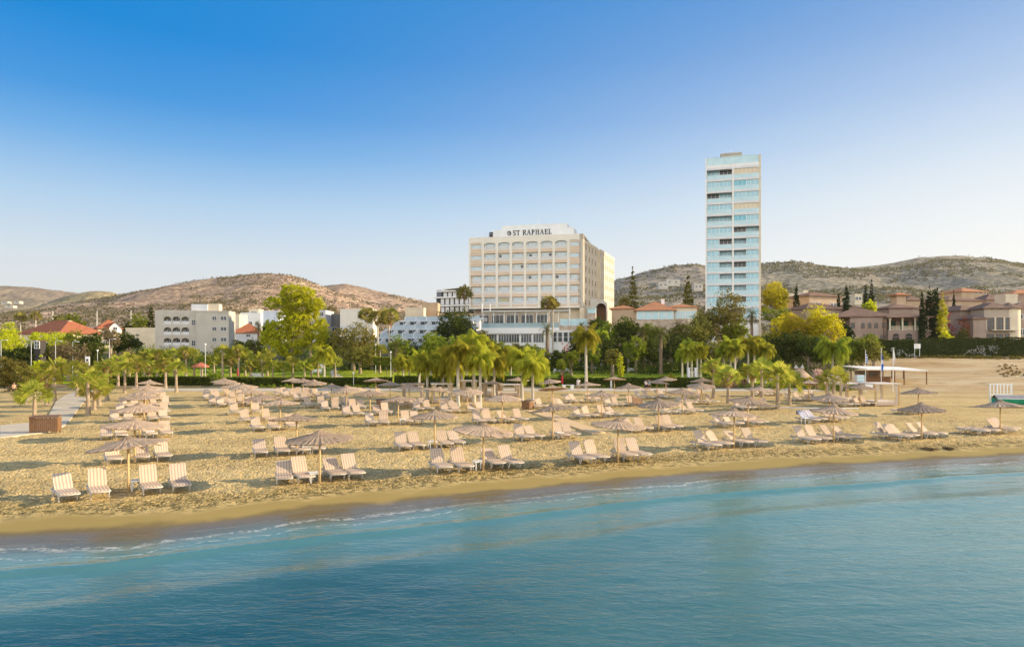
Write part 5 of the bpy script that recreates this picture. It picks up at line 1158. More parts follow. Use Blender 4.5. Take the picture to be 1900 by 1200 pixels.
for a in (
    ('ficus_tree', 'tree', 'dark rounded ficus with forked trunk on the lawn', 655, 138, 605, 44, L_olive, 52, 'round', 8000, .30),
    ('garden_tree', 'tree', 'lower brownish tree joined to the dark ficus', 668, 130, 640, 30, L_olive, 53, 'round', 4500, .27),
    ('domed_tree', 'tree', 'dense dark green domed tree left of hotel terrace', 840, 158, 573, 43, L_darkg, 54, 'round', 9000, .33),
    ('garden_tree', 'tree', 'olive garden tree below the dense domed tree', 815, 146, 612, 36, L_green, 55, 'round', 5000, .3),
    ('garden_tree', 'tree', 'grey green tree at the right foot of domed tree', 880, 146, 612, 30, L_olive, 56, 'round', 4500, .3),
    ('garden_tree', 'tree', 'green tree at the foot of white pavilion porch', 985, 140, 636, 24, L_green, 211, 'round', 3800, .28),
    ('garden_tree', 'tree', 'olive bush tree left of the small dark pavilion tree', 1012, 134, 650, 18, L_olive, 212, 'round', 2800, .25),
    ('garden_tree', 'tree', 'green tree behind the highest queen palm', 880, 138, 638, 26, L_green, 213, 'round', 3800, .28),
    ('garden_tree', 'tree', 'dark green tree between the two halves of palm row', 930, 140, 640, 24, L_darkg, 214, 'round', 3800, .28),
    ('garden_tree', 'tree', 'dark tree right behind the small lift tower palm', 1075, 144, 622, 22, L_darkg, 215, 'round', 3600, .28),
    ('garden_tree', 'tree', 'leafy tree left of the tall drooping queen palm', 1098, 130, 640, 18, L_green, 216, 'round', 3000, .25),
    ('garden_tree', 'tree', 'olive tree right of the tall drooping queen palm', 1136, 124, 644, 16, L_olive, 217, 'round', 2800, .24),
    ('garden_tree', 'tree', 'dark leafy tree before the stout orange trunked palm', 1208, 134, 636, 24, L_darkg, 218, 'round', 3800, .28),
    ('garden_tree', 'tree', 'green tree above the thin gate palms', 1285, 128, 622, 28, L_green, 219, 'round', 4600, .27),
    ('garden_tree', 'tree', 'olive tree between gate palms and tower tree', 1322, 126, 624, 26, L_olive, 220, 'round', 4200, .27),
    ('garden_tree', 'tree', 'green tree behind the top pair of golden palms', 1404, 130, 622, 28, L_green, 221, 'round', 4600, .27),
    ('garden_tree', 'tree', 'dark tree right of the gate palm cluster', 1432, 118, 652, 18, L_darkg, 222, 'round', 3000, .24),
    ('garden_tree', 'tree', 'tall dark tree before the arched porch', 1112, 160, 588, 22, L_darkg, 223, 'round', 3800, .3),
    ('garden_tree', 'tree', 'green tree at the right foot of stepped wing', 800, 144, 632, 26, L_green, 224, 'round', 3800, .28),
    ('garden_tree', 'tree', 'dark green tree under the left end of terrace', 905, 150, 622, 34, L_green, 201, 'round', 4800, .3),
    ('garden_tree', 'tree', 'olive tree under the middle of terrace', 950, 148, 634, 26, L_olive, 202, 'round', 3800, .28),
    ('garden_tree', 'tree', 'leafy green tree left of the ficus on the slope', 742, 142, 622, 24, L_green, 203, 'round', 4200, .28),
    ('garden_tree', 'tree', 'dark tree hiding the restaurant plinth middle', 1206, 150, 600, 26, L_green, 204, 'round', 4600, .3),
    ('garden_tree', 'tree', 'shaded tree hiding the restaurant plinth end', 1262, 152, 602, 24, L_olive, 205, 'round', 4600, .3),
    ('garden_tree', 'tree', 'dark tree between lift tower and right lawn', 1135, 136, 622, 28, L_darkg, 206, 'round', 5000, .28),
    ('garden_tree', 'tree', 'green tree behind the vine column', 1180, 132, 628, 24, L_green, 207, 'round', 4200, .26),
    ('garden_tree', 'tree', 'small dark tree before the white pavilion', 1045, 130, 640, 26, L_darkg, 57, 'round', 3800, .26),
    ('garden_tree', 'tree', 'dark green tree right of the stone lift tower', 1125, 148, 600, 26, L_green, 58, 'round', 4500, .3),
    ('garden_tree', 'tree', 'shaded tree below the restaurant plinth', 1165, 146, 596, 30, L_darkg, 59, 'round', 5000, .3),
    ('garden_tree', 'tree', 'leafy tree with yellow edge left of restaurant windows', 1160, 158, 582, 24, L_green, 60, 'round', 4200, .28),
    ('garden_tree', 'tree', 'dark tree in the middle of the right lawn', 1245, 142, 618, 32, L_darkg, 61, 'round', 5200, .3),
    ('garden_tree', 'tree', 'large olive brown tree before the glass tower', 1335, 150, 553, 44, L_olive, 62, 'round', 9500, .32),
    ('garden_tree', 'tree', 'rounded tree on the left flank of tower tree', 1295, 146, 590, 36, L_olive, 63, 'round', 6500, .3),
    ('garden_tree', 'tree', 'green tree at the right flank of tower tree', 1365, 146, 592, 28, L_green, 64, 'round', 5000, .3),
    ('acacia_tree', 'tree', 'yellow green tree right behind the glass tower', 1437, 190, 528, 28, L_euc, 65, 'round', 6500, .34),
    ('acacia_tree', 'tree', 'golden acacia in the middle of right grove', 1487, 138, 577, 40, L_acacia, 66, 'round', 8000, .28),
    ('acacia_tree', 'tree', 'brightest golden acacia next to the pink villa', 1530, 136, 577, 34, L_acacia, 67, 'round', 8000, .28),
    ('acacia_tree', 'tree', 'dull gold acacia left end of right grove', 1450, 140, 590, 28, L_acacia, 68, 'round', 4500, .28),
    ('garden_tree', 'tree', 'dark shaded tree under the golden acacias', 1455, 130, 610, 44, L_darkg, 69, 'round', 7500, .3),
    ('garden_tree', 'tree', 'dark brown tree between acacias and wide palm', 1500, 126, 622, 38, L_darkg, 70, 'round', 6000, .28),
    ('garden_tree', 'tree', 'rounded green tree behind the flags', 1600, 124, 616, 36, L_green, 71, 'round', 7500, .26),
    ('garden_tree', 'tree', 'olive tree touching the clipped hedge and flags', 1622, 122, 638, 26, L_olive, 72, 'round', 4500, .25),
    ('garden_tree', 'tree', 'blue green tree against the pink villa wall', 1568, 140, 598, 18, L_cyp, 73, 'round', 3000, .25),
    ('garden_tree', 'tree', 'green tree hiding the ochre villa foot', 1440, 168, 566, 26, L_green, 74, 'round', 3800, .3),
    ('bright_bush', 'bush', 'light green bush between villas and cypresses', 1614, 160, 553, 14, L_euc, 75, 'round', 2600, .27),
    ('garden_tree', 'tree', 'yellow green tree at the left picture edge', 8, 150, 596, 34, L_euc, 76, 'round', 5500, .3),
    ('garden_tree', 'tree', 'wide low yellow tree below the red hip roof', 95, 170, 612, 42, L_euc, 77, 'round', 6500, .3),
    ('garden_tree', 'tree', 'green tree right of the wide low yellow tree', 140, 172, 618, 24, L_green, 78, 'round', 4200, .3),
    ('garden_tree', 'tree', 'dark blue green tree left of brown bare tree', 170, 150, 615, 24, L_darkg, 79, 'round', 5000, .3),
    ('garden_tree', 'tree', 'dark tree under the steep red roof house', 235, 165, 620, 28, L_darkg, 80, 'round', 5000, .3),
    ('bare_tree', 'tree', 'brown leafless tree before the steep red roof', 205, 160, 607, 18, L_brown, 81, 'round', 3200, .24),
    ('bare_tree', 'tree', 'wide brown leafless bush behind the path palms', 128, 112, 632, 32, L_brown, 82, 'round', 4200, .22),
    ('bare_tree', 'tree', 'brown thorny bush left of apartment block foot', 232, 118, 640, 24, L_brown, 83, 'round', 3200, .22),
    ('garden_tree', 'tree', 'dark mass tree behind the second lamp post', 40, 130, 632, 44, L_darkg, 84, 'round', 6500, .28),
    ('garden_tree', 'tree', 'dark tree between second and fourth lamp posts', 92, 132, 634, 36, L_darkg, 85, 'round', 5500, .28),
    ('garden_tree', 'tree', 'dark tree behind the white signboard post', 168, 122, 640, 24, L_darkg, 86, 'round', 4200, .26),
    ('garden_tree', 'tree', 'far green tree above the gabled red roofs', 142, 245, 583, 18, L_green, 87, 'round', 3000, .4),
    ('garden_tree', 'tree', 'far olive tree between the red roof houses', 112, 250, 586, 14, L_olive, 88, 'round', 2200, .4),
    ('garden_tree', 'tree', 'far green tree left of the apartment block', 262, 230, 585, 20, L_green, 89, 'round', 3200, .36),
    ('garden_tree', 'tree', 'far dark tree behind the small flat cream house', 240, 235, 592, 16, L_darkg, 90, 'round', 2600, .36),
    ('garden_tree', 'tree', 'bluish bush before the apartment block foot', 277, 120, 650, 16, L_green, 91, 'round', 2600, .24),
    ('garden_tree', 'tree', 'dark tree between dormer villa and tall tree', 500, 172, 598, 20, L_darkg, 92, 'round', 3800, .3),
    ('garden_tree', 'tree', 'dark low tree below the dormer villa', 460, 160, 630, 34, L_darkg, 93, 'round', 5200, .28),
    ('garden_tree', 'tree', 'dark low tree right of the tall tree trunks', 612, 160, 610, 24, L_darkg, 94, 'round', 4200, .3),
    ('garden_tree', 'tree', 'olive tree on the slope behind tall green tree', 610, 240, 566, 22, L_olive, 95, 'round', 2800, .36),
    ('garden_tree', 'tree', 'green tree by the stepped building left foot', 690, 140, 632, 22, L_green, 96, 'round', 3400, .27),
    ('garden_tree', 'tree', 'dark tree at right foot of stepped building', 765, 148, 628, 24, L_darkg, 97, 'round', 3800, .28),
    ('garden_tree', 'tree', 'small tree with red flowers below lift tower', 1060, 124, 650, 18, L_green, 98, 'round', 3000, .24),
    ('olive_bush', 'bush', 'large olive bush at the left edge of the beach', 16, 96, 655, 28, L_olive, 99, 'bush', 5500, .22),
    ('olive_bush', 'bush', 'grey olive bush between left edge and bin palm', 48, 94, 672, 22, L_olive, 100, 'bush', 3800, .2),
    ('olive_bush', 'bush', 'yellow bush behind the tall path palms', 76, 104, 655, 20, L_euc, 101, 'bush', 3200, .22),
    ('garden_bush', 'bush', 'round dark green bush beside the tall garden palm', 397, 108, 686, 18, L_green, 102, 'bush', 3200, .2),
    ('garden_bush', 'bush', 'yellow tipped bush at the left end of long hedge', 430, 107, 702, 14, L_euc, 103, 'bush', 2000, .18),
    ('garden_bush', 'bush', 'dark red leaved bush by the promenade', 342, 108, 700, 14, leaf_mat('wine red leaves', (.06, .018, .02), (.12, .04, .03), .3), 104, 'bush', 2400, .2),
    ('garden_bush', 'bush', 'pink flowering oleander beside thatched hut', 1516, 100, 682, 16, L_pinkf, 105, 'bush', 2600, .18),
    ('garden_bush', 'bush', 'bright yellow bush between hut and oleander', 1502, 99, 690, 8, L_acacia, 106, 'bush', 1400, .18),
    ('garden_bush', 'bush', 'dark bush before the big grey queen palm', 1050, 106, 694, 20, L_hedge, 107, 'bush', 3000, .19),
    ('garden_bush', 'bush', 'orange flowering bush in front of gate palms', 1240, 106, 694, 22, leaf_mat('lantana', (.16, .14, .02), (.42, .28, .03), .4), 108, 'bush', 2400, .18),
    ('garden_bush', 'bush', 'pinkish bush beside the yellow skirted fan palm', 1376, 103, 700, 12, leaf_mat('pink bush leaves', (.20, .12, .05), (.45, .26, .16), .4), 109, 'bush', 1800, .18),
    ('garden_bush', 'bush', 'low green bush by the stone edge under umbrella', 1560, 97, 708, 20, L_green, 110, 'bush', 2400, .18),
    ('clipped_bush', 'bush', 'clipped dark green bush right of lit cypress', 1772, 144, 606, 26, L_hedged, 111, 'bush', 4500, .22),
    ('garden_bush', 'bush', 'lit yellow green bush between cypress and clipped bush', 1757, 142, 603, 18, L_euc, 112, 'bush', 3600, .22),
    ('bougainvillea', 'bush', 'magenta bougainvillea beside the lit cypress', 1766, 150, 575, 8, L_red, 113, 'bush', 2200, .22),
    ('bougainvillea', 'bush', 'orange red bougainvillea under the eaves of large villa', 1789, 150, 574, 16, leaf_mat('orange bougainvillea', (.45, .12, .05), (.62, .28, .12), .4), 114, 'bush', 2600, .22),
    ('bougainvillea', 'bush', 'pink flowering shrub by the round terrace porch', 1049, 134, 622, 8, L_red, 115, 'bush', 1200, .18),
):
    tree(*a)
CG = 'dark cypresses among the villas'
for x, D, yt, hw_, lab in ((1478, 188, 528, 7, 'cypress standing left of the ochre villa'), (1571, 176, 532, 8, 'stout cypress right of the ochre villa'), (1556, 178, 546, 5, 'short cypress at the corner of ochre villa'), (1606, 182, 530, 6, 'left cypress of the pair above light green bush'), (1617, 182, 521, 6, 'right taller cypress of the pair above light green bush'),
    (1711, 146, 545, 6, 'slim cypress at the left of the big cypress row'), (1724, 147, 534, 8, 'second cypress in the big cypress row'), (1737, 147, 531, 10, 'tallest wide cypress in the big cypress row'), (1770, 178, 541, 3, 'tiny far cypress left of the upper ochre villa')):
    tree('cypress', 'cypress', lab, x, D, yt, hw_, L_cyp, int(x), 'column', 9000, .22, group=CG)
tree('cypress', 'cypress', 'sunlit yellow green cypress at the row right end', 1749, 145, 546, 9, L_euc, 601, 'column', 5000, .22, group=CG)
tree('norfolk_pine', 'conifer', 'slender Norfolk pine just right of big hotel', 1174, 195, 494, 16, L_olive, 611, 'norfolk', 12000, .34)
tree('norfolk_pine', 'conifer', 'broad Norfolk pine behind the orange roofed restaurant', 1276, 190, 503, 20, L_olive, 612, 'norfolk', 15000, .36)
tree('norfolk_pine', 'conifer', 'dark conifer beside the apartment block roof', 280, 215, 562, 11, L_darkg, 613, 'norfolk', 7000, .34)
tree('vine_column', 'climbing plant', 'bright green vine climbing a post on the lawn', 1151, 118, 655, 7, L_euc, 614, 'column', 2600, .17)

# ---- lawn, clipped hedges and undergrowth
lx = np.arange(-82, 52, 1.0); ly = np.arange(107.0, 152, 0.75); LX, LY = np.meshgrid(lx, ly)
lawn = put('lawn', grid_mesh('lawn', lx, ly, terrain(LX, LY) + .05, mat('lawn', (0.27, 0.33, 0.022), (0.38, 0.41, 0.032), .35, .95, .5, 6)))
tag(lawn, None, None, kind='structure')
n = 60000; gx = rng.uniform(-81, 51, n); gy = 107.2 + 44 * rng.random(n) ** 1.4
q = leaf_quads(np.stack([gx, gy, terrain(gx, gy) + .10], -1), .14, rng)
tag(put('grass', quads_mesh('grass', q, L_grass)), 'short bright green grass of the hotel garden lawn', 'grass', kind='stuff')
k_ = NT('paving'); pc_ = k_.mix(k_.ramp(k_.noise(k_.map((1, 1, 1)), .8, 4), (.35, 0.), (.65, 1.)), (.47, .385, .275), (.56, .475, .35))
M_pave = k_.set(Base_Color=pc_, Roughness=.9, Normal=k_.bump(k_.noise(k_.map((1, 1, 1)), 9, 3), .2, .02))

def ribbon(name, L_, Rr, m, lift, step=1.0, edge=.09):
    """flat strip between two polylines of ground points, with a low kerb face"""
    b = MB(); n = len(L_)
    vs = []
    for (x0, y0), (x1, y1) in zip(L_, Rr): vs += [(x0, y0, T(x0, y0) + lift), (x1, y1, T(x1, y1) + lift), (x0, y0, T(x0, y0) - .3), (x1, y1, T(x1, y1) - .3)]
    fs = []
    for i in range(n - 1):
        a = 4 * i; fs += [(a, a + 1, a + 5, a + 4), (a + 2, a, a + 4, a + 6), (a + 1, a + 3, a + 7, a + 5)]
    fs += [(0, 2, 3, 1), (4 * n - 4, 4 * n - 3, 4 * n - 1, 4 * n - 2)]
    b.add(vs, fs); return b.build(name, m)
def gp(*px): return [G(x, y)[:2] for x, y in px]
tag(ribbon('promenade', [(x, 96.6) for x in range(-52, 47, 3)], [(x, 101.4) for x in range(-52, 47, 3)], M_pave, .06), None, None, kind='structure')
tag(ribbon('path', gp((0, 790), (60, 785), (90, 772), (98, 757), (104, 745), (118, 735), (140, 727), (170, 722)), gp((0, 813), (85, 803), (120, 790), (134, 775), (146, 758), (158, 743), (178, 732), (196, 727)), M_pave, .055), None, None, kind='structure')
tag(ribbon('garden_path', gp((612, 706), (616, 700), (612, 692), (617, 686), (630, 681)), gp((650, 705), (634, 699), (624, 692), (628, 686), (640, 681)), M_pave, .12), None, None, kind='structure')
k_ = NT('boardwalk wood'); wv = k_.n('ShaderNodeTexWave', wave_type='BANDS', bands_direction='Y'); wv.inputs['Scale'].default_value = 2.2; k_.l(k_.tc.outputs['Object'], wv.inputs['Vector'])
M_board = k_.set(Base_Color=k_.mix(wv.outputs['Fac'], (.62, .40, .19), (.70, .48, .25)), Roughness=.85, Normal=k_.bump(wv.outputs['Fac'], .3, .03))
bw = ribbon('boardwalk', gp((976, 763), (1010, 774), (1050, 788), (1098, 806)), gp((1003, 763), (1036, 772), (1075, 786), (1124, 803)), M_board, .07); tag(bw, None, None, kind='structure')

def hedge(label, x0, x1, y0, y1, zh, n, m=None, flower=None, base_up=0.0, seed=1, name='hedge'):
    """clipped hedge along a run of ground; (x0,y0)-(x1,y1) are its ends"""
    r = np.random.default_rng(seed); L = math.hypot(x1 - x0, y1 - y0); w = 1.1
    root = thing(name, label, 'hedge', ((x0 + x1) / 2, (y0 + y1) / 2, T((x0 + x1) / 2, (y0 + y1) / 2)))
    t = r.random(n); face = r.random(n)
    px_ = x0 + (x1 - x0) * t; py_ = y0 + (y1 - y0) * t; top = zh * (1 + .10 * (fbm(px_ * .7, py_ * .7, seed) - .5) * 2)
    hz_ = np.where(face < .62, r.random(n) * top, top + r.normal(0, .05, n)); off = np.where(face < .62, -w / 2 + r.normal(0, .07, n), r.uniform(-w / 2, w / 2, n))
    P = np.stack([px_, py_ + off, terrain(px_, py_) + hz_], -1) - np.array(root.location)
    put('foliage', quads_mesh('foliage', leaf_quads(P, r.uniform(.13, .30, n), r), m or L_hedge), root)
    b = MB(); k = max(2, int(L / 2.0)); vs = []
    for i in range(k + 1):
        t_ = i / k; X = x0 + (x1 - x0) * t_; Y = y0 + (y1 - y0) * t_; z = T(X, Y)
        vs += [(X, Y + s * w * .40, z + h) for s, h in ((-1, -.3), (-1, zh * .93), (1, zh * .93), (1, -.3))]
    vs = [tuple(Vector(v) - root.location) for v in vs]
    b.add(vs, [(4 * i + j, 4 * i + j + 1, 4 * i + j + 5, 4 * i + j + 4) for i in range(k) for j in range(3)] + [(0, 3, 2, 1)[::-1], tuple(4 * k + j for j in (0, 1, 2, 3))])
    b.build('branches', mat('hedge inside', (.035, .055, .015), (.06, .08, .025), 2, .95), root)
    if flower:
        nf = flower[1]; t = r.random(nf); px_ = x0 + (x1 - x0) * (flower[2] + (flower[3] - flower[2]) * t); py_ = y0 + (y1 - y0) * (flower[2] + (flower[3] - flower[2]) * t)
        cl = fbm(px_ * .45, px_ * .1 + seed, seed); hh_ = r.uniform(.15, zh * .6, nf); kp = fbm(px_ * .55, hh_ * .9, seed + 2) > .50; px_, py_, hh_, nf = px_[kp], py_[kp], hh_[kp], int(kp.sum()); P = np.stack([px_, py_ - w / 2 - .12 + r.normal(0, .05, nf), terrain(px_, py_) + hh_], -1) - np.array(root.location)
        put('flowers', quads_mesh('flowers', leaf_quads(P, .20, r), flower[0]), root)
    return root
hedge('long dark clipped hedge left half behind umbrellas', at(425, 105), at(728, 105), 104.6, 104.6, 1.25, 9000, seed=2)
hedge('dark clipped hedge behind the cabanas', at(733, 105), at(1000, 105), 104.9, 104.9, 1.45, 8000, seed=3)
hedge('dark clipped hedge under the big grey palm', at(1008, 105), at(1232, 105), 104.6, 104.6, 1.2, 7000, seed=4)
hedge('shaded hedge behind the first line of umbrellas', at(205, 106), at(395, 106), 106, 106, 1.2, 6000, seed=5)
hedge('dark hedge beside the gate behind parasols', at(1240, 104), at(1318, 104), 103.6, 103.6, 1.3, 3000, seed=6)
hedge('tall hedge left part below the pink villa', at(1612, 137), at(1694, 138), 137, 138, 3.5, 7000, L_hedged, (L_white, 500, .3, 1.0), seed=7)
hedge('tall long hedge along the right end of the bluff', at(1706, 138.5), at(2050, 141), 138.5, 141, 3.7, 19000, L_hedged, (L_white, 700, .22, .42), seed=8)
tag(put('topiary', None, None, (at(716, 128), 128, T(at(716, 128), 128))), 'dark box shaped clipped tree on three thin stems', 'clipped tree')
tp = bpy.data.objects['topiary']; r_ = np.random.default_rng(5); P = np.stack([r_.uniform(-2.1, 2.1, 3600), r_.uniform(-1, 1, 3600), r_.uniform(1.9, 3.3, 3600)], -1); ax = r_.integers(0, 3, 3600); hi = np.array([2.1, 1.0, .7]); P[np.arange(3600), ax] = np.array([0, 0, 2.6])[ax] + hi[ax] * r_.choice([-1, 1], 3600)
put('crown', quads_mesh('crown', leaf_quads(P, .24, r_), L_green), tp); MB().tube([(-1.2, 0, 0), (-1.1, 0, 2.4)], [.1, .08], 6).tube([(.2, 0, 0), (.0, 0, 2.4)], [.1, .08], 6).tube([(1.2, 0, 0), (1.5, 0, 1.2), (1.1, 0, 2.5)], [.12, .1, .08], 6).build('trunk', B_dark, tp)
tree('topiary', 'clipped tree', 'bright green clipped tree on short stem mid lawn', 1042, 122, 666, 12, L_green, 615, 'round', 2600, .18)

def undergrowth(label, zones, n, m, seed, size=.26):
    r = np.random.default_rng(seed); P = []
    for x0, x1, d0, d1, h in zones:
        k = n // len(zones); c = k // 40
        D = r.uniform(d0, d1, c); X = (r.uniform(x0, x1, c) - CX) / FPX * D; hh = h * r.uniform(.4, 1.0, c)
        C = np.stack([X, D, terrain(X, D)], -1)
        Q = np.repeat(C, 40, 0); s = np.repeat(hh, 40)
        d = r.normal(size=Q.shape); d /= np.linalg.norm(d, axis=1)[:, None]; d[:, 2] = np.abs(d[:, 2])
        P.append(Q + d * s[:, None] * np.array([.8, .8, 1.0]) * r.uniform(.75, 1.05, len(Q))[:, None])
    P = np.concatenate(P)
    tag(put('shrubbery', quads_mesh('shrubbery', leaf_quads(P, size, r), m)), label, 'shrubs', kind='stuff')
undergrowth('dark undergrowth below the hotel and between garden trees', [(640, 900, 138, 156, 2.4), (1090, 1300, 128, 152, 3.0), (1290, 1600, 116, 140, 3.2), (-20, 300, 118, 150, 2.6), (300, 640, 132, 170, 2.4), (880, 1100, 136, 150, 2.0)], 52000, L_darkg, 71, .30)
undergrowth('mixed green shrubs around the houses on the slope', [(-40, 300, 165, 235, 3.2), (300, 640, 175, 240, 3.0), (600, 880, 190, 260, 3.0), (1130, 1320, 190, 330, 4.0), (1400, 1660, 150, 190, 2.6), (1500, 1900, 190, 330, 3.0), (1640, 1900, 143, 150, 1.6)], 60000, L_green, 72, .40)
undergrowth('dry olive shrubs at the foot of the hills', [(-60, 640, 240, 420, 3.2), (560, 900, 260, 480, 3.2), (1130, 1900, 260, 460, 3.4)], 42000, L_olive, 73, .55)
undergrowth('low dry plants along the foot of the tall hedge', [(1628, 1900, 135.2, 136.2, .45), (1700, 1900, 136.2, 137.0, .6)], 5200, L_olive, 75, .2)
undergrowth('dry grass tufts on the sandy bluff', [(1850, 1960, 108, 122, .42)], 2600, leaf_mat('dry grass', (.20, .15, .06), (.36, .27, .12), .3), 76, .16)
undergrowth('low flowering plants along the promenade edge', [(480, 760, 102.3, 103.6, .55), (1310, 1470, 101.5, 103.6, .9), (1000, 1230, 102.3, 103.6, .5), (1480, 1600, 98, 104, .9)], 9000, L_green, 74, .16)

# ------------------------------------------------------------------ beach furniture
def thatch_material():
    k = NT('reed thatch')
    sx = k.n('ShaderNodeSeparateXYZ'); k.l(k.tc.outputs['Object'], sx.inputs[0])
    ang = k.math('ARCTAN2', sx.outputs[1], sx.outputs[0])
    rad = k.math('SQRT', k.math('ADD', k.math('MULTIPLY', sx.outputs[0], sx.outputs[0]), k.math('MULTIPLY', sx.outputs[1], sx.outputs[1])))
    cb = k.n('ShaderNodeCombineXYZ'); k.l(k.math('MULTIPLY', ang, 14.0), cb.inputs[0]); k.l(k.math('MULTIPLY', rad, 1.6), cb.inputs[1])
    n = k.noise(cb.outputs[0], 1.6, 4, 0.65); pat = k.noise(k.map((1, 1, 1)), 2.2, 3)
    oi = k.n('ShaderNodeObjectInfo')
    c = k.mix(k.ramp(n, (0.36, 0.0), (0.66, 1.0)), (0.20, 0.132, 0.085), (0.58, 0.42, 0.285))
    c = k.mix(k.ramp(pat, (0.4, 0.0), (0.7, 0.6)), c, (0.46, 0.35, 0.25))
    hs = k.n('ShaderNodeHueSaturation'); mr = k.n('ShaderNodeMapRange'); mr.inputs[3].default_value = .8; mr.inputs[4].default_value = 1.15
    k.l(oi.outputs['Random'], mr.inputs[0]); k.l(mr.outputs[0], hs.inputs['Value']); k.l(c, hs.inputs['Color'])
    return k.set(Base_Color=hs.outputs[0], Roughness=0.95, Specular_IOR_Level=0.08, Normal=k.bump(n, 0.9, 0.05))
M_thatch = thatch_material()
M_pole = mat('peeled wooden pole', (0.50, 0.33, 0.15), (0.62, 0.44, 0.22), 2.5, 0.75, 0.2, 8, stretch=(1, 1, .2))
M_plast = mat('white plastic', (0.47, 0.43, 0.385), (0.55, 0.51, 0.46), 1.0, 0.45)
def stripe_material():
    k = NT('striped canvas')
    sx = k.n('ShaderNodeSeparateXYZ'); k.l(k.tc.outputs['Object'], sx.inputs[0])
    f = k.math('FRACT', k.math('MULTIPLY', k.math('ADD', sx.outputs[0], 1.0), 8.2))
    s = k.math('LESS_THAN', f, 0.36)
    c = k.mix(s, (0.57, 0.45, 0.335), (0.40, 0.285, 0.215))
    oi = k.n('ShaderNodeObjectInfo'); hs = k.n('ShaderNodeHueSaturation'); mr = k.n('ShaderNodeMapRange'); mr.inputs[3].default_value = .88; mr.inputs[4].default_value = 1.08
    k.l(oi.outputs['Random'], mr.inputs[0]); k.l(mr.outputs[0], hs.inputs['Value']); k.l(c, hs.inputs['Color'])
    return k.set(Base_Color=hs.outputs[0], Roughness=0.9, Specular_IOR_Level=0.1, Normal=k.bump(k.noise(k.map((1, 1, 1)), 5, 2), .25, .03))
M_canvas = stripe_material()

def canopy_mesh(seed):
    r = random.Random(seed); b = MB(); n = 64; R0 = 1.46
    prof = [(0.05, .36), (.28, .295), (.5, .235), (.8, .155), (1.1, .075), (1.32, .022), (R0, 0.0)]
    vs = []; jit = [r.uniform(.94, 1.04) for _ in range(n)]
    for i, (q, z) in enumerate(prof):
        for k in range(n):
            a = 2 * math.pi * k / n; t = i / (len(prof) - 1); j = 1 + (jit[k] - 1) * t; rib = .018 * math.cos(k * math.pi) * t + .012 * math.sin(3 * a + seed) * t
            vs.append((q * j * math.cos(a), q * j * math.sin(a), z + rib - (.03 * r.random() if i == len(prof) - 1 else 0)))
    m = len(prof)
    for q, z in ((R0 * .985, -.06), (.8, .07), (.05, .27)):
        for k in range(n):
            a = 2 * math.pi * k / n; vs.append((q * math.cos(a), q * math.sin(a), z - (.02 * r.random() if z < 0 else 0)))
    fs = [(i * n + k, i * n + (k + 1) % n, (i + 1) * n + (k + 1) % n, (i + 1) * n + k)[::-1] for i in range(m + 2) for k in range(n)]
    b.add(vs, fs); return b.mesh('canopy', M_thatch)
CANOPY = [canopy_mesh(s) for s in (1, 2, 3, 4, 5)]
_b = MB(); _n = 36
for _k in range(_n):
    a = 2 * math.pi * _k / _n; _b.beam((.04 * math.cos(a), .04 * math.sin(a), .20), (.36 * math.cos(a + .06), .36 * math.sin(a + .06), .0 - .02 * (_k % 3)), .05, .03)
_b.lathe([(.0, .22), (.3, .035), (.33, .0), (0, .02)], 24)
CAP = _b.mesh('cap', M_thatch)
POLE = MB().tube([(0, 0, -.15), (.01, 0, 1.0), (0, 0, 2.25)], [.058, .05, .044], 10).mesh('pole', M_pole, True)
_b = MB()
for _k in range(8):
    a = math.pi / 4 * _k + .2; _b.beam((.05 * math.cos(a), .05 * math.sin(a), .40), (1.3 * math.cos(a), 1.3 * math.sin(a), -.015), .035, .035)
RIBS = [None]
RIB = MB().beam((.05, 0, .25), (1.30, 0, -.045), .035, .03).mesh('rib', M_pole)

ORD = ['first', 'second', 'third', 'fourth', 'fifth', 'sixth', 'seventh', 'eighth', 'ninth']
LINES = [
    [(238, 912), (250, 858), (260, 813), (267, 782), (270, 769), (274, 755), (277.5, 743)],
    [(593, 895), (550, 843), (520, 798), (486.5, 783), (466, 768), (451, 754), (437, 751), (421, 741.5), (415, 737)],
    [(897, 872), (807, 832), (739, 788), (687, 771), (643, 761), (615, 754), (582.7, 743), (562.5, 737), (543, 734)],
    [(1147, 856), (1025.5, 815), (932, 785), (867, 766), (815.5, 762), (759, 755), (724, 746), (697.5, 735)],
    [(1362, 829), (1222, 800), (1116.5, 775), (1025.5, 757), (913, 743), (960.6, 733)],
    [(1547, 820), (1388, 791), (1266, 768), (1166.5, 754), (1090, 747), (1019, 739)],
    [(1710, 814), (1540, 783), (1409, 760), (1301, 750), (1219, 740), (1140, 731)],
    [(1856, 804), (1302.5, 736), (1235.6, 732)],
    [(1704, 768), (1596, 754), (1574, 742), (1501, 743), (1438, 734)]]
TH = R(24.0)

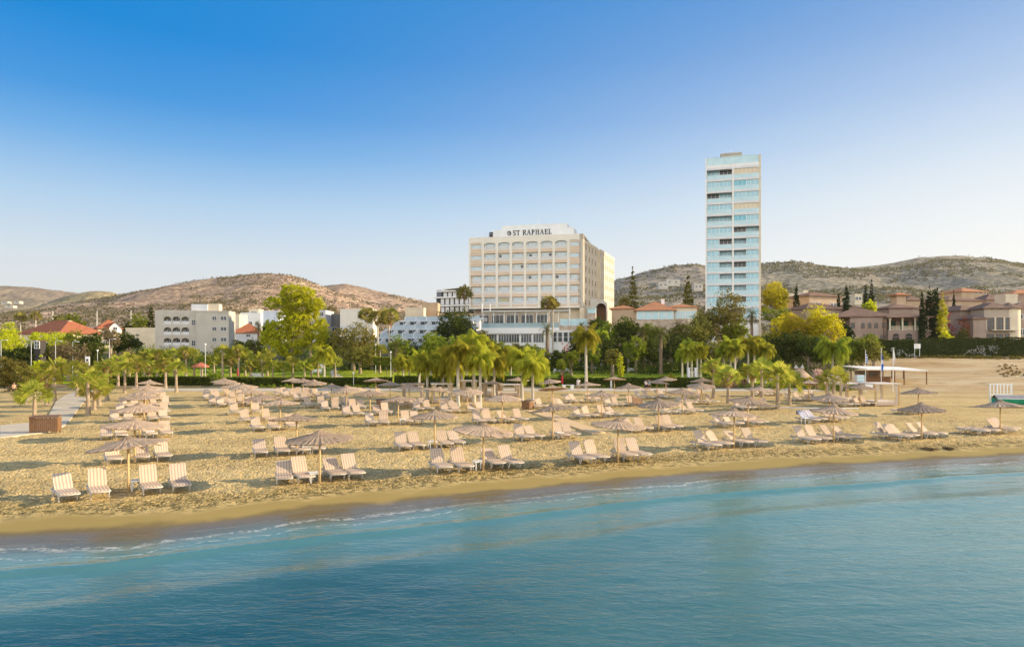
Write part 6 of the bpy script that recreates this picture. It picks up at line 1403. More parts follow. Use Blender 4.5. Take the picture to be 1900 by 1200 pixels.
def lounger_meshes(angle=52, seat_y=(0.98, -0.28)):
    """feet at -Y, head at +Y; origin on the ground at the middle"""
    L = 1.95; w = .33
    fr = MB()
    for s in (-1, 1):
        fr.tube([(s * w, -.98, .33), (s * w, -.3, .31), (s * w, .25, .31), (s * w, .97, .30)], [.032] * 4, 7)
    for y in (-.97, -.45, .28, .96): fr.tube([(-w, y, .315), (w, y, .315)], [.026] * 2, 6)
    c, s_ = math.cos(R(angle)), math.sin(R(angle))
    if angle > 5:
        for s in (-1, 1): fr.tube([(s * .27, .28 + .45 * c, .36 + .45 * s_), (s * .27, .28 + .70, .31)], [.018] * 2, 5)
    seat = MB(); n = 6
    def pad(b, p0, p1, th, wd):
        d = (Vector(p1) - Vector(p0)); nrm = Vector((0, -d.z, d.y)).normalized(); k = 6
        prev = None; vs = []
        for i in range(k + 1):
            t = i / k; p = Vector(p0) + d * t + nrm * (.012 * math.sin(t * math.pi * 3)); hw_ = wd * (1 if 0 < i < k else .96); tk = th * (1 if 0 < i < k else .6)
            vs += [p + Vector((-hw_, 0, 0)), p + Vector((hw_, 0, 0)), p + Vector((hw_ * .97, 0, 0)) + nrm * tk, p + Vector((-hw_ * .97, 0, 0)) + nrm * tk]
        fs = [(0, 1, 2, 3)[::-1], tuple(4 * k + j for j in range(4))]
        for i in range(k):
            for j in range(4): fs.append((4 * i + j, 4 * i + (j + 1) % 4, 4 * i + 4 + (j + 1) % 4, 4 * i + 4 + j))
        b.add(vs, [f[::-1] for f in fs]); return b
    pad(seat, (0, -1.0, .345), (0, .27, .335), .05, .335)
    back = pad(MB(), (0, .285, .34), (0, .285 + .80 * c, .34 + .80 * s_), .05, .335)
    legs = MB().tube([(0, -.06, .31), (0, -.02, .17), (0, .05, .07), (0, .09, -.04)], [.036, .034, .03, .03], 7).tube([(0, .16, .31), (0, .15, .18), (0, .11, .05)], [.03, .026, .024], 6)
    return fr.mesh('frame', M_plast, True), seat.mesh('seat', M_canvas), back.mesh('backrest', M_canvas), legs.mesh('leg', M_plast, True)
LM = {a: lounger_meshes(a) for a in (62, 55, 46, 36, 0)}
LEG = LM[55][3]
UG, LG = 'round thatched umbrellas in lines on the beach', 'cream striped sun loungers under the beach umbrellas'

def lounger(x, y, rz, ang, label, full=True, group=LG):
    fr, st, bk, _ = LM[ang]
    root = thing('sun_lounger', label, 'sun lounger', (x, y, T(x, y)), rz, group)
    put('frame', fr, root); put('seat', st, root); put('backrest', bk, root)
    if full:
        for sx_ in (-.31, .31):
            for yy in (-.62, .58): put('leg', LEG, root, (sx_, yy, 0))
    else:
        for yy in (-.62, .58): put('leg', LEG, root, (-.31, yy, 0)); put('leg', LEG, root, (.31, yy, 0))
    return root

STD = [-1.95, -1.05, .72, 1.62]
OFF = {(0, 0): [-2.4, -1.15, .76, 1.83], (0, 1): [-1.0, .45, 1.4], (1, 0): [-1.5, -.58, .8, 1.65], (1, 1): [-1.9, -.8, .3, 1.2], (1, 2): [-1.5, -.3, .9], (1, 3): [-1.2, .4], (1, 4): [-1.4, .5],
    (5, 1): STD, (7, 0): [-1.9, -1.1, .5, 1.45], (8, 0): [-1.3, -.4, .6], (4, 4): [1.5], (4, 5): [], (5, 5): [], (6, 5): [], (7, 1): [-1.0, .5], (7, 2): [], (8, 2): [], (3, 7): [-1.2, .5], (3, 6): [], (3, 5): [-.6, .5, 1.4]}
FLAT = {(7, 0): (0, 1), (8, 0): (0, 1, 2), (0, 6): (0, 1)}
POSN = {4: ['outermost left', 'inner left', 'inner right', 'outermost right'], 3: ['left', 'middle', 'right'], 2: ['left', 'right'], 1: ['single']}
TABLES = {(0, 0): .05, (1, 1): .3, (2, 1): -.35, (2, 2): .1, (3, 3): .2, (2, 0): -.45, (1, 0): -.45, (3, 1): .35, (5, 2): -.3, (6, 1): -2.75, (0, 2): .3, (4, 2): .4}
_b = MB(); _b.box(-.25, .25, -.25, .25, .40, .44); TT = _b.mesh('table_top', M_white)
TL = MB().tube([(0, 0, .40), (0, 0, .0)], [.035, .03], 7).mesh('table_leg', M_white)
M_towel = None
for li, line in enumerate(LINES):
    for ui, (px, yb) in enumerate(line):
        D = HC * FPX / (yb - HY); X = at(px, D); Z = T(X, D)
        where = f'{ORD[ui]} from the water in the {ORD[li]} line from the left'
        root = thing('beach_umbrella', f'round thatched umbrella, {where}', 'umbrella', (X, D, Z), rnd.uniform(0, 6.28), UG)
        tilt = put('pole', POLE, root)
        s_ = 1.06 if (li, ui) == (0, 0) else rnd.uniform(.97, 1.06)
        cn = put('canopy', CANOPY[(li * 2 + ui) % 5], root, (0, 0, 1.95), scale=(s_, s_, rnd.uniform(.85, 1.15)))
        cn.rotation_euler = (R(rnd.gauss(0, 3.0)), R(rnd.gauss(0, 3.0)), 0)
        put('cap', CAP, cn, (0, 0, .25))
        if yb > 765:
            for k in range(8): put('rib', RIB, root, (0, 0, 1.95), k * math.pi / 4 + .2)
        offs = OFF.get((li, ui), STD)
        for j, o in enumerate(offs):
            a = TH + R(rnd.gauss(0, 4.5)) + R({0: 10, 1: 5, 4: 4, 5: 4, 6: 4}.get(li, 0)); oo = o + rnd.gauss(0, .06); cy = rnd.gauss({(0, 0): -.45, (1, 0): .8, (2, 0): .75, (3, 0): .8, (4, 0): .25}.get((li, ui), .55), .12)
            x = X + oo * math.cos(TH) - cy * math.sin(a); y = D + oo * math.sin(TH) + cy * math.cos(a)
            ang = 0 if j in FLAT.get((li, ui), ()) else rnd.choice((55, 46, 46, 55, 36, 62))
            p = POSN[len(offs)][j] if len(offs) in POSN else ORD[j]
            ex = 'flat ' if ang == 0 else ''
            lounger(x, y, a, ang, f'{ex}{p} lounger under umbrella {ORD[ui]} from water, {ORD[li]} line from left', yb > 770)
        if (li, ui) in TABLES:
            o = TABLES[(li, ui)]; x = X + o * math.cos(TH) + .15; y = D + o * math.sin(TH) + .35
            t = thing('side_table', f'small white side table beside umbrella {ORD[ui]} from water, {ORD[li]} line from left', 'side table', (x, y, T(x, y)), TH, 'small white tables beside umbrella poles')
            put('table_top', TT, t)
            for sx_, sy_ in ((-1, -1), (1, -1), (1, 1), (-1, 1)): put('leg', TL, t, (.2 * sx_, .2 * sy_, 0))
X, D, Z = G(1655, 815); lounger(X, D + .6, TH + R(12), 55, 'extra lounger seen from behind left of the seventh line front umbrella', True)

def draped(name, label, cat, x, y, rz, m):
    """towel over the raised back of a lounger"""
    b = MB(); n = 8; prof = [(-.55, .42), (-.1, .415), (.27, .43), (.52, .70), (.80, .95), (.86, .93), (.84, .60)]
    vs = [(-.36 + .72 * k / n, p + .015 * math.sin(k * 1.7), q + .012 * math.cos(k * 2.1 + p * 5)) for p, q in prof for k in range(n + 1)]
    b.add(vs, [(i * (n + 1) + k, i * (n + 1) + k + 1, (i + 1) * (n + 1) + k + 1, (i + 1) * (n + 1) + k) for i in range(len(prof) - 1) for k in range(n)])
    o = b.build(name, m, None, True); o.location = (x, y, T(x, y)); o.rotation_euler = (0, 0, rz); return tag(o, label, cat)
k_ = NT('white and navy patterned towel'); ck = k_.n('ShaderNodeTexChecker'); ck.inputs['Scale'].default_value = 9; k_.l(k_.tc.outputs['Object'], ck.inputs['Vector'])
M_towel = k_.set(Base_Color=k_.mix(ck.outputs['Fac'], (.68, .67, .70), (.10, .10, .22)), Roughness=.95)
for o in [o for o in COL.objects if o.get('label', '').startswith(('outermost left lounger under umbrella second from water, seventh', 'inner left lounger under umbrella second from water, seventh'))]:
    st = o['label'].split()[0]
    for c in o.children:
        if c.name.startswith('backrest'): c.data = LM[46][2]
        if c.name.startswith('frame'): c.data = LM[46][0]
    draped('towel', f'navy and white patterned towel over {st} lounger of the pair', 'towel', o.location.x, o.location.y, o.rotation_euler.z, M_towel)

# ---- cabanas with curtains
M_linen = mat('pale linen', (.60, .52, .44), (.70, .62, .54), 1.2, .95, .3, 4, stretch=(6, 6, 1))
def cabana(label, xl, xr, yb, ytop, dark=False):
    D = HC * FPX / (yb - HY); W = (xr - xl) * D / FPX; X = at((xl + xr) / 2, D); Z = T(X, D); H = zz(ytop, D) - Z
    root = thing('cabana', label, 'cabana', (X, D, Z), R(8), 'curtained beach cabanas with flat roofs'); d = min(W, 2.6)
    for sx_ in (-1, 1):
        for y in (0, d): put('post', MB().box(-.06, .06, -.06, .06, 0, H - .12).mesh('post', M_pole), root, (sx_ * (W / 2 - .08), y, 0))
    b = MB(); b.box(-W / 2 - .1, W / 2 + .1, -.15, d + .15, H - .12, H); b.build('roof', M_linen if not dark else M_thatch, root)
    for sx_ in (-1, 1):
        for y in (.02, d - .02):
            c = MB(); n = 12; vs = []
            for z, w_, e in ((H - .125, .42, 0), (H * .75, .36, .02), (H * .5, .20, .05), (H * .22, .30, .04), (.05, .36, .03)):
                for k in range(n + 1): vs.append((-sx_ * w_ * k / n, .05 * math.cos(k * 1.9) + e, z))
            c.add(vs, [(i * (n + 1) + k, i * (n + 1) + k + 1, (i + 1) * (n + 1) + k + 1, (i + 1) * (n + 1) + k) for i in range(4) for k in range(n)])
            put('curtain', c.mesh('curtain', M_linen, True), root, (sx_ * (W / 2 - .13), y + (.08 if y < 1 else -.08), 0))
    b = MB(); b.box(-W / 2 + .15, W / 2 - .15, .15, d - .15, .05, .38); b.build('daybed', M_canvas, root)
    b = MB(); b.box(-W / 2 + .18, W / 2 - .18, .2, d - .2, .381, .50); b.build('mattress', M_linen, root)
    return root
cabana('cabana with grey thatched roof behind fourth line umbrella', 746, 786, 752, 712, True)
cabana('cream roofed cabana left of the thick trunked queen palm', 801, 840, 748, 711)
cabana('small cabana in shade between the thick queen palms', 856, 885, 744, 706)
cabana('brown roofed cabana behind the queen palm row', 897, 927, 736, 711, True)
cabana('white cabana with two gathered curtains beside brown bin', 928, 966, 736, 713)
cabana('pale cabana partly behind the beach bar umbrellas', 1556, 1602, 748, 711)
cabana('cabana with linen curtains in front of the beach bar', 1621, 1672, 753, 711)

# ---- bin enclosures
def bin_box(label, x, yb, w, h, d, rz, paper=False):
    X, D, Z = G(x, yb); root = thing('bin_enclosure', label, 'bin', (X, D, Z), rz, 'brown wooden bin enclosures on the sand'); n = max(4, int(w / .12))
    b = MB()
    for i in range(n): b.box(-w / 2 + w * i / n + .008, -w / 2 + w * (i + 1) / n - .008, 0, .03, .12, h - .02 * (i % 2))
    b.build('front_panel', M_wood, root)
    b = MB()
    for s in (-1, 1):
        k = max(3, int(d / .12))
        for i in range(k): b.box(s * w / 2 - .015, s * w / 2 + .015, .04 + (d - .05) * i / k, .03 + (d - .05) * (i + 1) / k, .12, h)
    b.build('side_panel', M_wood, root)
    for sx_ in (-1, 1):
        for y in (.06, d - .06): put('post', MB().box(-.04, .04, -.04, .04, 0, h - .03).mesh('post', M_wood), root, (sx_ * (w / 2 - .07), y, 0))
    b = MB(); b.add([(-w / 2 - .05, -.05, h + .01), (w / 2 + .05, -.05, h + .01), (w / 2 + .05, d + .05, h + .10), (-w / 2 - .05, d + .05, h + .10), (-w / 2 - .05, -.05, h + .05), (w / 2 + .05, -.05, h + .05), (w / 2 + .05, d + .05, h + .14), (-w / 2 - .05, d + .05, h + .14)], [(3, 2, 1, 0), (4, 5, 6, 7), (0, 1, 5, 4), (1, 2, 6, 5), (2, 3, 7, 6), (3, 0, 4, 7)]); b.build('lid', M_wood, root)
bin_box('large slatted wooden bin enclosure beside the concrete path', 80, 804, 1.75, 1.10, .8, R(14))
bin_box('small dark bin behind the third line umbrellas', 706, 757, .8, .75, .6, R(5))
bin_box('brown bin with orange lit end beside the boardwalk', 975, 760, .95, .75, .8, R(-38))
b = MB(); b.box(-.55, .55, 0, .04, -.35, .35); b.box(-.6, -.55, -.02, .05, -.75, .35); b.box(.5, .55, -.021, .051, -.75, .2)
o = b.build('tipped_board', M_wood); X, D, Z = G(1183, 757); o.location = (X, D, Z + .75); o.rotation_euler = (R(-25), R(12), R(20)); tag(o, 'dark tilted board standing behind the sixth line loungers', 'board')

# ---- beach bar, flags, hut, lockers, boat
bar = thing('beach_bar', 'beach bar shelter with white flat canopy on thin brown posts', 'beach bar', (at(1655, 102), 102, T(at(1655, 102), 102)), R(-3))
bx = lambda x: (x - 1655) * 102 / FPX
bh = zz(688, 102) - T(at(1655, 102), 102)
b = MB(); b.add([(bx(1604), -1, bh + .2), (bx(1713), -1, bh), (bx(1713) - .6, 6.5, bh + .35), (bx(1604) - .4, 6.5, bh + .5), (bx(1604), -1, bh + .32), (bx(1713), -1, bh + .12), (bx(1713) - .6, 6.5, bh + .47), (bx(1604) - .4, 6.5, bh + .62)], [(3, 2, 1, 0), (4, 5, 6, 7), (0, 1, 5, 4), (1, 2, 6, 5), (2, 3, 7, 6), (3, 0, 4, 7)]); b.build('canopy', M_awn, bar)
for x, y in ((1606, -.8), (1634, -.8), (1655, -.8), (1672, -.8), (1712, -.8), (1712, 5.8), (1690, 5.8), (1670, 5.8), (1640, 5.8), (1612, 5.8)):
    put('post', MB().box(-.06, .06, -.06, .06, -.3, bh + .1).mesh('post', M_wood), bar, (bx(x), y, 0))
b = MB(); b.box(bx(1612), bx(1662), 1.6, 2.2, 0, 1.05); b.box(bx(1610), bx(1664), 1.4, 2.3, 1.052, 1.12); b.build('counter', M_wood, bar)
b = MB(); b.box(bx(1612), bx(1660), 4.4, 4.5, 0, 2.0); 
for i in range(3): b.box(bx(1614), bx(1658), 4.1, 4.398, .7 + .5 * i, .74 + .5 * i)
b.build('back_shelf', mat('bar shelf', (.25, .17, .11), (.33, .24, .16), 2), bar)
for i in range(16): put('bottle', MB().lathe([(.05, 0), (.05, .22), (.02, .28), (.02, .36), (0, .36)], 8).mesh('bottle', rnd.choice([M_teal, M_dglass, M_ochre])), bar, (bx(1616) + .22 * i, 4.25, 1.242 if i % 2 else .742))
fr_ = thing('fridge', 'white drinks fridge with blue panel left of beach bar', 'fridge', (at(1594, 101), 100.5, T(at(1594, 101), 100.5)), 0)
MB().box(-.55, .55, 0, .7, 0, 2.0).build('body', M_white, fr_); MB().box(-.47, .47, -.03, -.002, .25, 1.2).build('glass_door', M_aqua, fr_); MB().box(-.5, .5, -.03, -.002, 1.35, 1.9).build('header_panel', M_frost, fr_)
ck_ = thing('ice_box', 'low white ice box behind the flag poles', 'ice box', (at(1613, 99), 99, T(at(1613, 99), 99)), 0)
MB().box(-.5, .5, 0, .6, 0, .8).build('body', M_white, ck_); MB().box(-.52, .52, -.02, .62, .802, .88).build('lid', M_cool, ck_)

def flag_mat(kind):
    k = NT('flag ' + kind); sx = k.n('ShaderNodeSeparateXYZ'); k.l(k.tc.outputs['Generated'], sx.inputs[0])
    if kind == 'striped':
        s = k.math('LESS_THAN', k.math('FRACT', k.math('MULTIPLY', sx.outputs[2], 4.5)), .5)
        c = k.mix(s, (.75, .76, .78), (.02, .09, .42))
    elif kind == 'blue':
        s1 = k.math('GREATER_THAN', sx.outputs[2], .62); s2 = k.math('LESS_THAN', sx.outputs[2], .40)
        c = k.mix(s1, (.72, .70, .72), (.03, .09, .36)); c = k.mix(s2, c, (.02, .16, .60))
    else: c = k.mix(k.math('LESS_THAN', sx.outputs[2], .3), (.78, .75, .74), (.70, .58, .52))
    return k.set(Base_Color=c, Roughness=.9)
def flag(label, x, ybase, ytop, yf0, yf1, kind, w):
    D = 94.0; X = at(x, D); Z = T(X, D); root = thing('flagpole', label, 'flagpole', (X, D, Z), 0); H = zz(ytop, D) - Z
    MB().tube([(0, 0, -.2), (0, 0, H)], [.045, .03], 8).lathe([(0, H), (.06, H + .05), (0, H + .12)], 8).build('pole', M_white, root)
    z1 = zz(yf0, D) - Z; z0 = zz(yf1, D) - Z; b = MB(); n = 14; m = 10; vs = []
    for i in range(m + 1):
        t = i / m; ww = w * (.25 + .75 * math.sin(math.pi * min(1, .18 + .7 * t)))
        for k in range(n + 1):
            u = k / n; vs.append((.05 + ww * u * .72, .09 * math.sin(u * 9 + t * 2) * (.3 + u), z1 + (z0 - z1) * t - .25 * u * (1 - t * .6)))
    b.add(vs, [(i * (n + 1) + k, i * (n + 1) + k + 1, (i + 1) * (n + 1) + k + 1, (i + 1) * (n + 1) + k) for i in range(m) for k in range(n)])
    b.build('flag', flag_mat(kind), root, True)
flag('flagpole with limp blue and white striped flag', 1606, 716, 650, 655, 674, 'striped', .36)
flag('tallest flagpole with limp blue and white flag', 1635, 722, 646, 655, 687, 'blue', .34)
flag('flagpole with limp plain white flag', 1657, 716, 646, 648, 675, 'white', .32)

hutD = 104; hut = thing('thatched_hut', 'dark thatched hut with white pointed fabric top', 'hut', (at(1483, hutD), hutD, T(at(1483, hutD), hutD)), 0)
hh = zz(676, hutD) - hut.location.z
MB().lathe([(1.5, 0), (1.5, hh * .42)], 20).build('wall', M_wood, hut); MB().lathe([(1.95, hh * .38), (1.1, hh * .62), (.35, hh * .84), (0, hh * .86)], 28).build('roof', M_thatch, hut)
b = MB(); 
for k in range(4):
    a = k * math.pi / 2 + .4; b.add([(0, 0, hh * .80), (.75 * math.cos(a - .5), .75 * math.sin(a - .5), hh * .82), (.7 * math.cos(a), .7 * math.sin(a), hh * 1.0), (.75 * math.cos(a + .5), .75 * math.sin(a + .5), hh * .82)], [(0, 1, 2), (0, 2, 3), (1, 0, 3)])
b.build('fabric_top', M_white, hut)
MB().box(-.4, .4, -1.56, -1.45, 0, hh * .38).build('door', M_dark, hut)

# white slatted lockers and the green boat at the right edge
lkX, lkD, lkZ = G(1850, 752); lk = thing('slatted_fence', 'white slatted corner screen beside the green boat', 'fence', (lkX, lkD, lkZ), R(-8))
def slat_panel(w, h):
    b = MB(); n = int(w / .28)
    for i in range(n + 1): b.box(i * w / n - .05, i * w / n + .05, -.015, .015, 0, h)
    for z in (.02, h * .5, h - .1): b.box(-.05, w + .05, -.03, -.016, z, z + .09)
    return b.mesh('slat_panel', M_white)
hL = zz(712, lkD) - lkZ
put('slat_panel', slat_panel(.75, hL), lk, (-.75, -.2, 0), R(12)); put('slat_panel', slat_panel(1.35, hL), lk, (.05, .1, 0), R(0))
for x, y in ((-.80, -.22), (.02, .02), (1.46, .12)): put('post', MB().box(-.06, .06, -.06, .06, -.2, hL + .05).mesh('post', M_white), lk, (x, y, 0))
boX, boD, boZ = G(1894, 755); boat = thing('boat', 'small green boat lying on the sand with grey cover', 'boat', (boX, boD, boZ), R(-14))
secs = []
for t in np.linspace(0, 1, 12):
    x = -2.4 + 4.8 * t; w = .85 * min(1, (1.02 - t) * 2.2) ** .6 * (.85 if t < .05 else 1); h = .85 + .3 * t ** 3
    secs.append([(x, -w, h), (x, -w * .92, h * .5), (x, -w * .45, .1 + .3 * t ** 4), (x, 0, .02 + .45 * t ** 4), (x, w * .45, .1 + .3 * t ** 4), (x, w * .92, h * .5), (x, w, h)])
b = MB(); b.add([p for s in secs for p in s], [(7 * i + j, 7 * i + j + 1, 7 * i + 8 + j, 7 * i + 7 + j) for i in range(11) for j in range(6)] + [(0, 1, 2, 3, 4, 5, 6)]); b.build('hull', mat('green boat paint', (.015, .20, .12), (.02, .26, .16), 1, .4), boat, True)
b = MB(); vs = [p for s in secs for p in ((s[0][0], s[0][1], s[0][2] + .012), (s[0][0], 0, s[0][2] + .36), (s[6][0], s[6][1], s[6][2] + .012))]
b.add(vs, [(3 * i + j, 3 * i + j + 1, 3 * i + 4 + j, 3 * i + 3 + j) for i in range(11) for j in range(2)]); b.build('cover', mat('grey boat cover', (.22, .21, .22), (.30, .29, .30), 1.5, .9), boat, True)
MB().beam((-2.4, -.80, .87), (.6, -.87, .90), .05, .06).build('gunwale', M_white, boat)

# noticeboard on the tall hedge
nbD = 136.2; nb = thing('noticeboard', 'white noticeboard on posts in front of the tall hedge', 'sign', (at(1702, nbD), nbD, T(at(1702, nbD), nbD)), 0)
nz = zz(646, nbD) - nb.location.z; MB().box(-.6, .6, -.03, .03, nz, nz + .85).build('board', M_white, nb)
MB().box(-.64, -.6, -.04, .04, nz - .04, nz + .89).box(.6, .64, -.04, .04, nz - .04, nz + .89).box(-.6, .6, -.04, .04, nz + .851, nz + .89).box(-.6, .6, -.04, .04, nz - .04, nz - .001).build('frame', M_alu, nb)
for s in (-.5, .5): put('post', MB().box(-.04, .04, .032, .10, -.3, nz + .6).mesh('post', M_alu), nb, (s, 0, 0))
b = MB()
for i in range(4): b.box(-.45, .1 + .08 * ((i * 7) % 4), -.036, -.031, nz + .16 + .15 * i, nz + .20 + .15 * i)
b.build('printed_lines', M_grey, nb)

# dark slatted fence by the gate and the gate pillars
fn = thing('slat_fence', 'dark brown vertical slat fence behind the fan palms', 'fence', (at(1318, 102.5), 102.5, T(at(1318, 102.5), 102.5)), 0)
b = MB(); Wf = (1372 - 1318) * 102.5 / FPX
for i in range(34): b.box(Wf * i / 34 + .02, Wf * (i + 1) / 34 - .02, 0, .03, .05, 1.2)
b.box(0, Wf, .032, .07, .2, .28); b.box(0, Wf, .032, .07, 1.0, 1.08); b.build('slats', M_wood, fn)
for x in (0, Wf * .5, Wf): put('post', MB().box(-.06, .06, .04, .14, -.3, 1.25).mesh('post', M_wood), fn, (x, .04, 0))
gt = thing('gate', 'pale gate pillars with lattice between the gate palms', 'gate', (at(1289, 104), 105.5, T(at(1289, 104), 105.5)), 0)
for x in (-.55, .55): put('pillar', MB().box(-.18, .18, -.18, .18, 0, 2.6).box(-.24, .24, -.24, .24, 2.601, 2.75).mesh('pillar', M_cool), gt, (x, 0, 0))
b = MB()
for i in range(5): b.box(-.33 + .15 * i, -.29 + .15 * i, -.02, .02, .1, 2.2)
b.box(-.36, .36, -.035, -.021, .15, .22); b.box(-.36, .36, -.035, -.021, 2.0, 2.08); b.build('leaf', M_alu, gt)

# lamps and thin posts
def lamp(label, x, ytop, D, arm=True, yb=None):
    X = at(x, D); Z = T(X, D); H = zz(ytop, D) - Z; root = thing('street_lamp', label, 'street lamp', (X, D, Z), 0, 'thin pale lamp posts at the garden edge')
    MB().tube([(0, 0, -.2), (0, 0, H)], [.06, .04], 8).build('pole', M_alu, root)
    if arm:
        MB().tube([(0, 0, H - .05), (.35, 0, H + .03), (.75, 0, H)], [.045, .04, .035], 6).build('arm', M_alu, root)
        MB().lathe([(.0, .09), (.2, .05), (.24, 0), (0, -.02)], 12, 0, Matrix.Translation((.85, 0, H - .02))).build('lamp_head', M_cool, root)
    else: MB().lathe([(.05, H), (.17, H + .16), (.12, H + .3), (0, H + .33)], 10).build('lamp_globe', M_white, root)
for a in (('lamp post at the very left edge of picture', 2, 631, 104), ('tall lamp post left of the white framed window', 58, 633, 105), ('lamp post behind the tallest path palm', 103, 633, 108), ('lamp post before the brown leafless bush', 135, 634, 112), ('lamp post below the steep red roof house', 203, 629, 110)): lamp(*a)
lamp('short plain post between fourth and fifth lamp', 181, 652, 112, False); lamp('thin white globe lamp on the lawn left of date palm', 725, 655, 118, False); lamp('globe lamp post beside the ficus on the lawn', 697, 641, 132, False); lamp('very thin tall white pole before apartment block', 381, 641, 106, False); lamp('slim pole standing in the hedge left of lawn', 656, 694, 103.4, False)
for px_, y0, y1, D, lab in ((98, 592, 577, 260, 'thin mast on the far slope left of gables'), (180, 592, 577, 260, 'thin mast behind the steep red roof'), (243, 592, 576, 260, 'thin mast left of the dark conifer')):
    X = at(px_, D); Z = zz(y0, D) - 3; r0 = thing('mast', lab, 'mast', (X, D, Z), 0, 'thin white masts on the far slope'); MB().tube([(0, 0, -2), (0, 0, zz(y1, D) - Z)], [.12, .08], 6).build('pole', M_white, r0); MB().box(-.3, .3, -.05, .05, zz(y1, D) - Z + .001, zz(y1, D) - Z + .06).build('crossbar', M_white, r0)
sg = thing('signboard', 'white upright signboard behind the path palms', 'sign', (at(162, 106), 106, T(at(162, 106), 106)), R(10)); sh_ = zz(661, 106) - sg.location.z
MB().box(-.32, .32, 0, .14, sh_ - 1.45, sh_).build('panel', M_white, sg); MB().box(-.14, .12, -.02, -.002, sh_ - .75, sh_ - .4).build('dark_mark', M_ink, sg); MB().box(-.25, .25, .02, .12, -.2, sh_ - 1.452).build('foot', M_grey, sg)
kb = thing('kiosk_window', 'small white framed kiosk window in dark trees', 'kiosk', (at(69, 128), 128, T(at(69, 128), 128)), 0); kz = zz(646, 128) - kb.location.z; kh = zz(633, 128) - kb.location.z
MB().box(-.62, .62, 0, 1.5, 0, kh + .1).build('wall', M_dark, kb); window(kb, 0, -.04, kz, .9, kh - kz, M_dglass, (2, 2), M_white); MB().box(-.75, .75, -.15, 1.6, kh + .102, kh + .2).build('roof', M_wood, kb)

# garden parasols, benches on the lawn, lawn seats
def parasol(label, x, D, ytop, c, closed=False):
    X = at(x, D); Z = T(X, D); H = zz(ytop, D) - Z; root = thing('parasol', label, 'parasol', (X, D, Z), 0)
    MB().tube([(0, 0, 0), (0, 0, H)], [.03, .03], 6).build('pole', M_alu, root); m = mat('parasol cloth', c, tuple(v * 1.15 for v in c), 2, .9)
    if closed: MB().lathe([(.03, H), (.1, H - .3), (.16, H - .9), (.12, H - 1.4), (.03, H - 1.5)], 10).build('cloth', m, root)
    else: MB().lathe([(0, H), (.7, H - .28), (1.45, H - .62), (1.45, H - .78), (1.43, H - .78), (1.40, H - .6), (.02, H - .1)], 8).build('cloth', m, root)
for a in (('open brick red parasol below apartment block', 372, 112, 672, (.38, .12, .07)), ('dark red folded parasol right of the tall garden palm', 441, 114, 682, (.30, .04, .04), True), ('closed dark red parasol by the dark bush', 1043, 102.6, 694, (.30, .012, .03), True), ('closed pale parasol folded beside the lawn umbrella', 1134, 102.2, 702, (.6, .58, .54), True)): parasol(*a)
def bench(label, x, y, rz=0):
    X, D, Z = G(x, y); root = thing('bench', label, 'bench', (X, D, Z + .05), rz, 'pale loungers and benches on the lawn')
    MB().box(-.9, .9, -.25, .25, .38, .44).build('seat', M_white, root); MB().box(-.9, .9, .25, .31, .46, .92).build('backrest', M_white, root)
    for s in (-1, 1):
        for q in (-.18, .2): put('leg', MB().box(-.05, .05, -.05, .05, 0, .378).mesh('leg', M_white), root, (s * .75, q, 0))
for lab, x, y in (('pale bench before the bright clipped tree', 1035, 693), ('pale bench right of the bright clipped tree', 1050, 692), ('white bench at the back of the lawn', 1062, 678), ('bench left of the big grey palm trunk', 1078, 687), ('bench right of the big grey palm trunk', 1098, 688), ('bench right of the vine column', 1172, 692), ('bench behind the vine column', 1142, 680),
    ('white lounger seat under the tall tree', 588, 694), ('lounger seat beside the lone queen palm', 592, 684), ('lounger seat left of the tall tree trunks', 470, 702), ('second lounger seat left of the tall tree trunks', 480, 703)): bench(lab, x, y, R(rnd.uniform(-30, 30)))
st_ = thing('snack_table', 'white table with dark trays before the hedge', 'table', (at(1054, 99.5), 99.5, T(at(1054, 99.5), 99.5)), 0); MB().box(-.9, .9, -.35, .35, .72, .78).build('table_top', M_white, st_)
for s in (-1, 1): put('leg', MB().box(-.25, .25, -.3, .3, 0, .719).mesh('leg', M_white), st_, (s * .6, 0, 0))
for i in range(2): put('tray', MB().box(-.2, .2, -.15, .15, .782, .84).mesh('tray', M_dark), st_, (-.35 + .7 * i, 0, 0))

# ---- drift of dry seaweed near the waterline on the right
for lab, x, y, w in (('flat dark seaweed heap near the waterline', 1724, 835, .4), ('smaller dark seaweed heap right of the flat one', 1760, 834, .25)):
    X, D, Z = G(x, y); r_ = np.random.default_rng(int(x)); P = np.stack([r_.normal(0, w * .4, 420), r_.normal(0, .16, 420), np.abs(r_.normal(0, .04, 420)) + .02], -1)
    o = put('seaweed_heap', quads_mesh('seaweed', leaf_quads(P, .09, r_), L_brown), None, (X, D, Z)); tag(o, lab, 'seaweed')
cane = MB().box(-.5, .5, -.02, .02, 0, .03).mesh('plank', M_pole)
o = put('hose', MB().tube([(0, 0, .05), (3, -.5, .05), (6, -.9, .05), (7.6, -.85, .05)], [.05] * 4, 6).mesh('hose', M_white), None, (*G(1446, 757)[:2], 0)); tag(o, 'pale pipe lying on the sand right of the spiky palm', 'pipe')

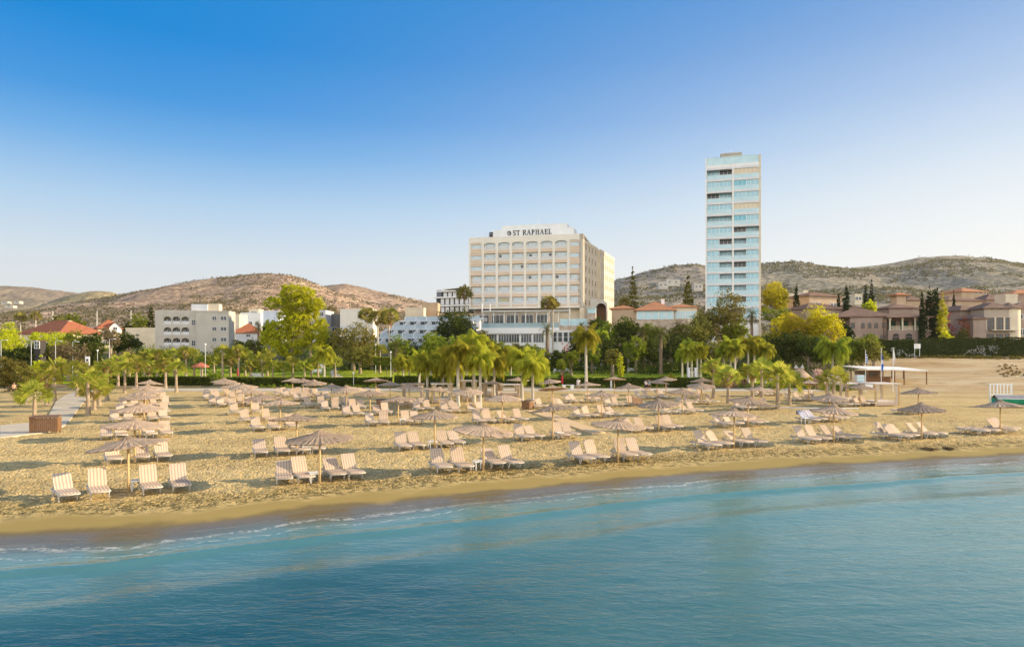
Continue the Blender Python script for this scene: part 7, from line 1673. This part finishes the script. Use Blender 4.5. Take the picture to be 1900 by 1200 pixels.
# ------------------------------------------------------------------ people
SKIN = mat('skin', (.42, .23, .14), (.46, .26, .16), 5, .6)
def skinned(name, V, E, rad, m, parent, root_i=0):
    me = bpy.data.meshes.new(name); me.from_pydata(V, E, []); o = put(name, me, parent); me.materials.append(m)
    md = o.modifiers.new('skin', 'SKIN'); md.use_smooth_shade = True
    for i, d in enumerate(me.skin_vertices[0].data): d.radius = (rad[i], rad[i]); d.use_root = i == root_i
    o.modifiers.new('sub', 'SUBSURF').levels = 1; o.modifiers['sub'].render_levels = 1
    return o
def person(label, x, yb, rz, top, low, hair, stride=.28, D=None):
    X, D, Z = G(x, yb) if D is None else (at(x, D), D, T(at(x, D), D))
    root = thing('person', label, 'person', (X, D, Z + .02), rz); s = stride
    V = [(0, 0, .92), (0, .01, 1.12), (0, .02, 1.34), (0, .01, 1.46), (0, -.01, 1.54), (0, -.02, 1.66), (0, -.01, 1.73),
         (.19, .02, 1.40), (.25, .05, 1.12), (.24, -.08, .90), (.24, -.11, .83), (-.19, .02, 1.40), (-.25, -.02, 1.12), (-.24, -.16, .93), (-.24, -.20, .87),
         (.10, 0, .88), (.11, -s * .5, .50), (.11, -s * .6, .10), (.11, -s * .6 - .16, .03), (-.10, 0, .88), (-.11, s * .4, .49), (-.11, s * .95, .14), (-.11, s * .95 - .14, .03)]
    Ed = [(0, 1), (1, 2), (2, 3), (3, 4), (4, 5), (5, 6), (2, 7), (7, 8), (8, 9), (9, 10), (2, 11), (11, 12), (12, 13), (13, 14), (0, 15), (15, 16), (16, 17), (17, 18), (0, 19), (19, 20), (20, 21), (21, 22)]
    rd = [.14, .13, .15, .07, .06, .10, .07, .065, .045, .035, .035, .065, .045, .035, .035, .10, .06, .04, .035, .10, .06, .04, .035]
    skinned('body', V, Ed, rd, SKIN, root)
    if top: skinned('shirt', [V[0], V[1], V[2], (0, .015, 1.42), V[7], (.23, .04, 1.24), V[11], (-.23, .0, 1.24)], [(0, 1), (1, 2), (2, 3), (2, 4), (4, 5), (2, 6), (6, 7)], [.155, .15, .168, .10, .085, .07, .085, .07], top, root)
    skinned('shorts', [(0, 0, .96), V[15], (.112, -s * .36, .60), V[19], (-.112, s * .3, .60)], [(0, 1), (1, 2), (0, 3), (3, 4)], [.155, .118, .085, .118, .085], low, root)
    MB().lathe([(.0, 1.80), (.07, 1.785), (.108, 1.72), (.10, 1.66), (.06, 1.62)], 12, 0, Matrix.Translation((0, .02, 0))).build('hair', hair, root, True)
    for sx_ in (-.04, .04): put('eye', MB().lathe([(0, -.012), (.012, 0), (0, .012)], 6).mesh('eye', M_ink), root, (sx_, -.112, 1.67))
    put('nose', MB().tube([(0, -.11, 1.665), (0, -.135, 1.63)], [.008, .018], 6).mesh('nose', SKIN), root)
    return root
P_black = mat('black cloth', (.015, .015, .018), None); P_hair = mat('dark hair', (.02, .014, .01), None); P_navy = mat('navy cloth', (.02, .03, .08), None); P_teal = mat('turquoise cloth', (.03, .22, .32), None)
person('bare chested person in dark shorts walking by the left bushes', 26, 735, R(70), None, P_black, P_hair, .32)
person('person in white shirt and light trousers beside the snack table', 1073, 724, R(-20), M_white, M_cool, P_hair, .1)
person('person in white shirt under the umbrella behind the lawn hedge', 1199, 727, R(160), M_white, P_navy, P_hair, .1)
person('person in turquoise shirt close to the white shirted one', 1204, 727, R(30), P_teal, P_black, P_hair, .1)

# ------------------------------------------------------------------ the evening air
hz_m = bpy.data.materials.new('haze'); hz_m.use_nodes = True
hn = hz_m.node_tree; hn.nodes.clear()
h_out = hn.nodes.new('ShaderNodeOutputMaterial'); h_vol = hn.nodes.new('ShaderNodeVolumePrincipled')
h_vol.inputs['Color'].default_value = (.93, .90, .88, 1); h_vol.inputs['Density'].default_value = 0.00005; h_vol.inputs['Anisotropy'].default_value = 0.5
hn.links.new(h_vol.outputs[0], h_out.inputs['Volume'])
haze = MB().box(-9500, 9500, -9500, 9500, -8, 270).build('haze', hz_m); tag(haze, None, None, kind='stuff')
SC.cycles.volume_bounces = 0
